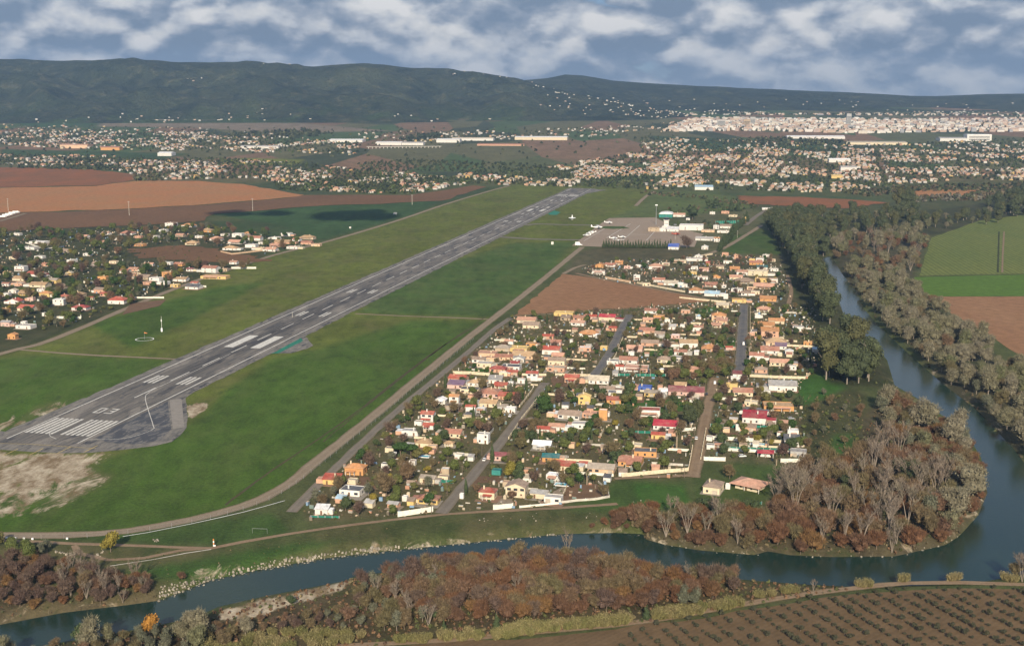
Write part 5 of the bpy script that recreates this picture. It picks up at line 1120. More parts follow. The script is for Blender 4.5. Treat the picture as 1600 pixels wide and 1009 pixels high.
def build_protos():
    for v in range(6):
        r = np.random.default_rng(100 + v)
        P = PROTO.setdefault
        # each kind: list of (trunk, crown)
        P('eucalyptus', []).append((limbs('trunk', 22, .42, PALEBARK, r, 5, .18), crown('crown', lob(r, 11, 13, 24, 1.5, 1.15), 1900, .92, LEAF['eucalyptus'], r, .74, .5, jit=.7)))
        P('greypoplar', []).append((limbs('trunk', 13, .28, PALEBARK, r, 6, .3), crown('crown', lob(r, 10, 10.5, 13.5, .8, 1.0), 900, .62, LEAF['greypoplar'], r, .62, .55, jit=.9, sliv=1000, slen=1.9, sw_=.15)))
        P('rust', []).append((limbs('trunk', 5, .14, BARK, r, 4, .4), crown('crown', lob(r, 9, 6.8, 5.4, .2, .9), 360, .36, LEAF['rust'], r, .60, .4, jit=1., sliv=1500, slen=1.5, sw_=.10)))
        P('brown', []).append((limbs('trunk', 6, .18, BARK, r, 5, .35), crown('crown', lob(r, 9, 7.4, 7.6, .6, 1.), 420, .42, LEAF['brown'], r, .54, .4, jit=1., sliv=1100, slen=1.7, sw_=.115)))
        P('garden', []).append((limbs('trunk', 5.5, .2, BARK, r, 4, .3), crown('crown', lob(r, 6, 7, 7., 1.2, .95), 720, .62, LEAF['garden'], r, .76, .5, jit=.7)))
        P('silver', []).append((limbs('trunk', 6, .18, PALEBARK, r, 5, .3), crown('crown', lob(r, 6, 5.6, 7.5, .8, 1.1), 560, .5, LEAF['silver'], r, .62, .5, jit=.9, sliv=260, slen=1.5, sw_=.15)))
        P('bush', []).append((limbs('trunk', 2, .1, BARK, r, 3, .4), crown('crown', lob(r, 5, 4.2, 2.9, .0, .85), 330, .45, LEAF['garden'], r, .78, .5, jit=.7)))
        P('olive', []).append((limbs('trunk', 1.8, .11, BARK, r, 4, .35), crown('crown', lob(r, 5, 2.9, 2.5, .5, .9), 240, .36, LEAF['olive'], r, .66, .5, jit=.9)))
        # leafless poplars: pale limbs that fork upwards and a fuzz of twigs
        k_ = 260; H = 12.; b = MB(); tips = []
        for i in range(r.integers(3, 6)):
            a = r.uniform(0, 6.28); l_ = r.uniform(.10, .30); p0 = Vector((0, 0, -.3)); p1 = Vector((math.cos(a) * l_ * H * .45, math.sin(a) * l_ * H * .45, H * r.uniform(.34, .45))); p2 = Vector((math.cos(a) * l_ * H, math.sin(a) * l_ * H, H * r.uniform(.75, .95)))
            b.tube(p0, p1, .17, .12, 5, cap=False); b.tube(p1, p2, .12, .045, 4, cap=False)
            for _ in range(7):
                s = p1.lerp(p2, r.uniform(.0, .85)); a2 = a + r.normal() * 1.5; q = s + Vector((math.cos(a2) * H * .15, math.sin(a2) * H * .15, H * r.uniform(.13, .27))); b.tube(s, q, .055, .02, 3, cap=False); tips.append((s, q))
            tips.append((p1, p2))
        tr = b.me('trunk', PALEBARK)
        Aa = []; Bb = []
        for _ in range(520):
            s, q = tips[r.integers(len(tips))]; t = r.uniform(.2, 1.); A_ = np.array(s.lerp(q, t)); d = np.array((q - s).normalized()) * .5 + np.array([0, 0, .55]) + r.normal(size=3) * .42; Aa.append(A_); Bb.append(A_ + d / np.linalg.norm(d) * r.uniform(.8, 2.1))
        Vv = slivers(np.array(Aa), np.array(Bb), .115, r)
        P('bare', []).append((tr, qmesh('crown', Vv, np.arange(len(Vv)).reshape(-1, 4), LEAF['bare'], tone=np.clip(r.normal(.5, .25, len(Vv) // 4), 0, 1))))
        n = 520; a = r.uniform(0, 6.28, n); d = np.sqrt(r.uniform(0, 1, n)); A_ = np.stack([np.cos(a) * d * 2.6, np.sin(a) * d * 1.6, np.full(n, -.1)], 1); B_ = A_ + np.stack([np.cos(a) * d * 1.1 + r.normal(size=n) * .35, np.sin(a) * d * .9 + r.normal(size=n) * .35, r.uniform(1.8, 4.2, n)], 1)
        Vv = np.concatenate([slivers(A_, B_, .22, r)]); Bm = B_[r.random(n) < .5]; V3 = cards(Bm, unit(r, len(Bm)), .38, r, 1.2); Vv = np.concatenate([Vv, V3])
        P('reed', []).append((None, qmesh('crown', Vv, np.arange(len(Vv)).reshape(-1, 4), LEAF['reed'], tone=np.clip(r.normal(.5, .25, len(Vv) // 4), 0, 1))))
        lb = [((0, 0, z), (rr, rr, 1.5)) for z, rr in zip(np.linspace(1.2, 9, 7), (.95, 1.15, 1.15, 1.05, .9, .65, .35))]
        P('cypress', []).append((limbs('trunk', 6, .14, BARK, r, 2, .05), crown('crown', lb, 520, .42, LEAF['dark'], r, .82, .9, jit=.5)))
        lb = [((r.normal() * .3, r.normal() * .3, z), (rr, rr, 1.7)) for z, rr in zip(np.linspace(1.8, 12, 7), (3.2, 3.0, 2.6, 2.1, 1.6, 1.0, .5))]
        P('conifer', []).append((limbs('trunk', 10, .2, BARK, r, 3, .1), crown('crown', lb, 800, .55, LEAF['dark'], r, .74, .9, jit=.6)))
        b = MB(); b.tube((0, 0, -.4), (.3, 0, 5.4), .32, .25, 7, cap=False)
        for i in range(6): aa = i * 1.05; b.tube((.3, 0, 5.0), (math.cos(aa) * 2.8, math.sin(aa) * 2.8, 7.4), .16, .07, 4, cap=False)
        lb = [((math.cos(q) * 2.9, math.sin(q) * 2.9, 7.9 + r.normal() * .25), (2.1, 2.1, 1.35)) for q in np.linspace(0, 5.4, 7)] + [((0, 0, 8.4), (2.8, 2.8, 1.6))]
        P('umbrella', []).append((b.me('trunk', BARK), crown('crown', lb, 1100, .6, LEAF['pine'], r, .86, .6, jit=.5)))
        b = MB(); b.tube((0, 0, -.3), (0.1, 0, 7.), .38, .30, 8, cap=False); b.tube((.1, 0, 6.4), (.1, 0, 7.4), .52, .4, 8)
        Vp = []; Qp = []
        for i in range(46):
            aa = r.uniform(0, 6.28); el = r.uniform(-.7, 1.2); L_ = r.uniform(2.1, 2.9); pr = np.array([.1, 0, 7.2]); side = np.array([-math.sin(aa), math.cos(aa), 0]); k0 = len(Vp)
            for s in range(5):
                wd = .42 * math.sin(math.pi * (s + .4) / 5.2); Vp += [pr - side * wd * .5, pr + side * wd * .5]; e2 = el - s * .42; pr = pr + np.array([math.cos(aa) * math.cos(e2), math.sin(aa) * math.cos(e2), math.sin(e2)]) * L_ / 4
            Qp += [(k0 + 2 * s, k0 + 2 * s + 1, k0 + 2 * s + 3, k0 + 2 * s + 2) for s in range(4)]
        P('palm', []).append((b.me('trunk', plain('palm_trunk', (.27, .21, .15), .9, .3, 3.)), qmesh('crown', np.array(Vp), np.array(Qp), LEAF['palm'], tone=r.uniform(0, 1, len(Qp)))))
build_protos()
def recolour(me, m):
    c = me.copy(); c.materials.clear(); c.materials.append(m); return c
for src, key in (('garden', 'yellow'), ('garden', 'orange'), ('garden', 'dark'), ('brown', 'plum'), ('umbrella', 'pinebig')):
    PROTO[key] = [(t, recolour(c, LEAF['pine' if key == 'pinebig' else key])) for t, c in PROTO[src]]
PROTO['pinetree'] = [(t, recolour(c, LEAF['pine'])) for t, c in PROTO['garden']]
def plant(kind, name, x, y, s, label, cat, group=None, parts=True, z=None, sz=None):
    tr, cr = R.choice(PROTO[kind]); z = (float(hz(y)) if z is None else z); a = R.uniform(0, 6.28); sz = sz or s * R.uniform(.88, 1.14)
    root = empty(name, (x, y, z), a) if tr is not None else obj(name, cr, None, (x, y, z), a); root.scale = (s, s, sz)
    if tr is not None: obj('trunk', tr, root); obj('crown', cr, root)
    return tag(root, label, cat, group)
RX0, RY0, RST = -700., 330., 2.5
rgx, rgy = np.meshgrid(np.arange(RX0, 1100, RST), np.arange(RY0, 2700, RST))
RW_ = seg_dist(rgx, rgy, RIV); RW_ = np.where(inside(rgx, rgy, RIV.tolist()), -RW_, RW_)
LANE_PTS = [line_pts(pl[0])[::2] for pl in LANES.values()] + [line_pts(TRACKS[k_])[::3] for k_ in ('perimeter', 'boundary', 'river', 'west', 'orchard')]
LANE_W = [pl[1] / 2 + 1.2 for pl in LANES.values()] + [6, 4.5, 3, 6, 4]
RL_ = np.min([seg_dist(rgx, rgy, P, False) - w_ for P, w_ in zip(LANE_PTS, LANE_W)], axis=0)
HS = np.array(HOUSE_SPOTS); RH_ = np.full(rgx.shape, 99.); RF_ = np.zeros(rgx.shape, bool)
for hx, hy, hw, hd, ha_ in HS:
    i0, i1 = int((hx - 26 - RX0) / RST), int((hx + 26 - RX0) / RST); j0, j1 = int((hy - 26 - RY0) / RST), int((hy + 26 - RY0) / RST)
    if i0 < 0 or j0 < 0 or i1 > rgx.shape[1] or j1 > rgx.shape[0]: continue
    sl = (slice(j0, j1), slice(i0, i1)); dx, dy = rgx[sl] - hx, rgy[sl] - hy; c_, s_ = math.cos(ha_), math.sin(ha_); lx, ly = dx * c_ + dy * s_, -dx * s_ + dy * c_
    RH_[sl] = np.minimum(RH_[sl], np.maximum(np.abs(lx) - hw / 2, np.maximum(-ly, ly - hd))); RF_[sl] |= (np.abs(lx) < hw / 2 + .5) & (ly > -13) & (ly < 0)
def rast(A, x, y, out):
    i, j = int((x - RX0) / RST + .5), int((y - RY0) / RST + .5)
    return A[j, i] if 0 <= i < A.shape[1] and 0 <= j < A.shape[0] else out
def water_side(x, y): return float(rast(RW_, x, y, 99.))
def on_lane(x, y): return rast(RL_, x, y, 99.) < 0
def on_house(x, y, m=1.2): return rast(RH_, x, y, 99.) < m
def in_front(x, y): return bool(rast(RF_, x, y, False))
def riverbed_z(x, y):
    t = min(max((11 - water_side(x, y)) / 20, 0), 1); return -6 * t * t * (3 - 2 * t)
WET = lambda x, y: water_side(x, y) < 2.5
def belt(kinds, poly, spacing, n, s, labels, group, name=None, avoid=WET, parts=True, cat=None, flat=None):
    """kinds: weighted list of (kind, weight); labels: kind -> words that are true of every one here"""
    ks = [k_ for k_, w_ in kinds for _ in range(w_)]; got = {}
    for x, y in scatter(poly, spacing, n, avoid=avoid):
        k_ = R.choice(ks); nm, ct, lb = labels[k_]; sc_ = R.uniform(*s); z = riverbed_z(x, y) if y < 2500 else None
        got.setdefault(k_, []).append((sc_, project(x, y, 0.)[0], plant(k_, nm, x, y, sc_, lb, ct, group + ': ' + nm.replace('_', ' '), z=z, sz=sc_ * (flat or 1) * R.uniform(.88, 1.12))))
    for k_, it in got.items(): tell_apart(it, labels[k_][2])
    return sum(map(len, got.values()))
def tell_apart(items, lb):
    """size first, then the stretch of the belt a plant stands in"""
    n = len(items); order = sorted(items, key=lambda q: q[1]); sz = sorted(q[0] for q in items)
    parts_ = 1 if n < 6 else 3 if n < 40 else 5
    for i, (sc_, px, t) in enumerate(order):
        w_ = 'big ' if sc_ >= sz[int(n * .72)] else 'small ' if sc_ < sz[int(n * .3)] else 'medium '
        j = i * parts_ // n; pos = '' if parts_ == 1 else ', ' + (('left end', 'middle', 'right end') if parts_ == 3 else ('left end', 'left of middle', 'middle', 'right of middle', 'right end'))[j]
        t['label'] = ' '.join((w_ + lb).split()[:13]) + pos if n > 1 else lb
NT = {}
# the eucalyptus belt on the near bank of the upstream reach
NT['euc'] = belt([('eucalyptus', 1)], [(1192, 352), (1268, 366), (1268, 400), (1272, 430), (1286, 470), (1298, 505), (1285, 520), (1262, 474), (1238, 420), (1214, 380)], 12.5, 80, (1.05, 1.55), {'eucalyptus': ('eucalyptus_tree', 'tree', 'dark eucalyptus in the dense belt between the estate and the upstream river')}, 'eucalyptus belt')
NT['euc2'] = belt([('eucalyptus', 6), ('yellow', 0)], [(1290, 556), (1320, 552), (1352, 566), (1374, 592), (1370, 606), (1330, 612), (1292, 600), (1280, 575)], 9.5, 18, (1.05, 1.45), {'eucalyptus': ('eucalyptus_tree', 'tree', 'dark eucalyptus in the clump at the river bend below the yellow tree')}, 'eucalyptus clump', avoid=lambda x, y: water_side(x, y) < 1)
for px, py, s in ((1306, 548, 1.75), (1318, 560, 1.45)):
    g = G(px, py); plant('yellow', 'autumn_tree', g.x, g.y, s, 'tall yellowing tree in front of the dark eucalyptus at the river bend' if s > 1.6 else 'lower yellowing tree beside the tall yellow one at the river bend', 'tree')
NT['euc3'] = belt([('eucalyptus', 3), ('greypoplar', 1)], [(1200, 350), (1250, 337), (1330, 335), (1400, 337), (1480, 344), (1560, 332), (1640, 318), (1640, 340), (1530, 352), (1430, 362), (1300, 372)], 16, 120, (.75, 1.25), {'eucalyptus': ('eucalyptus_tree', 'tree', 'dark tree in the wide belt across the river head'), 'greypoplar': ('poplar_tree', 'tree', 'grey poplar among the dark trees across the river head')}, 'trees across the river head')
for px, py, s in ((1404, 330, 1.9), (1418, 330, 2.0), (1411, 334, 1.6)):
    g = G(px, py); plant('eucalyptus', 'eucalyptus_tree', g.x, g.y, s, 'giant eucalyptus rising above the belt beyond the river', 'tree', 'giant eucalyptus group')
belt([('eucalyptus', 1)], [(1525, 322), (1600, 300), (1640, 300), (1640, 322), (1560, 334)], 15, 30, (.8, 1.3), {'eucalyptus': ('eucalyptus_tree', 'tree', 'dark tree in the wood above the green crop field')}, 'wood above the crop field')
belt([('eucalyptus', 1)], [(1268, 376), (1290, 380), (1296, 396), (1272, 404)], 10, 9, (.9, 1.3), {'eucalyptus': ('eucalyptus_tree', 'tree', 'dark eucalyptus closing over the river head')}, 'eucalyptus at the river head', avoid=None)
belt([('greypoplar', 2), ('brown', 1)], [(1296, 384), (1320, 378), (1320, 402), (1304, 404)], 9, 10, (.8, 1.2), {'greypoplar': ('poplar_tree', 'tree', 'grey poplar closing over the river head'), 'brown': ('willow_tree', 'tree', 'brown willow closing over the river head')}, 'trees at the river head')
# beyond the river: mixed scrub, then the long grey poplar belt
NT['mix'] = belt([('greypoplar', 3), ('rust', 3), ('brown', 3), ('bare', 1)], [(1296, 402), (1305, 378), (1350, 364), (1440, 366), (1450, 376), (1436, 420), (1400, 432), (1345, 408)], 10, 110, (.95, 1.6), {'greypoplar': ('poplar_tree', 'tree', 'grey poplar in the mixed scrub beyond the river head'), 'rust': ('tamarisk_bush', 'bush', 'rusty tamarisk in the mixed scrub beyond the river head'), 'brown': ('willow_tree', 'tree', 'brown willow in the mixed scrub beyond the river head'), 'bare': ('bare_tree', 'tree', 'leafless tree in the mixed scrub beyond the river head')}, 'mixed scrub beyond the river')
NT['pop'] = belt([('greypoplar', 8), ('brown', 3), ('silver', 2)], [(1312, 420), (1352, 412), (1400, 432), (1450, 472), (1500, 512), (1560, 556), (1640, 612), (1680, 720), (1620, 735), (1560, 672), (1500, 616), (1440, 564), (1392, 522), (1354, 484), (1336, 452)], 7.4, 290, (.6, 1.4), {'greypoplar': ('poplar_tree', 'tree', 'grey leaved poplar in the long belt along the far river bank'), 'brown': ('willow_tree', 'tree', 'brownish willow in the long belt along the far river bank'), 'silver': ('silver_poplar', 'tree', 'silvery young poplar in the long belt along the far river bank')}, 'far bank poplar belt', avoid=lambda x, y: water_side(x, y) < 4.)
# the wooded point inside the bend
PT = {'rust': ('tamarisk_bush', 'bush', 'rust coloured tamarisk on the wooded point inside the river bend'), 'brown': ('willow_tree', 'tree', 'brown willow on the wooded point inside the river bend'), 'bare': ('bare_tree', 'tree', 'leafless grey tree on the wooded point inside the river bend'), 'silver': ('silver_poplar', 'tree', 'silvery poplar on the wooded point inside the river bend'), 'greypoplar': ('poplar_tree', 'tree', 'grey poplar on the wooded point inside the river bend'), 'eucalyptus': ('eucalyptus_tree', 'tree', 'dark evergreen on the wooded point inside the river bend')}
NT['pt1'] = belt([('rust', 7), ('brown', 3), ('silver', 2), ('greypoplar', 1)], [(1376, 640), (1400, 625), (1440, 645), (1490, 668), (1524, 712), (1540, 765), (1528, 800), (1490, 838), (1440, 800), (1490, 760), (1440, 715), (1390, 690)], 6.2, 125, (.8, 1.5), PT, 'wooded point')
NT['pt2'] = belt([('bare', 4), ('brown', 4), ('rust', 2)], [(1215, 800), (1225, 760), (1290, 740), (1350, 715), (1400, 700), (1440, 720), (1485, 760), (1440, 810), (1350, 820)], 7.2, 90, (.95, 1.6), PT, 'wooded point')
NT['pt3'] = belt([('rust', 6), ('brown', 3), ('bare', 1)], [(1215, 815), (1350, 822), (1440, 808), (1505, 835), (1445, 864), (1400, 870), (1290, 871), (1210, 863)], 6.0, 100, (.9, 1.6), PT, 'wooded point')
for px, py, s in ((1418, 762, .62), (1432, 758, .55), (1405, 748, .5), (1320, 775, .5)):
    g = G(px, py); plant('eucalyptus', 'eucalyptus_tree', g.x, g.y, s, PT['eucalyptus'][2], 'tree', 'dark evergreens on the wooded point')
# the strip below the estate
ST_ = {'rust': ('tamarisk_bush', 'bush', 'rust coloured tamarisk on the bank below the green meadow'), 'brown': ('willow_tree', 'tree', 'brown willow on the bank below the green meadow'), 'bare': ('bare_tree', 'tree', 'leafless grey tree on the bank below the green meadow'), 'dark': ('evergreen_tree', 'tree', 'dark evergreen behind the riverside houses')}
NT['st'] = belt([('rust', 7), ('brown', 4), ('bare', 1)], [(950, 812), (1000, 804), (1080, 800), (1215, 798), (1215, 862), (1100, 856), (1040, 848), (1003, 834), (960, 831)], 5.0, 120, (.7, 1.2), ST_, 'river bank scrub')
for px, py in ((1096, 800), (1108, 802), (1170, 802), (1182, 806)):
    g = G(px, py); plant('dark', 'evergreen_tree', g.x, g.y, 1.0, ST_['dark'][2], 'tree', 'dark evergreens behind the riverside houses')
belt([('rust', 3), ('bush', 1)], [(262, 905), (340, 893), (430, 880), (560, 862), (700, 848), (860, 832), (950, 824), (950, 830), (800, 840), (600, 860), (420, 886), (270, 925)], 8, 46, (.32, .58), {'rust': ('tamarisk_bush', 'bush', 'low rusty bush among the pale boulders of the bank'), 'bush': ('low_bush', 'bush', 'low green bush among the pale boulders of the bank')}, 'bushes on the boulder bank')
belt([('rust', 4), ('brown', 2)], [(690, 845), (800, 832), (960, 814), (1000, 820), (1000, 832), (880, 834), (700, 851)], 4.2, 75, (.35, .75), {'rust': ('tamarisk_bush', 'bush', 'rusty bush in the scrub above the narrow water'), 'brown': ('willow_tree', 'tree', 'small brown willow in the scrub above the narrow water')}, 'scrub above the narrow water', avoid=lambda x, y: WET(x, y) or on_lane(x, y))
# left bank scrub
LB = {'rust': ('tamarisk_bush', 'bush', 'dark rusty bush on the near left bank of the river'), 'brown': ('willow_tree', 'tree', 'brown willow on the left bank of the river'), 'bare': ('bare_tree', 'tree', 'leafless pale tree on the left bank beside the boulders'), 'plum': ('dogwood_bush', 'bush', 'dark purple brown bush on the left bank of the river'), 'garden': ('round_tree', 'tree', 'dark green bushy tree below the river track'), 'silver': ('silver_poplar', 'tree', 'silvery poplar on the left bank of the river')}
belt([('plum', 5), ('rust', 3)], [(-30, 880), (60, 872), (130, 893), (240, 915), (245, 932), (150, 940), (100, 945), (40, 948), (-30, 950)], 3.4, 95, (.5, .9), LB, 'left bank scrub')
belt([('bare', 5), ('brown', 3)], [(90, 895), (120, 880), (175, 905), (240, 912), (240, 932), (150, 945), (100, 945)], 5, 24, (.5, .85), LB, 'left bank scrub')
belt([('garden', 3), ('silver', 1)], [(-20, 845), (12, 850), (30, 866), (85, 858), (80, 876), (0, 880)], 6, 9, (.7, 1.05), LB, 'left bank scrub')
g = G(173, 862); plant('yellow', 'autumn_tree', g.x, g.y, 1.12, 'round yellow tree standing alone beside the river track', 'tree')
# the thicket on the near bank: rust tamarisk, grey stems, cane along the orchard track
NB_ = {'rust': ('tamarisk_bush', 'bush', 'rust brown tamarisk in the broad thicket between river and orchard track'), 'brown': ('willow_tree', 'tree', 'brown willow in the broad thicket between river and orchard track'), 'bare': ('bare_tree', 'tree', 'leafless pale stems in the broad thicket between river and orchard track'), 'silver': ('silver_poplar', 'tree', 'silvery poplar in the thicket beside the sand bar'), 'greypoplar': ('poplar_tree', 'tree', 'grey poplar in the thicket beside the sand bar'), 'plum': ('dogwood_bush', 'bush', 'purple brown bush in the broad thicket between river and orchard track')}
NT['th1'] = belt([('rust', 7), ('plum', 2), ('brown', 3)], [(600, 905), (680, 886), (800, 873), (900, 874), (985, 892), (1060, 902), (1150, 912), (1150, 928), (1060, 945), (900, 962), (800, 968), (690, 975), (640, 950)], 4.3, 255, (.78, 1.2), NB_, 'riverside thicket')
NT['th2'] = belt([('bare', 2), ('brown', 4), ('silver', 1), ('plum', 1)], [(545, 950), (560, 920), (600, 905), (690, 900), (700, 975), (620, 985), (545, 985)], 4.8, 72, (.6, 1.0), NB_, 'riverside thicket')
belt([('brown', 3), ('plum', 2), ('silver', 1)], [(330, 985), (420, 972), (545, 955), (545, 985), (420, 992), (330, 998)], 4.6, 40, (.35, .6), NB_, 'riverside thicket')
belt([('bare', 1)], [(700, 890), (880, 872), (1000, 900), (1100, 915), (1000, 930), (800, 935)], 14, 12, (.5, .75), NB_, 'riverside thicket')
belt([('silver', 2), ('brown', 2), ('greypoplar', 1)], [(-40, 1035), (60, 1016), (200, 998), (300, 984), (400, 994), (330, 1025), (100, 1050)], 5.0, 46, (.5, .85), {**NB_, 'silver': ('silver_poplar', 'tree', 'silvery poplar on the near bank below the river'), 'brown': ('willow_tree', 'tree', 'brown willow on the near bank below the river'), 'greypoplar': ('poplar_tree', 'tree', 'grey poplar on the near bank below the river')}, 'near bank trees')
for k_, nm, px, py, s, lab in (('orange', 'autumn_tree', 234, 992, 1.0, 'bright orange tree on the near bank of the river'), ('dark', 'evergreen_tree', 128, 1006, 1.25, 'dark evergreen left of the orange tree on the near bank'), ('dark', 'evergreen_tree', 678, 968, .8, 'dark bluish evergreen at the left edge of the rust thicket'), ('dark', 'evergreen_tree', 455, 945, .62, 'small dark evergreen alone on the pale sand bar'), ('conifer', 'conifer_tree', 694, 992, .5, 'small dark conifer by the cane beside the track'), ('conifer', 'conifer_tree', 776, 984, .5, 'small dark conifer at the left end of the long cane hedge'), ('conifer', 'conifer_tree', 1010, 968, .52, 'dark conifer in the gap between two cane hedges'), ('silver', 'silver_poplar', 1066, 950, 1.05, 'pale silvery poplar behind the cane by the orchard'), ('silver', 'silver_poplar', 1084, 947, .95, 'second pale silvery poplar behind the cane by the orchard'), ('silver', 'silver_poplar', 620, 985, .95, 'silvery poplar above the cane clump at the track'), ('bare', 'bare_tree', 886, 866, .8, 'pale leafless tree at the water edge of the thicket')):
    g = G(px, py); plant(k_, nm, g.x, g.y, s, lab, 'tree')
CANE = {'reed': ('cane_clump', 'cane', 'pale giant cane in the hedge along the orchard track')}
for poly, n in (([(770, 992), (800, 982), (980, 966), (984, 974), (880, 984), (775, 998)], 60), ([(1018, 966), (1030, 958), (1098, 950), (1102, 957), (1040, 968)], 26), ([(1110, 952), (1150, 940), (1160, 946), (1120, 956)], 10), ([(300, 1012), (420, 990), (540, 990), (620, 1000), (560, 1008), (420, 1020), (300, 1030)], 44), ([(620, 1002), (720, 992), (760, 990), (756, 998), (640, 1006)], 12)):
    belt([('reed', 1)], poly, 1.9, n, (.62, .85), CANE, 'cane hedge')
for px, py in ((1186, 932), (1205, 930), (1228, 926), (1240, 925), (1345, 916), (1357, 915), (1412, 908), (1487, 906), (1494, 905), (1572, 906), (1584, 908)):
    g = G(px, py); plant('reed', 'cane_clump', g.x, g.y, .8, 'pale cane clump standing by itself along the water above the orchard', 'cane', 'cane clumps above the orchard')
belt([('bare', 2), ('brown', 2), ('bush', 2)], [(1250, 922), (1330, 918), (1400, 910), (1480, 910), (1540, 904), (1540, 909), (1400, 916), (1330, 922), (1255, 928)], 6, 26, (.3, .5), {'bare': ('bare_tree', 'tree', 'leafless bush on the bank above the orchard'), 'brown': ('willow_tree', 'tree', 'small brown willow on the bank above the orchard'), 'bush': ('low_bush', 'bush', 'dark low bush on the bank above the orchard')}, 'bank above the orchard', avoid=lambda x, y: water_side(x, y) < .5 or on_lane(x, y))
belt([('brown', 2), ('silver', 1), ('bare', 1)], [(1582, 902), (1640, 890), (1660, 905), (1600, 910)], 5, 8, (.8, 1.1), {'bare': ('bare_tree', 'tree', 'leafless tree leaning over the water at the right bank'), 'brown': ('willow_tree', 'tree', 'brown willow at the right bank above the orchard'), 'silver': ('silver_poplar', 'tree', 'silvery poplar at the right bank above the orchard')}, 'right bank trees', avoid=None)
# olive rows
o0 = np.array(ground_at(1258, 950)[:2]); e1 = np.array(ground_at(1258 + 80.6, 950 + 53.1)[:2] - o0) / 9.; e2 = (np.array(ground_at(1258 + 141, 950 - 20.6)[:2]) - o0) / 6.
ORCH = [(985, 992), (1030, 975), (1100, 965), (1200, 946), (1330, 926), (1420, 918), (1660, 921), (1700, 1030), (960, 1030)]
n_ol = 0; OLV = {}
for j in range(-16, 22):
    for i in range(-20, 30):
        q = o0 + e1 * i + e2 * j + rng.normal(size=2) * .18
        px, py = project(q[0], q[1], 0.)
        if inside(np.array([px]), np.array([py]), ORCH)[0] and -10 < px < 1625 and py < 1022 and R.random() > .06:
            sc_ = R.uniform(.5, 1.05); OLV.setdefault(j, []).append((i, plant('olive', 'olive_bush', q[0], q[1], sc_, 'x', 'olive bush', 'olive rows'))); n_ol += 1
NTH = ['first', 'second', 'third', 'fourth', 'fifth', 'sixth', 'seventh', 'eighth', 'ninth', 'tenth', 'eleventh', 'twelfth', 'thirteenth', 'fourteenth', 'fifteenth', 'sixteenth', 'seventeenth', 'eighteenth', 'nineteenth', 'twentieth', 'twenty-first', 'twenty-second', 'twenty-third', 'twenty-fourth', 'twenty-fifth', 'twenty-sixth', 'twenty-seventh', 'twenty-eighth', 'twenty-ninth', 'thirtieth', 'thirty-first', 'thirty-second', 'thirty-third', 'thirty-fourth', 'thirty-fifth', 'thirty-sixth', 'thirty-seventh', 'thirty-eighth']
for a_, j in enumerate(sorted(OLV)):
    for b_, (i, t) in enumerate(sorted(OLV[j], key=lambda q: q[0])): t['label'] = f'young olive, {NTH[b_]} from the top in the {NTH[a_]} orchard row from the left'
print('olives', n_ol, NT)
# ------------------------------------------------------------------ estate trees
def clear(x, y): return on_lane(x, y) or on_house(x, y, 1.) or (in_front(x, y) and R.random() < .75)
def gardens(poly, spacing, n, s, where, group):
    ks = ['garden'] * 8 + ['dark'] * 3 + ['brown'] * 5 + ['plum'] * 2 + ['silver'] * 1 + ['bush'] * 6 + ['yellow'] * 1 + ['pinetree'] * 2 + ['cypress'] * 1
    W_ = dict(garden=('garden_tree', 'tree', 'round dark green garden tree'), dark=('evergreen_tree', 'tree', 'very dark evergreen garden tree'), brown=('autumn_tree', 'tree', 'brown autumn garden tree'), plum=('plum_tree', 'tree', 'purplish bare garden tree'), silver=('olive_tree', 'tree', 'grey green olive tree'), bush=('garden_bush', 'bush', 'low green garden bush'), yellow=('yellow_tree', 'tree', 'yellow autumn garden tree'), pinetree=('pine_tree', 'tree', 'bright green pine'), cypress=('cypress_tree', 'tree', 'slim dark cypress'))
    got = {}
    for x, y in scatter(poly, spacing, n, avoid=clear):
        k_ = R.choice(ks); nm, ct, lb = W_[k_]; sc_ = R.uniform(*s)
        if k_ == 'yellow': sc_ *= .7
        got.setdefault(k_, []).append((sc_, project(x, y, 0.)[0], plant(k_, nm, x, y, sc_, lb, ct, group + ': ' + nm.replace('_', ' '))))
    for k_, it in got.items(): tell_apart(it, W_[k_][2] + ' ' + where)
ga = dict(s=(.55, 1.0))
gardens([(500, 790), (560, 715), (690, 600), (850, 600), (800, 668), (735, 748), (690, 800), (610, 806), (510, 806)], 6.6, 120, (.55, 1.1), 'between perimeter track and pine lane', 'gardens below the fence')
gardens([(860, 600), (1112, 600), (1100, 660), (1085, 735), (960, 742), (880, 780), (745, 795), (740, 760), (800, 690)], 6.8, 150, (.55, 1.05), 'between pine lane and earth lane', 'gardens between the lanes')
gardens([(800, 497), (985, 490), (940, 575), (855, 598), (700, 592)], 7.0, 85, (.5, .95), 'between perimeter track and dark asphalt lane', 'gardens by the perimeter track')
gardens([(992, 492), (1160, 480), (1152, 590), (935, 592), (965, 545)], 7.2, 125, (.5, 1.0), 'between dark asphalt and patched lanes', 'gardens between the asphalt lanes')
gardens([(1168, 480), (1260, 482), (1280, 540), (1268, 585), (1160, 590)], 7.4, 65, (.5, 1.0), 'between patched lane and eucalyptus belt', 'gardens by the eucalyptus belt')
gardens([(1122, 600), (1245, 600), (1256, 715), (1102, 715)], 7.6, 60, (.6, 1.1), 'between earth lane and riverside scrub', 'gardens by the riverside scrub')
gardens([(900, 428), (930, 410), (1060, 405), (1130, 398), (1215, 402), (1240, 470), (1130, 466), (1040, 450)], 9.5, 105, (.55, 1.0), 'in the estate beside the apron', 'gardens beside the apron')
gardens([(-20, 500), (-20, 420), (60, 415), (330, 420), (410, 412), (300, 445), (200, 478), (110, 512), (0, 520)], 8.4, 180, (.85, 1.5), 'in the left estate', 'left estate gardens')
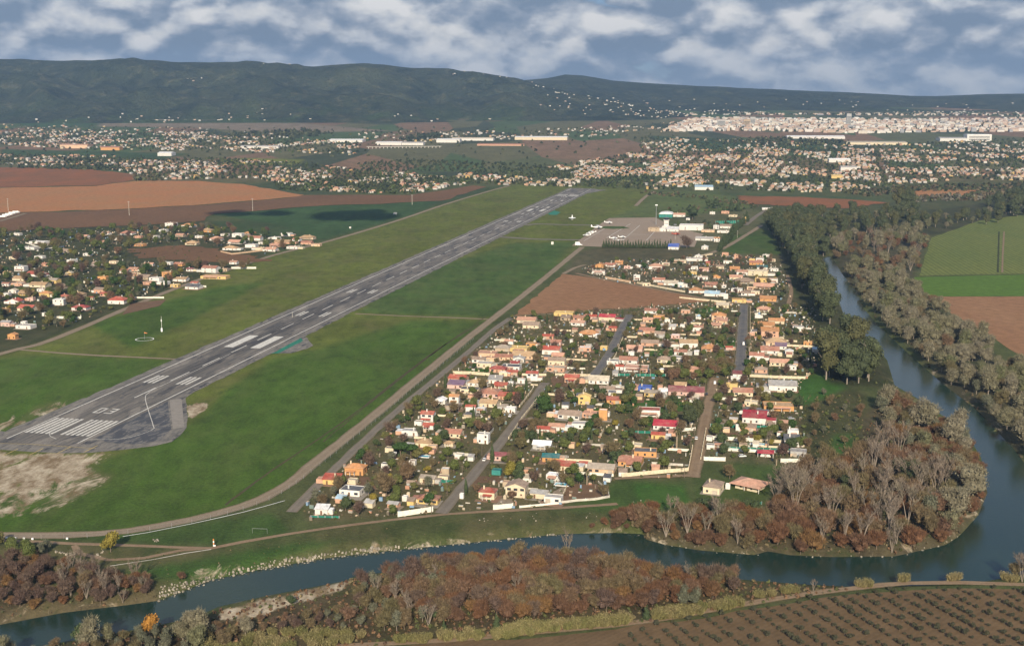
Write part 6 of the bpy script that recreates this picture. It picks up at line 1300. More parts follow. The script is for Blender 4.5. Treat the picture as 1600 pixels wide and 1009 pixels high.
gardens([(-20, 415), (-20, 362), (240, 355), (330, 352), (430, 365), (500, 380), (410, 396), (330, 384), (200, 388), (190, 412)], 10, 190, (.9, 1.6), 'in the upper left estate', 'upper left estate gardens')
belt([('brown', 3), ('bush', 3), ('silver', 1)], [(1252, 640), (1290, 615), (1345, 625), (1350, 690), (1300, 735), (1235, 755), (1260, 720)], 9.5, 44, (.4, .85), {'brown': ('willow_tree', 'tree', 'brown willow in the rough scrub beside the estate wall'), 'bush': ('low_bush', 'bush', 'low dark bush in the rough scrub beside the estate wall'), 'silver': ('silver_poplar', 'tree', 'silvery tree in the rough scrub beside the estate wall')}, 'scrub beside the estate')
belt([('bare', 4), ('brown', 1)], [(1205, 790), (1225, 755), (1250, 760), (1300, 745), (1260, 790)], 5, 16, (.85, 1.2), {'bare': ('bare_tree', 'tree', 'tall leafless grey tree right of the porch house'), 'brown': ('willow_tree', 'tree', 'brown willow right of the porch house')}, 'bare trees by the porch house')
for k_, nm, px, py, s, lab, ct in (
    ('umbrella', 'umbrella_pine', 626, 718, .98, 'umbrella pine with flat bright green crown left of the pine lane', 'tree'), ('umbrella', 'umbrella_pine', 642, 716, .9, 'second umbrella pine touching the first, left of the pine lane', 'tree'),
    ('pinetree', 'pine_tree', 850, 646, 1.7, 'massive dark green pine beside the middle of the pine lane', 'tree'), ('conifer', 'cedar_tree', 980, 625, 1.1, 'bluish cedar beside the blue pergola', 'tree'),
    ('eucalyptus', 'eucalyptus_tree', 1078, 666, .72, 'large dark tree with deep shade beside the earth lane', 'tree'), ('eucalyptus', 'eucalyptus_tree', 1090, 658, .6, 'second large dark tree touching the earth lane', 'tree'), ('orange', 'autumn_tree', 1047, 648, .62, 'orange autumn tree behind the crimson roofed long house', 'tree'),
    ('palm', 'palm_tree', 1057, 702, 1.5, 'tall palm with thick pale trunk beside the crimson roofed house', 'palm'), ('palm', 'palm_tree', 1213, 727, .95, 'thick palm beside the crimson pavilion', 'palm'), ('palm', 'palm_tree', 917, 757, .95, 'palm with broad crown at the brown allotment plot', 'palm'), ('palm', 'palm_tree', 1000, 585, .85, 'palm in front of the white arcade house, left of three', 'palm'), ('palm', 'palm_tree', 1016, 584, .85, 'palm in front of the white arcade house, middle of three', 'palm'), ('palm', 'palm_tree', 1030, 584, .85, 'palm in front of the white arcade house, right of three', 'palm'), ('palm', 'palm_tree', 1170, 549, .9, 'palm beside the patched lane', 'palm'), ('palm', 'palm_tree', 1148, 601, .6, 'little palm in the white yard by the earth lane', 'palm'),
    ('cypress', 'cypress_tree', 769, 722, 1.15, 'tall slim cypress beside the pine lane', 'tree'), ('cypress', 'cypress_tree', 972, 499, .95, 'slim cypress beside the dark asphalt lane', 'tree'), ('cypress', 'cypress_tree', 1018, 484, .7, 'slim cypress behind the white house at the brown field', 'tree'), ('cypress', 'cypress_tree', 728, 772, .9, 'dark cypress at the mouth of the pine lane', 'tree'),
    ('yellow', 'autumn_tree', 797, 745, 1.25, 'large yellow green tree behind the cream gabled house', 'tree'), ('dark', 'evergreen_tree', 810, 746, 1.1, 'dark tree right of the large yellow green tree', 'tree'), ('brown', 'autumn_tree', 636, 755, 1.35, 'big brown autumn tree in the lower plots', 'tree'), ('brown', 'autumn_tree', 604, 775, 1.5, 'biggest brown autumn tree behind the grey roofed hut', 'tree'), ('brown', 'autumn_tree', 956, 718, 1.35, 'big brown autumn tree above the brown roofed long house', 'tree'),
    ('yellow', 'autumn_tree', 780, 655, .85, 'yellow orange tree left of the pine lane', 'tree'), ('plum', 'plum_tree', 1073, 388, 2.2, 'dark red leaved tree beside the blue roofed hangar', 'tree'), ('conifer', 'conifer_tree', 1143, 330, 1.7, 'dark pointed conifer behind the airfield buildings, left of two', 'tree'), ('conifer', 'conifer_tree', 1153, 330, 1.5, 'dark pointed conifer behind the airfield buildings, right of two', 'tree'), ('cypress', 'cypress_tree', 1130, 333, 1.9, 'slim cypress left of the two pointed conifers', 'tree'), ('dark', 'evergreen_tree', 1082, 343, 3.2, 'large dark tree behind the terminal hall', 'tree'), ('dark', 'evergreen_tree', 1108, 326, 2.2, 'dark round tree beyond the terminal', 'tree'), ('dark', 'evergreen_tree', 1119, 326, 2.1, 'second dark round tree beyond the terminal', 'tree'),
    ('brown', 'autumn_tree', 943, 778, .9, 'thin brown tree at the right corner of the allotment', 'tree'), ('silver', 'olive_tree', 612, 722, 1.0, 'grey green olive in front of the umbrella pines', 'tree'), ('silver', 'olive_tree', 497, 790, 1.15, 'grey green olive left of the pale blue roofed hut', 'tree'), ('plum', 'plum_tree', 560, 806, .9, 'grey purple bare tree in front of the huts', 'tree'), ('bare', 'bare_tree', 1200, 700, .9, 'tall leafless tree in the fenced plots right of the earth lane', 'tree'), ('brown', 'autumn_tree', 1140, 748, .95, 'thin brown tree left of the porch house', 'tree')):
    g = G(px, py); plant(k_, nm, g.x, g.y, s, lab, ct)
# the row of autumn trees at the top of the earth lane
belt([('brown', 4), ('garden', 1)], [(1040, 590), (1085, 575), (1150, 572), (1150, 588), (1050, 598)], 5.5, 26, (.8, 1.1), {'brown': ('autumn_tree', 'tree', 'brown autumn tree in the row at the top of the earth lane'), 'garden': ('garden_tree', 'tree', 'green tree in the row at the top of the earth lane')}, 'row at the top of the earth lane', avoid=lambda x, y: on_house(x, y, .5))
belt([('dark', 2), ('cypress', 1)], [(800, 680), (905, 690), (925, 680), (925, 692), (800, 692)], 4, 26, (.5, .85), {'dark': ('evergreen_tree', 'tree', 'dark evergreen in the tall hedge above the white roofed shed'), 'cypress': ('cypress_tree', 'tree', 'cypress in the tall hedge above the white roofed shed')}, 'tall hedge', avoid=lambda x, y: on_house(x, y, .3) or on_lane(x, y))
# hedge rows round the apron
for i in range(26):
    g = G(943 + (1048 - 943) * i / 25, 387 + 1.5 * i / 25); plant('conifer', 'cypress_tree', g.x, g.y, R.uniform(.62, .85), 'dark cypress in the hedge row along the apron edge', 'tree', 'apron hedge row', sz=R.uniform(.7, 1.05))
for i in range(26):
    t = i / 25; g = G(1122 + (1166 - 1122) * t, 393 + (345 - 393) * t); plant('conifer', 'conifer_tree', g.x + R.gauss(0, 1.5), g.y, R.uniform(.9, 1.35), 'dark conifer in the row along the access road', 'tree', 'access road row')
# ------------------------------------------------------------------ far trees, past counting, and the low growth of the banks
def tuftset(name, spots, col_, r, dens=26):
    Vs, Cs = [], []
    for x, y, z, s, c in spots:
        n = dens; D = unit(r, n); D[:, 2] = np.abs(D[:, 2]); C = np.array([x, y, z]) + D * np.array([s * .55, s * .55, s * .95]) * r.uniform(.5, 1, (n, 1)); Nn = D + r.normal(size=D.shape) * .5; Nn /= np.linalg.norm(Nn, axis=1)[:, None]
        Vs.append(cards(C, Nn, s * .55, r)); Cs.append(np.array(c)[None, :] * r.uniform(.65, 1.35, (n, 1)))
    V = np.concatenate(Vs); me = qmesh(name, V, np.arange(len(V)).reshape(-1, 4), FACES, fcol=np.concatenate(Cs)); return tag(obj(name, me), kind='stuff')
DK, OL, GR, BR = (.040, .052, .026), (.080, .086, .040), (.066, .088, .030), (.112, .088, .052)
spots = []
def add_far(poly, sp, n, s, cs):
    for x, y in scatter(poly, sp, n, tries=30): spots.append((x, y, float(hz(y)) - .5, R.uniform(*s), R.choice(cs)))
for (poly, sp, wh, cap), k_ in zip(TOWNS, (1.5, 1.8, 1.6, 1.2, 1.0, 1.6, 1.3, 1.)): add_far(poly, sp * .7, int(cap * k_), (5, 10), (DK, OL, GR, DK))
add_far(CITY[0][0], 36, 800, (9, 15), (DK, OL)); add_far(CITY[1][0], 34, 900, (8, 16), (DK, GR))
add_far([(1120, 222), (1190, 216), (1320, 222), (1330, 227), (1200, 228)], 17, 150, (11, 17), (DK, OL))
add_far([(350, 212), (470, 203), (520, 210), (470, 216), (360, 216)], 22, 120, (12, 20), (DK, OL)); add_far([(620, 218), (680, 210), (690, 216), (640, 222)], 22, 40, (12, 20), (DK,))
add_far([(430, 288), (520, 283), (560, 292), (480, 300), (440, 297)], 9, 240, (6, 9), (DK, GR)); add_far([(210, 277), (250, 277), (252, 283), (212, 283)], 8, 40, (9, 15), (BR, OL))
add_far([(560, 256), (640, 250), (860, 258), (860, 266), (700, 268), (570, 268)], 17, 260, (6, 10), (DK, DK, OL)); add_far([(0, 200), (600, 200), (850, 200), (1060, 212), (850, 250), (560, 245), (0, 245)], 70, 300, (6, 12), (DK, OL))
add_far([(0, 262), (160, 262), (210, 262), (205, 268), (0, 262)], 9, 120, (7, 11), (DK, OL)); add_far([(90, 247), (160, 250), (160, 262), (90, 262)], 12, 80, (8, 13), (DK, OL))
add_far([(1000, 300), (1050, 302), (1150, 313), (1190, 322), (1180, 326), (1100, 312), (1000, 304)], 13, 70, (4, 8), (DK, OL, BR)); add_far([(1310, 300), (1430, 292), (1560, 290), (1600, 286), (1640, 290), (1560, 298), (1420, 300), (1360, 308)], 12, 240, (6, 12), (OL, BR, DK))
add_far([(1430, 308), (1530, 304), (1600, 296), (1600, 306), (1520, 314), (1430, 316)], 13, 110, (6, 12), (BR, OL, (.13, .12, .09)))
add_far([(1055, 350), (1160, 342), (1165, 352), (1100, 360)], 14, 34, (4, 7), (DK, BR, GR)); add_far([(1045, 322), (1180, 318), (1180, 332), (1080, 334), (1045, 332)], 15, 40, (3, 6), (DK, GR, BR))
tuftset('far_treetops', spots, None, np.random.default_rng(5))
spots = []
def add_low(poly, sp, n, s, cs, av=WET):
    for x, y in scatter(poly, sp, n, avoid=av): spots.append((x, y, riverbed_z(x, y) - .1, R.uniform(*s), R.choice(cs)))
RU, WE, TN = (.150, .090, .050), (.078, .086, .032), (.150, .122, .066)
add_low(ISLAND, 2.3, 1500, (.8, 1.9), (RU, RU, (.10, .06, .04), TN, WE)); add_low([(1375, 628), (1440, 640), (1500, 672), (1535, 760), (1490, 840), (1380, 866), (1210, 855), (960, 830), (1000, 803), (1210, 796), (1240, 745), (1340, 705)], 3.2, 1100, (.9, 2.2), (RU, TN, BR, WE, OL))
add_low([(0, 850), (330, 860), (560, 822), (950, 800), (960, 826), (700, 848), (400, 886), (250, 912), (0, 930)], 4.2, 600, (.3, .8), (WE, TN, WE, (.05, .075, .025)), lambda x, y: WET(x, y) or on_lane(x, y))
add_low([(-60, 920), (80, 935), (240, 918), (255, 936), (100, 955), (-60, 980)], 2.6, 260, (.5, 1.3), (TN, BR, RU, OL)); add_low([(1250, 620), (1345, 615), (1355, 700), (1230, 755)], 4.2, 420, (.7, 1.7), (WE, OL, BR, TN)); add_low([(1310, 420), (1400, 430), (1600, 590), (1620, 730), (1440, 560), (1320, 450)], 5, 380, (1.2, 2.6), (BR, OL, (.14, .12, .085)), lambda x, y: water_side(x, y) < .3); add_low([(1200, 352), (1300, 372), (1312, 470), (1390, 600), (1300, 600), (1240, 450)], 6, 260, (1.2, 2.4), (OL, DK, WE))
add_low(VIL, 4.6, 3000, (.7, 2.0), (OL, WE, GR, BR, TN), lambda x, y: on_lane(x, y) or on_house(x, y, .3)); add_low([(0, 500), (0, 362), (330, 352), (500, 382), (400, 402), (300, 442), (100, 512)], 13, 700, (1., 2.6), (OL, DK, GR, BR), lambda x, y: on_lane(x, y) or on_house(x, y, .3)); add_low([(900, 428), (930, 410), (1130, 398), (1220, 402), (1240, 470), (1130, 466)], 9, 420, (.8, 2.), (OL, GR, BR, WE), lambda x, y: on_house(x, y, .3))
tuftset('undergrowth', spots, None, np.random.default_rng(6), 16)
# ------------------------------------------------------------------ boulders of the bank
def rockset(name, spots, r):
    base = np.array([(-1, -1, -1), (1, -1, -1), (1, 1, -1), (-1, 1, -1), (-1, -1, 1), (1, -1, 1), (1, 1, 1), (-1, 1, 1)], float) * .5
    Qb = np.array([(4, 5, 6, 7), (0, 1, 5, 4), (1, 2, 6, 5), (2, 3, 7, 6), (3, 0, 4, 7), (3, 2, 1, 0)])
    Vs, Qs, Cs = [], [], []
    for i, (x, y, z, s) in enumerate(spots):
        v = base * (1 + r.normal(size=(8, 3)) * .22) * s * r.uniform(.6, 1.2, 3); v[4:, :2] *= r.uniform(.5, .9); a = r.uniform(0, 6.28); c, sn = math.cos(a), math.sin(a)
        v = np.stack([v[:, 0] * c - v[:, 1] * sn + x, v[:, 0] * sn + v[:, 1] * c + y, v[:, 2] + z], 1); Vs.append(v); Qs.append(Qb + i * 8); Cs.append(np.tile(np.array((.31, .275, .225)) * r.uniform(.6, 1.25), (6, 1)))
    me = qmesh(name, np.concatenate(Vs), np.concatenate(Qs), FACES, fcol=np.concatenate(Cs)); return tag(obj(name, me), kind='stuff')
rp = []
for x, y in scatter([(244, 940), (250, 915), (330, 893), (430, 870), (560, 852), (700, 842), (860, 826), (1000, 826), (1000, 838), (800, 846), (600, 866), (400, 896), (300, 925)], 1.0, 7000, avoid=lambda x, y: not (-1.0 < water_side(x, y) < (15 if x < -20 else 9.)) or R.random() < .2):
    rp.append((x, y, riverbed_z(x, y) + .1, R.uniform(.35, 1.25)))
for x, y in scatter([(1003, 838), (1180, 862), (1400, 868), (1500, 842), (1530, 812), (1400, 860), (1200, 858)], 2.2, 260, avoid=lambda x, y: not (-.8 < water_side(x, y) < 3)): rp.append((x, y, riverbed_z(x, y) + .1, R.uniform(.3, .8)))
for px, py in ((88, 862), (96, 864), (108, 866), (114, 865), (142, 880), (150, 886), (136, 884), (160, 862), (148, 868), (246, 844), (243, 845)):
    for _ in range(4): g = G(px + R.gauss(0, 3), py + R.gauss(0, 1)); rp.append((g.x, g.y, .2, R.uniform(.4, 1.0)))
for px, py in ((630, 806), (760, 810), (840, 808), (900, 806), (980, 800), (1000, 792), (1035, 793), (1020, 785)):
    for _ in range(5): g = G(px + R.gauss(0, 18), py + R.gauss(0, 5)); rp.append((g.x, g.y, .1, R.uniform(.3, .8)))
rockset('boulders', rp, np.random.default_rng(8))

# ------------------------------------------------------------------ garden walls, netting, fences
def wall(pts, h, m, label, name='garden_wall', panel=5.5, th=.25, pillars=True, cat='wall', cap=None):
    P = [np.array(ground_at(*q)) for q in pts]; root = empty(name, P[0].tolist()); tag(root, label, cat)
    for a, b_ in zip(P[:-1], P[1:]):
        d = b_ - a; L_ = float(np.hypot(d[0], d[1])); ang = math.atan2(d[1], d[0]); n = max(1, round(L_ / panel)); pl = L_ / n
        pm = MB().box(.12, pl - .12, -th / 2, th / 2, -.3, h).me('wall_panel' if name != 'netting_fence' else 'net_panel', m); pp = MB().box(-.2, .2, -th / 2 - .08, th / 2 + .08, -.3, h + .18).me('pillar' if name != 'netting_fence' else 'post', m if name != 'netting_fence' else STEEL)
        for i in range(n):
            q = a + d * (i / n) - P[0]; o = obj(pm.name, pm, root, (q[0], q[1], 0), ang)
            if pillars: obj(pp.name, pp, root, (q[0], q[1], 0), ang)
    if pillars: q = P[-1] - P[0]; obj(pp.name, pp, root, (q[0], q[1], 0), ang)
    return root
WL = 'garden_wall'
wall([(622, 807), (676, 799)], 2.6, WHITEWALL, 'tall white panelled wall with pillars at the mouth of the pine lane')
wall([(771, 796), (801, 793)], 2.4, WHITEWALL, 'white gate wall below the cream gabled house')
wall([(812, 793), (877, 787)], 1.1, WHITEWALL, 'low white wall along the river track below the grey roofed house')
wall([(972, 745), (1040, 738.5), (1075, 736)], 2.1, CREAMWALL, 'long cream wall along the dirt lane above the green meadow')
wall([(1075.5, 735), (1079, 718), (1082, 700)], 2.0, CREAMWALL, 'cream wall running up beside the earth lane')
wall([(878, 786), (900, 783), (930, 781), (952, 777)], 1.2, CONCRETE, 'low grey wall round the brown allotment plot')
wall([(876, 784), (889, 752)], 1.3, CREAMWALL, 'narrow wall at the left side of the allotment plot'); wall([(952, 777), (950, 767), (935, 754)], 1.0, CONCRETE, 'low wall at the right side of the allotment plot')
wall([(1060, 674), (1086, 672)], 1.9, WHITEWALL, 'white wall between the crimson roofed house and the earth lane'); wall([(1114, 686.5), (1146, 688), (1178, 690)], 2.2, WHITEWALL, 'white wall with green edge above the pale lawn')
wall([(1138, 704), (1190, 707), (1237, 708)], 1.7, WHITEWALL, 'white wall below the pale lawn'); wall([(1100, 719), (1133, 720)], 2.2, WHITEWALL, 'cream white wall at the corner of earth lane and meadow'); wall([(1220, 722), (1262, 722)], 2.2, WHITEWALL, 'cream white wall right of the crimson pavilion')
wall([(1186, 690), (1222, 692)], 1.8, CREAMWALL, 'cream wall between the white hut and the slate roofed house'); wall([(1172, 588.5), (1215, 591), (1258, 592), (1271, 580)], 2.0, CREAMWALL, 'long cream wall that bends round the lower right corner of the upper estate')
wall([(815, 586.5), (853, 587)], 1.7, CREAMWALL, 'cream wall at the head of the pine lane'); wall([(708, 584), (735, 584.5), (765, 587)], 2.2, CREAMWALL, 'cream wall between the green lawn and the red roofed salmon house'); wall([(868, 586.5), (922, 588)], 1.8, CREAMWALL, 'cream wall below the brown roofed villa'); wall([(1119, 612), (1145, 613)], 2., CREAMWALL, 'short cream wall beside the yellow block on the earth lane'); wall([(1176, 613.5), (1194, 614)], 2., WHITEWALL, 'short white wall left of the big grey metal barn')
wall([(946, 435), (985, 442)], 2.4, wallmat('peach'), 'peach wall along the brown field'); wall([(996, 443), (1032, 450), (1070, 457)], 2.0, CREAMWALL, 'cream wall along the road by the brown field'); wall([(1062, 466), (1100, 470), (1134, 473)], 1.8, CREAMWALL, 'cream wall beside the pale blue roofed shed'); wall([(1086, 402), (1113, 398)], 2.0, CREAMWALL, 'pale wall between stubble field and the estate by the apron')
wall([(362, 420), (400, 420)], 2.4, WHITEWALL, 'white wall with arches at the right end of the left estate', panel=9); wall([(131, 442), (156, 442)], 2.2, WHITEWALL, 'white wall below the orange house in the left estate'); wall([(83, 497.5), (127, 498)], 2.2, WHITEWALL, 'white wall behind the garden trees of the left estate'); wall([(206, 466), (256, 466)], 1.6, WHITEWALL, 'white wall at the lower edge of the left estate'); wall([(345, 394), (362, 398), (413, 392)], 2.0, wallmat('peach'), 'peach wall round the tan roofed house of the upper left estate', panel=10); wall([(40, 380), (70, 390), (100, 386)], 1.8, WHITEWALL, 'white wall in the upper left estate', panel=10); wall([(300, 448), (322, 449)], 2., WHITEWALL, 'short white wall beside the slate roofed house')
wall([(1091, 702), (1094, 690), (1104, 650)], .01, CREAMWALL, 'low kerb', pillars=False) if False else None
wall([(1095, 718), (1103, 672)], 1.5, CREAMWALL, 'pale wall along the right side of the earth lane', panel=8); wall([(1168, 588), (1172, 540), (1172, 480)], 1.6, CREAMWALL, 'pale wall along the right side of the patched lane', panel=10); wall([(943, 585), (962, 556), (976, 522)], 1.6, CREAMWALL, 'pale wall along the right side of the dark asphalt lane', panel=8); wall([(845, 618), (815, 655), (795, 686)], 1.5, CREAMWALL, 'pale broken wall along the right side of the pine lane', panel=8); wall([(832, 610), (812, 636)], 1.6, CREAMWALL, 'pale wall along the left side of the pine lane', panel=8)
for pts, h, lb in (([(960, 587), (1040, 588)], 1.8, 'green netting along the lower edge of the palm house garden'), ([(655, 752), (708, 755)], 1.8, 'green netting round the cream house left of the pine lane'), ([(1110, 666), (1150, 668)], 1.8, 'green netting beside the earth lane below the slate roofed house'), ([(1178, 668), (1240, 671)], 1.6, 'green netting right of the crimson roofed long house'), ([(1186, 645 + 30), (1228, 678)], 1.6, 'green netting left of the white flat hut'), ([(1130, 700), (1235, 703)], .9, 'dark green netting below the pale lawn'), ([(976, 676), (1018, 677)], 1.5, 'faint green netting in the middle plots'), ([(1118, 350), (1163, 349)], 5, 'tall green netting behind the terminal'), ([(486, 808), (530, 809)], 1., 'low green netting in front of the white shed'), ([(1164, 796), (1190, 788)], 1.6, 'green netting beside the porch house')):
    wall(pts, h, NET, lb, 'netting_fence', 4., .08, True, 'fence')
PERG = MB()
# perimeter fence along the outside of the track
PF = line_pts([(-40, 841.5), (100, 841.5), (200, 834), (300, 817), (380, 797), (440, 771), (500, 728), (580, 664), (660, 596), (740, 531)], False, 9.)
root = empty('perimeter_fence', (PF[0][0], PF[0][1], 0)); tag(root, 'thin wire fence of the airfield along the outside of the perimeter track', 'fence')
pm = MB().tube((0, 0, -.2), (0, 0, 2.3), .07, .06, 5).me('post', STEEL)
for q in PF: obj('post', pm, root, (q[0] - PF[0][0], q[1] - PF[0][1], 0))
b = MB()
for a, c in zip(PF[:-1], PF[1:]):
    for z in (.8, 1.5, 2.2): b.tube((a[0] - PF[0][0], a[1] - PF[0][1], z), (c[0] - PF[0][0], c[1] - PF[0][1], z), .025, .025, 3, cap=False)
b.build('wire', STEEL, root)
# white marker blocks beside the track, bottom left
bm = MB().box(-.45, .45, -.3, .3, -.1, .8).me('marker_block', WHITEPAINT)
for px, py in ((10.5, 841), (24, 841.5), (37.5, 842), (51, 842.5), (105, 842)):
    g = G(px, py); tag(obj('marker_block', bm, None, g), 'white concrete block beside the perimeter track', 'marker', 'white blocks beside the perimeter track')
g = G(334, 853); t = empty('marker_post', g); tag(t, 'orange and white marker post beside the river track', 'post')
for i in range(4): MB().tube((0, 0, i * .9), (0, 0, i * .9 + .9), .3, .3, 10).build('band', plain('orange_paint', (.6, .24, .07)) if i % 2 else WHITEPAINT, t)
MB().box(.3, .9, -.3, .3, 0, .6).build('base', WHITEPAINT, t)
def goal(px, py, lab):
    g = G(px, py); t = empty('goal_frame', g, -.1); tag(t, lab, 'goal')
    for x in (-3.6, 3.6): MB().tube((x, 0, 0), (x, 0, 2.4), .06, .06, 6).build('post', STEEL, t)
    MB().tube((-3.6, 0, 2.4), (3.6, 0, 2.4), .06, .06, 6).build('crossbar', STEEL, t)
goal(406, 833, 'thin grey goal frame on the grass between gutter and river track')
# wind sock in its white ring, mast, navigation hut
g = G(226, 530); t = empty('windsock', g); tag(t, 'wind sock on a pole inside a white ring left of the runway', 'windsock')
n = 40; V = [((r_ * math.cos(2 * math.pi * i / n)), (r_ * math.sin(2 * math.pi * i / n)), .12) for i in range(n) for r_ in (7.0, 7.9)]
mesh_ = mesh('ring', V, [(2 * i, 2 * i + 1, (2 * i + 3) % (2 * n), (2 * i + 2) % (2 * n)) for i in range(n)], WHITEPAINT); obj('ring', mesh_, t)
MB().tube((0, 0, 0), (0, 0, 6), .12, .07, 6).build('pole', STEEL, t); MB().tube((0, 0, 5.8), (2.6, 0, 5.2), .45, .2, 8).build('sock', plain('sock_cloth', (.7, .25, .1)), t)
g = G(253, 518); t = empty('mast', g); tag(t, 'thin white mast with a white box at its foot left of the runway', 'mast')
MB().tube((0, 0, 0), (0, 0, 14), .16, .1, 6).build('pole', WHITEPAINT, t); MB().box(-.7, .7, -.6, .6, 0, 3.2).build('base', WHITEPAINT, t); MB().box(-.35, .35, -.35, .35, 9, 11).build('light_box', WHITEPAINT, t)
g = G(894, 343); t = empty('radio_beacon', g); tag(t, 'white round radio beacon on its platform in the grass before the apron', 'beacon')
MB().tube((0, 0, 2.6), (0, 0, 3.2), 6.5, 6.5, 20).build('platform', WHITEPAINT, t); MB().tube((0, 0, 0), (0, 0, 2.6), 2.4, 2.4, 12).build('base', WHITEPAINT, t); MB().tube((0, 0, 3.2), (0, 0, 8), 1.4, .5, 10).build('cone', WHITEPAINT, t)
g = G(1025, 351); t = empty('floodlight_mast', g); tag(t, 'very tall floodlight mast beside the control tower', 'mast')
MB().tube((0, 0, 0), (0, 0, 32), .6, .3, 8).build('pole', STEEL, t); MB().box(-2.0, 2.0, -.7, .7, 32, 33.6).build('lamp_head', WHITEPAINT, t)
for px, py, h, lab in ((202, 337, 26, 'thin grey power pole on the dark ploughed field, left one'), (202 + 442, 320, 20, 'thin grey power pole at the far end of the ploughed fields'), (13, 330, 24, 'thin grey power pole by the road at the left edge'), (395, 330, 24, 'thin grey power pole beside the cloud shadow'), (457, 496, 6, 'low lamp post on the cross track right of the runway'), (1055, 374, 12, 'short lamp mast on the apron'), (1152, 372, 12, 'lamp post on the access road')):
    g = G(px, py); t = empty('power_pole' if h > 15 else 'lamp_post', g); tag(t, lab, 'pole'); MB().tube((0, 0, 0), (0, 0, h), .45 if h > 15 else .2, .25 if h > 15 else .12, 6).build('pole', CONCRETE, t); MB().box(-2 if h > 15 else -.6, 2 if h > 15 else .6, -.15, .15, h - 1.2, h - .8).build('crossarm', STEEL, t)
g = G(1163, 347); t = empty('water_tank', g); tag(t, 'yellowish round water tank right of the green netting', 'tank'); MB().tube((0, 0, 0), (0, 0, 9), 3, 3, 14).build('tank', wallmat('yellow'), t); MB().tube((0, 0, 9), (0, 0, 10.2), 3.1, .3, 14).build('roof', wallmat('cream'), t)
for k_, wd in (('pine', 4.4), ('asphalt', 4.6), ('earth', 4.8), ('patched', 5.)):
    P = line_pts(LANES[k_][0], False, 34.); wx = {'pine': 'pine lane', 'asphalt': 'dark asphalt lane', 'earth': 'earth lane', 'patched': 'patched lane'}[k_]
    for i, q in enumerate(P[:-1]):
        t = empty('wooden_pole', (q[0] - wd, q[1], 0)); tag(t, f'wooden wire pole left of {wx}, {NTH[i]} from its lower end', 'pole', 'wire poles along the lanes'); MB().tube((0, 0, -.2), (0, 0, 7.6), .14, .1, 6).build('pole', BARK, t); MB().box(-.8, .8, -.06, .06, 7., 7.2).build('crossarm', BARK, t)
# ------------------------------------------------------------------ aircraft on the apron
def plane(px, py, rz, s, lab, c=WHITEPAINT):
    g = G(px, py); t = empty('light_aircraft', (g.x, g.y, g.z + .35), rz); t.scale = (s, s, s); tag(t, lab, 'aircraft', 'aircraft parked on the apron')
    b = MB(); st = [(-4.2, .12, 1.5), (-2.2, .42, 1.35), (0, .68, 1.3), (1.6, .7, 1.3), (3.0, .5, 1.25), (3.7, .16, 1.2)]
    for (x0, r0, z0), (x1, r1, z1) in zip(st[:-1], st[1:]): b.tube((x0, 0, z0), (x1, 0, z1), r0, r1, 10, cap=False)
    b.build('fuselage', c, t); MB().box(.2, 1.7, -5.6, 5.6, 1.95, 2.12).build('wing', c, t); MB().box(-4.2, -3.3, -1.8, 1.8, 1.55, 1.65).build('tailplane', c, t)
    MB().add([(-4.4, -.06, 1.5), (-3.2, -.06, 1.5), (-4.3, -.06, 3.0), (-3.8, -.06, 3.0), (-4.4, .06, 1.5), (-3.2, .06, 1.5), (-4.3, .06, 3.0), (-3.8, .06, 3.0)], [(0, 1, 3, 2), (5, 4, 6, 7), (2, 3, 7, 6), (1, 5, 7, 3), (4, 0, 2, 6)]).build('fin', c, t)
    MB().box(.9, 1.9, -.55, .55, 1.75, 1.94).build('cockpit_glass', GLASS, t)
    wm = MB().tube((0, -.12, .0), (0, .12, .0), .33, .33, 10).me('wheel', plain('rubber', (.03, .03, .03)))
    for x, y in ((2.6, 0), (.6, -1.1), (.6, 1.1)): obj('wheel', wm, t, (x, y, .0))
plane(933, 358, .1, 2.3, 'largest white aircraft at the edge of the grass island'); plane(925, 365, 2.7, 1.6, 'white light aircraft, uppermost of three at the apron edge'); plane(921, 367, 2.7, 1.5, 'white light aircraft, middle of three at the apron edge'); plane(916.5, 370, 2.7, 1.6, 'white light aircraft, lowest of three at the apron edge'); plane(959, 374.5, .2, 1.6, 'white light aircraft above the hedge row, left one'); plane(972, 372.5, .1, 1.5, 'white light aircraft above the hedge row, right one'); plane(966, 378, 1.5, 1.5, 'white light aircraft right behind the hedge row'); plane(951, 350, .0, 1.7, 'white aircraft on the upper apron'); plane(1056, 368, .4, 1.7, 'red aircraft on the apron before the terminal', plain('red_paint', (.42, .09, .06)))
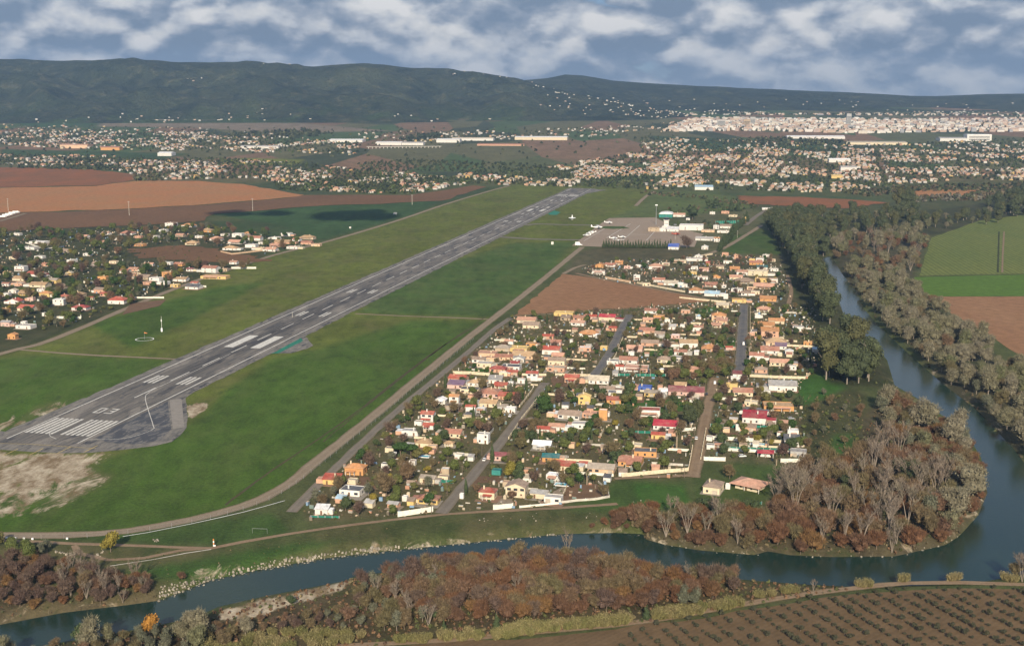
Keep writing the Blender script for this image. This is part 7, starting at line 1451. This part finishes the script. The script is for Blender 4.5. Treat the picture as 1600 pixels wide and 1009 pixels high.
# ------------------------------------------------------------------ cars
TYRE = plain('rubber', (.03, .03, .03)); WHEEL = MB().tube((0, -.1, 0), (0, .1, 0), .33, .33, 10).me('wheel', TYRE)
def car(px, py, rz, c, lab, van=False, s=1.):
    g = G(px, py); t = empty('delivery_van' if van else 'parked_car', (g.x, g.y, .24), rz); t.scale = (s,) * 3; tag(t, lab, 'van' if van else 'car'); m = plain('car_' + c, dict(white=(.75, .75, .74), dark=(.04, .045, .06), grey=(.35, .36, .38), red=(.4, .05, .04), blue=(.06, .1, .25))[c], .35, .04)
    hh = 2.2 if van else 1.45
    pr = [(-2.1, .35), (2.1, .35), (2.15, .75), (1.9 if van else 1.1, .95), (1.3 if van else .55, hh), (-1.95 if van else -1.5, hh), (-2.15, .95)]
    for nm, y0, y1, q, mm in (('body', -.85, .85, [(-2.1, .3), (2.1, .3), (2.15, .72), (1.1, .92), (-2.15, .95)], m), ('cabin', -.74, .74, [(1.15, .9), (.5, hh - .08), (-1.55 if not van else -2.0, hh - .08), (-2.05, .93)], GLASS if not van else m)):
        n = len(q); MB().add([(x, y0, z) for x, z in q] + [(x, y1, z) for x, z in q], [tuple(range(n)), tuple(range(2 * n - 1, n - 1, -1))] + [(i, n + i, n + (i + 1) % n, (i + 1) % n) for i in range(n)]).build(nm, mm, t)
    MB().box(-1.5 if not van else -2.0, .48, -.72, .72, hh - .085, hh).build('roof', m, t)
    for x in (-1.35, 1.35):
        for y in (-.82, .82): obj('wheel', WHEEL, t, (x, y, .1))
LA = math.pi / 2 - rad(11)
car(757, 719.5, LA, 'white', 'white car parked in the pine lane beside the tall cypress'); car(761, 714.5, LA, 'dark', 'dark car parked in the pine lane right behind the white one'); car(1088, 686, LA, 'white', 'white car parked at the left side of the earth lane'); car(1117, 600, LA, 'white', 'white van near the top of the earth lane', True); car(1104, 617, LA, 'dark', 'dark car at the left edge of the earth lane beside the long pink house'); car(1162, 539, LA, 'white', 'white van parked in the patched lane', True, 1.2); car(532, 757, .1, 'white', 'white car beside the red roofed yellow shed'); car(904, 384, .05, 'white', 'white lorry at the lower corner of the apron', True, 2.4)
car(1134, 666, .3, 'dark', 'dark blue car in the fenced yard below the slate roofed house'); car(1160, 714, .2, 'white', 'white car in the yard left of the crimson pavilion'); car(1236, 655, .1, 'grey', 'grey car on the rough lawn right of the crimson roofed house'); car(1055, 352, .3, 'grey', 'grey car behind the terminal hall', False, 1.3); car(892, 604, .3, 'dark', 'dark car on the bare yard below the red roofed porch house'); car(797, 651, LA, 'white', 'white car in front of the white flat shed on the pine lane')
for px, py in ((4, 340), (9, 338), (14, 336.5), (19, 334.5), (25, 333)):
    g = G(px, py); t = empty('parked_truck', (g.x, g.y, g.z + .5), .4); tag(t, 'white truck standing by the road at the left edge', 'truck', 'trucks by the road at the left edge'); MB().box(-6, 4.5, -1.3, 1.3, .3, 3.6).build('box_body', WHITEPAINT, t); MB().box(4.8, 7, -1.2, 1.2, .2, 2.7).build('cab', plain('car_grey', (.35, .36, .38), .35, .04), t)
    for x in (-4, 5.5):
        for y in (-1.2, 1.2): obj('wheel', WHEEL, t, (x, y, -.1))
# ------------------------------------------------------------------ yards: pale paving, pools, plots
def patch(name, poly, m, dz, jit=.2): return sheet(name, poly, m, dz, jitter=jit)
YARD = mat('yard_paving', soil_fn((.27, .22, .165), (.20, .16, .115))); EARTH = mat('plot_earth', soil_fn((.165, .105, .066), (.125, .078, .05), (rad(20), .5, .12))); LAWN = mat('lawn', soil_fn((.045, .095, .020), (.055, .105, .024))); PALELAWN = mat('pale_lawn', soil_fn((.13, .16, .10), (.15, .17, .11)))
for i, (nm, poly, m) in enumerate((
    ('yard', [(690, 800), (735, 745), (760, 752), (740, 775), (715, 803)], DIRT) if False else ('yard', [(778, 778), (800, 779), (806, 792), (776, 793)], YARD), ('yard', [(840, 781), (880, 760), (889, 752), (892, 758), (878, 785), (845, 788)], YARD), ('plot', [(888, 756), (932, 756), (950, 768), (952, 776), (880, 783), (876, 780)], EARTH), ('plot', [(740, 744), (790, 744), (788, 752), (735, 756)], EARTH),
    ('lawn', [(724, 574), (765, 577), (762, 582), (730, 581)], LAWN), ('lawn', [(905, 640), (945, 637), (950, 648), (910, 649)], LAWN), ('lawn', [(960, 628), (1090, 622), (1100, 640), (1020, 645), (968, 645)], LAWN), ('plot', [(988, 618), (1008, 618), (1006, 629), (990, 630)], EARTH), ('lawn', [(1004, 550), (1050, 543), (1052, 556), (1005, 556)], LAWN), ('lawn', [(1085, 485), (1120, 478), (1118, 488), (1088, 492)], LAWN), ('lawn', [(1098, 533), (1150, 530), (1148, 543), (1110, 545)], LAWN), ('pale_lawn', [(1118, 690), (1180, 692), (1184, 702), (1126, 702)], PALELAWN),
    ('plot', [(1112, 676), (1150, 676), (1186, 680), (1180, 688), (1112, 685)], EARTH), ('yard', [(1120, 655), (1150, 655), (1150, 668), (1112, 666)], YARD), ('yard', [(860, 588), (905, 590), (900, 606), (862, 602)], EARTH), ('yard', [(815, 655), (838, 650), (830, 664), (812, 668)], YARD), ('plot', [(1075, 620), (1100, 622), (1090, 630), (1060, 627)], EARTH), ('lawn', [(1010, 652), (1036, 660), (1032, 672), (1005, 662)], LAWN), ('plot', [(590, 806), (690, 795), (688, 801), (600, 810)], DIRT) if False else ('lawn', [(1000, 762), (1060, 764), (1070, 785), (1000, 788)], LAWN), ('yard', [(540, 743), (575, 745), (590, 765), (555, 768), (530, 760)], EARTH), ('yard', [(205, 474), (260, 468), (250, 478), (190, 492)], EARTH))):
    patch(nm, poly, m, .10 + .004 * i)
POOL = mat('pool_water', lambda nt, p: (setattr(p.inputs['Base Color'], 'default_value', (.10, .42, .55, 1)), setattr(p.inputs['Roughness'], 'default_value', .1)))
for px, py, W, D, lab in ((661, 713, 7, 3.5, 'pale blue pool below the umbrella pines'), (878, 757, 7, 4, 'bright blue pool above the allotment plot'), (1185, 694, 9, 3, 'blue pool at the right end of the pale lawn')):
    g = G(px, py); t = empty('swimming_pool', (g.x, g.y, .14), AXIS); tag(t, lab, 'pool'); MB().box(-W / 2, W / 2, -D / 2, D / 2, 0, .12).build('water', POOL, t)
    MB().box(-W / 2 - .6, W / 2 + .6, -D / 2 - .6, -D / 2 - .003, -.1, .25).box(-W / 2 - .6, W / 2 + .6, D / 2 + .003, D / 2 + .6, -.1, .25).box(-W / 2 - .6, -W / 2 - .003, -D / 2, D / 2, -.1, .25).box(W / 2 + .003, W / 2 + .6, -D / 2, D / 2, -.1, .25).build('rim', WHITEPAINT, t)
# small things of every garden, too many and too small to count: tubs, crates, benches, woodpiles, tarpaulins
BF = ground_at(*np.array([(190, 384), (290, 378), (440, 402), (430, 412), (300, 412), (200, 408)], float).T)[:, :2].tolist()
def brown_field(x, y): return bool(inside(np.array([x]), np.array([y]), BF)[0])
fs = FarSet(); CLUT = [(.52, .50, .46), (.14, .12, .09), (.20, .16, .12), (.45, .38, .28), (.30, .26, .22), (.50, .46, .40), (.16, .22, .20), (.40, .22, .15), (.20, .30, .42), (.55, .42, .30)]
for poly, n in ((VIL, 1900), ([(890, 430), (930, 410), (1130, 398), (1220, 402), (1240, 470), (1130, 466)], 600), ([(0, 505), (0, 362), (330, 352), (500, 382), (400, 402), (300, 442), (100, 512)], 700)):
    for x, y in scatter(poly, 4.2, n, avoid=lambda x, y: on_lane(x, y) or on_house(x, y, .2) or brown_field(x, y) or mnoise.noise(Vector((x * .03, y * .03, 1.))) < -.15):
        fs.house(x, y, 0., R.uniform(.5, 2.4), R.uniform(.4, 1.5), R.choice((.4, .7, 1.1, 1.9)), AXIS + R.choice((0, 1.57)) + R.gauss(0, .1), R.choice(CLUT), R.choice(CLUT), R.random() < .3)
tag(obj('yard_clutter', tmesh('yard_clutter', fs.V, fs.Q, fs.C, FACES)), kind='stuff')
# low plot walls square to the lanes
k_ = 0
for poly, wh in (([(700, 597), (845, 600), (735, 748), (640, 690)], 'left of the pine lane'), ([(860, 605), (1105, 605), (1085, 730), (780, 780)], 'between pine lane and earth lane'), ([(810, 500), (975, 492), (930, 580), (720, 585)], 'left of the dark asphalt lane'), ([(995, 495), (1155, 485), (1150, 580), (950, 585)], 'between the asphalt lanes'), ([(1172, 485), (1255, 485), (1265, 580), (1168, 585)], 'right of the patched lane'), ([(1125, 605), (1240, 605), (1252, 700), (1110, 700)], 'right of the earth lane')):
    pts_ = [q for q in scatter(poly, 24, 14, avoid=lambda x, y: on_lane(x, y) or on_house(x, y, 1.5))]
    pts_.sort(key=lambda q: project(q[0], q[1], 0.)[0])
    for i, (x, y) in enumerate(pts_):
        a = AXIS + (0 if R.random() < .7 else math.pi / 2); L_ = R.uniform(10, 26)
        while L_ > 5 and any(on_lane(x + math.cos(a) * L_ * q, y + math.sin(a) * L_ * q) or on_house(x + math.cos(a) * L_ * q, y + math.sin(a) * L_ * q, .3) for q in (-.5, -.4, -.25, 0, .25, .4, .5)): L_ *= .8
        if L_ < 5: continue
        hgt = R.uniform(1., 1.7); m = R.choice((WHITEWALL, CREAMWALL, CREAMWALL, CONCRETE)); n = max(2, int(L_ / 5)); root = empty('plot_wall', (x, y, 0), a)
        tag(root, f"low {'white' if m is WHITEWALL else 'cream' if m is CREAMWALL else 'grey'} plot wall {wh}, {NTH[i]} from the left", 'wall', 'plot walls of the estate')
        pm = MB().box(.02, L_ / n - .02, -.1, .1, -.3, hgt).me('wall_panel', m)
        for j in range(n): obj('wall_panel', pm, root, (-L_ / 2 + j * L_ / n, 0, 0))
# ------------------------------------------------------------------ a drifting cloud above the frame (its shade lies on the fields) and the air itself
def cloud(name, cx, cy, rx, ry, z, seed, n=15, th=40):
    r = np.random.default_rng(seed); lobes = []
    for i in range(n):
        a = r.uniform(0, 6.28); d = math.sqrt(r.uniform(0, 1)) * .75; k_ = r.uniform(.28, .46) * (1.1 - d * .5); lobes.append(((cx + rx * d * math.cos(a), cy + ry * d * math.sin(a), z + r.uniform(-.2, .3) * th), (rx * k_, ry * k_, th * r.uniform(.6, 1.1))))
    V, Q = np.zeros((0, 3)), np.zeros((0, 4), int)
    for c_, r_ in lobes: Q = np.concatenate([Q, CSQ + len(V)]); V = np.concatenate([V, CSV * np.array(r_) * (1 + .1 * r.normal(size=(len(CSV), 1))) + np.array(c_)])
    m = mat('cloud_vapour', lambda nt, p: (setattr(p.inputs['Base Color'], 'default_value', (.9, .9, .9, 1)), setattr(p.inputs['Roughness'], 'default_value', 1.)))
    return tag(obj(name, qmesh(name, V, Q, m, smooth=True)), kind='stuff')
def shade(px, py, z): g = G(px, py); return g.x, g.y - (z - g.z) / math.tan(SUN_EL)
cx, cy = shade(560, 337, 950); cloud('cloud', cx, cy, 85, 70, 950, 2)
cx, cy = shade(395, 333, 950); cloud('cloud', cx, cy, 90, 26, 950, 4, 9, 25)
HZ = bpy.data.materials.new('haze_air'); HZ.use_nodes = True; HZ.node_tree.nodes.clear()
pv = HZ.node_tree.nodes.new('ShaderNodeVolumePrincipled'); ou = HZ.node_tree.nodes.new('ShaderNodeOutputMaterial'); HZ.node_tree.links.new(pv.outputs[0], ou.inputs['Volume'])
pv.inputs['Color'].default_value = (.42, .65, .95, 1); pv.inputs['Density'].default_value = 5.4e-5; pv.inputs['Anisotropy'].default_value = 0.35
ha = obj('haze', MB().box(-9000, 9000, -300, 14500, -12, 760).me('haze', HZ)); tag(ha, kind='stuff')
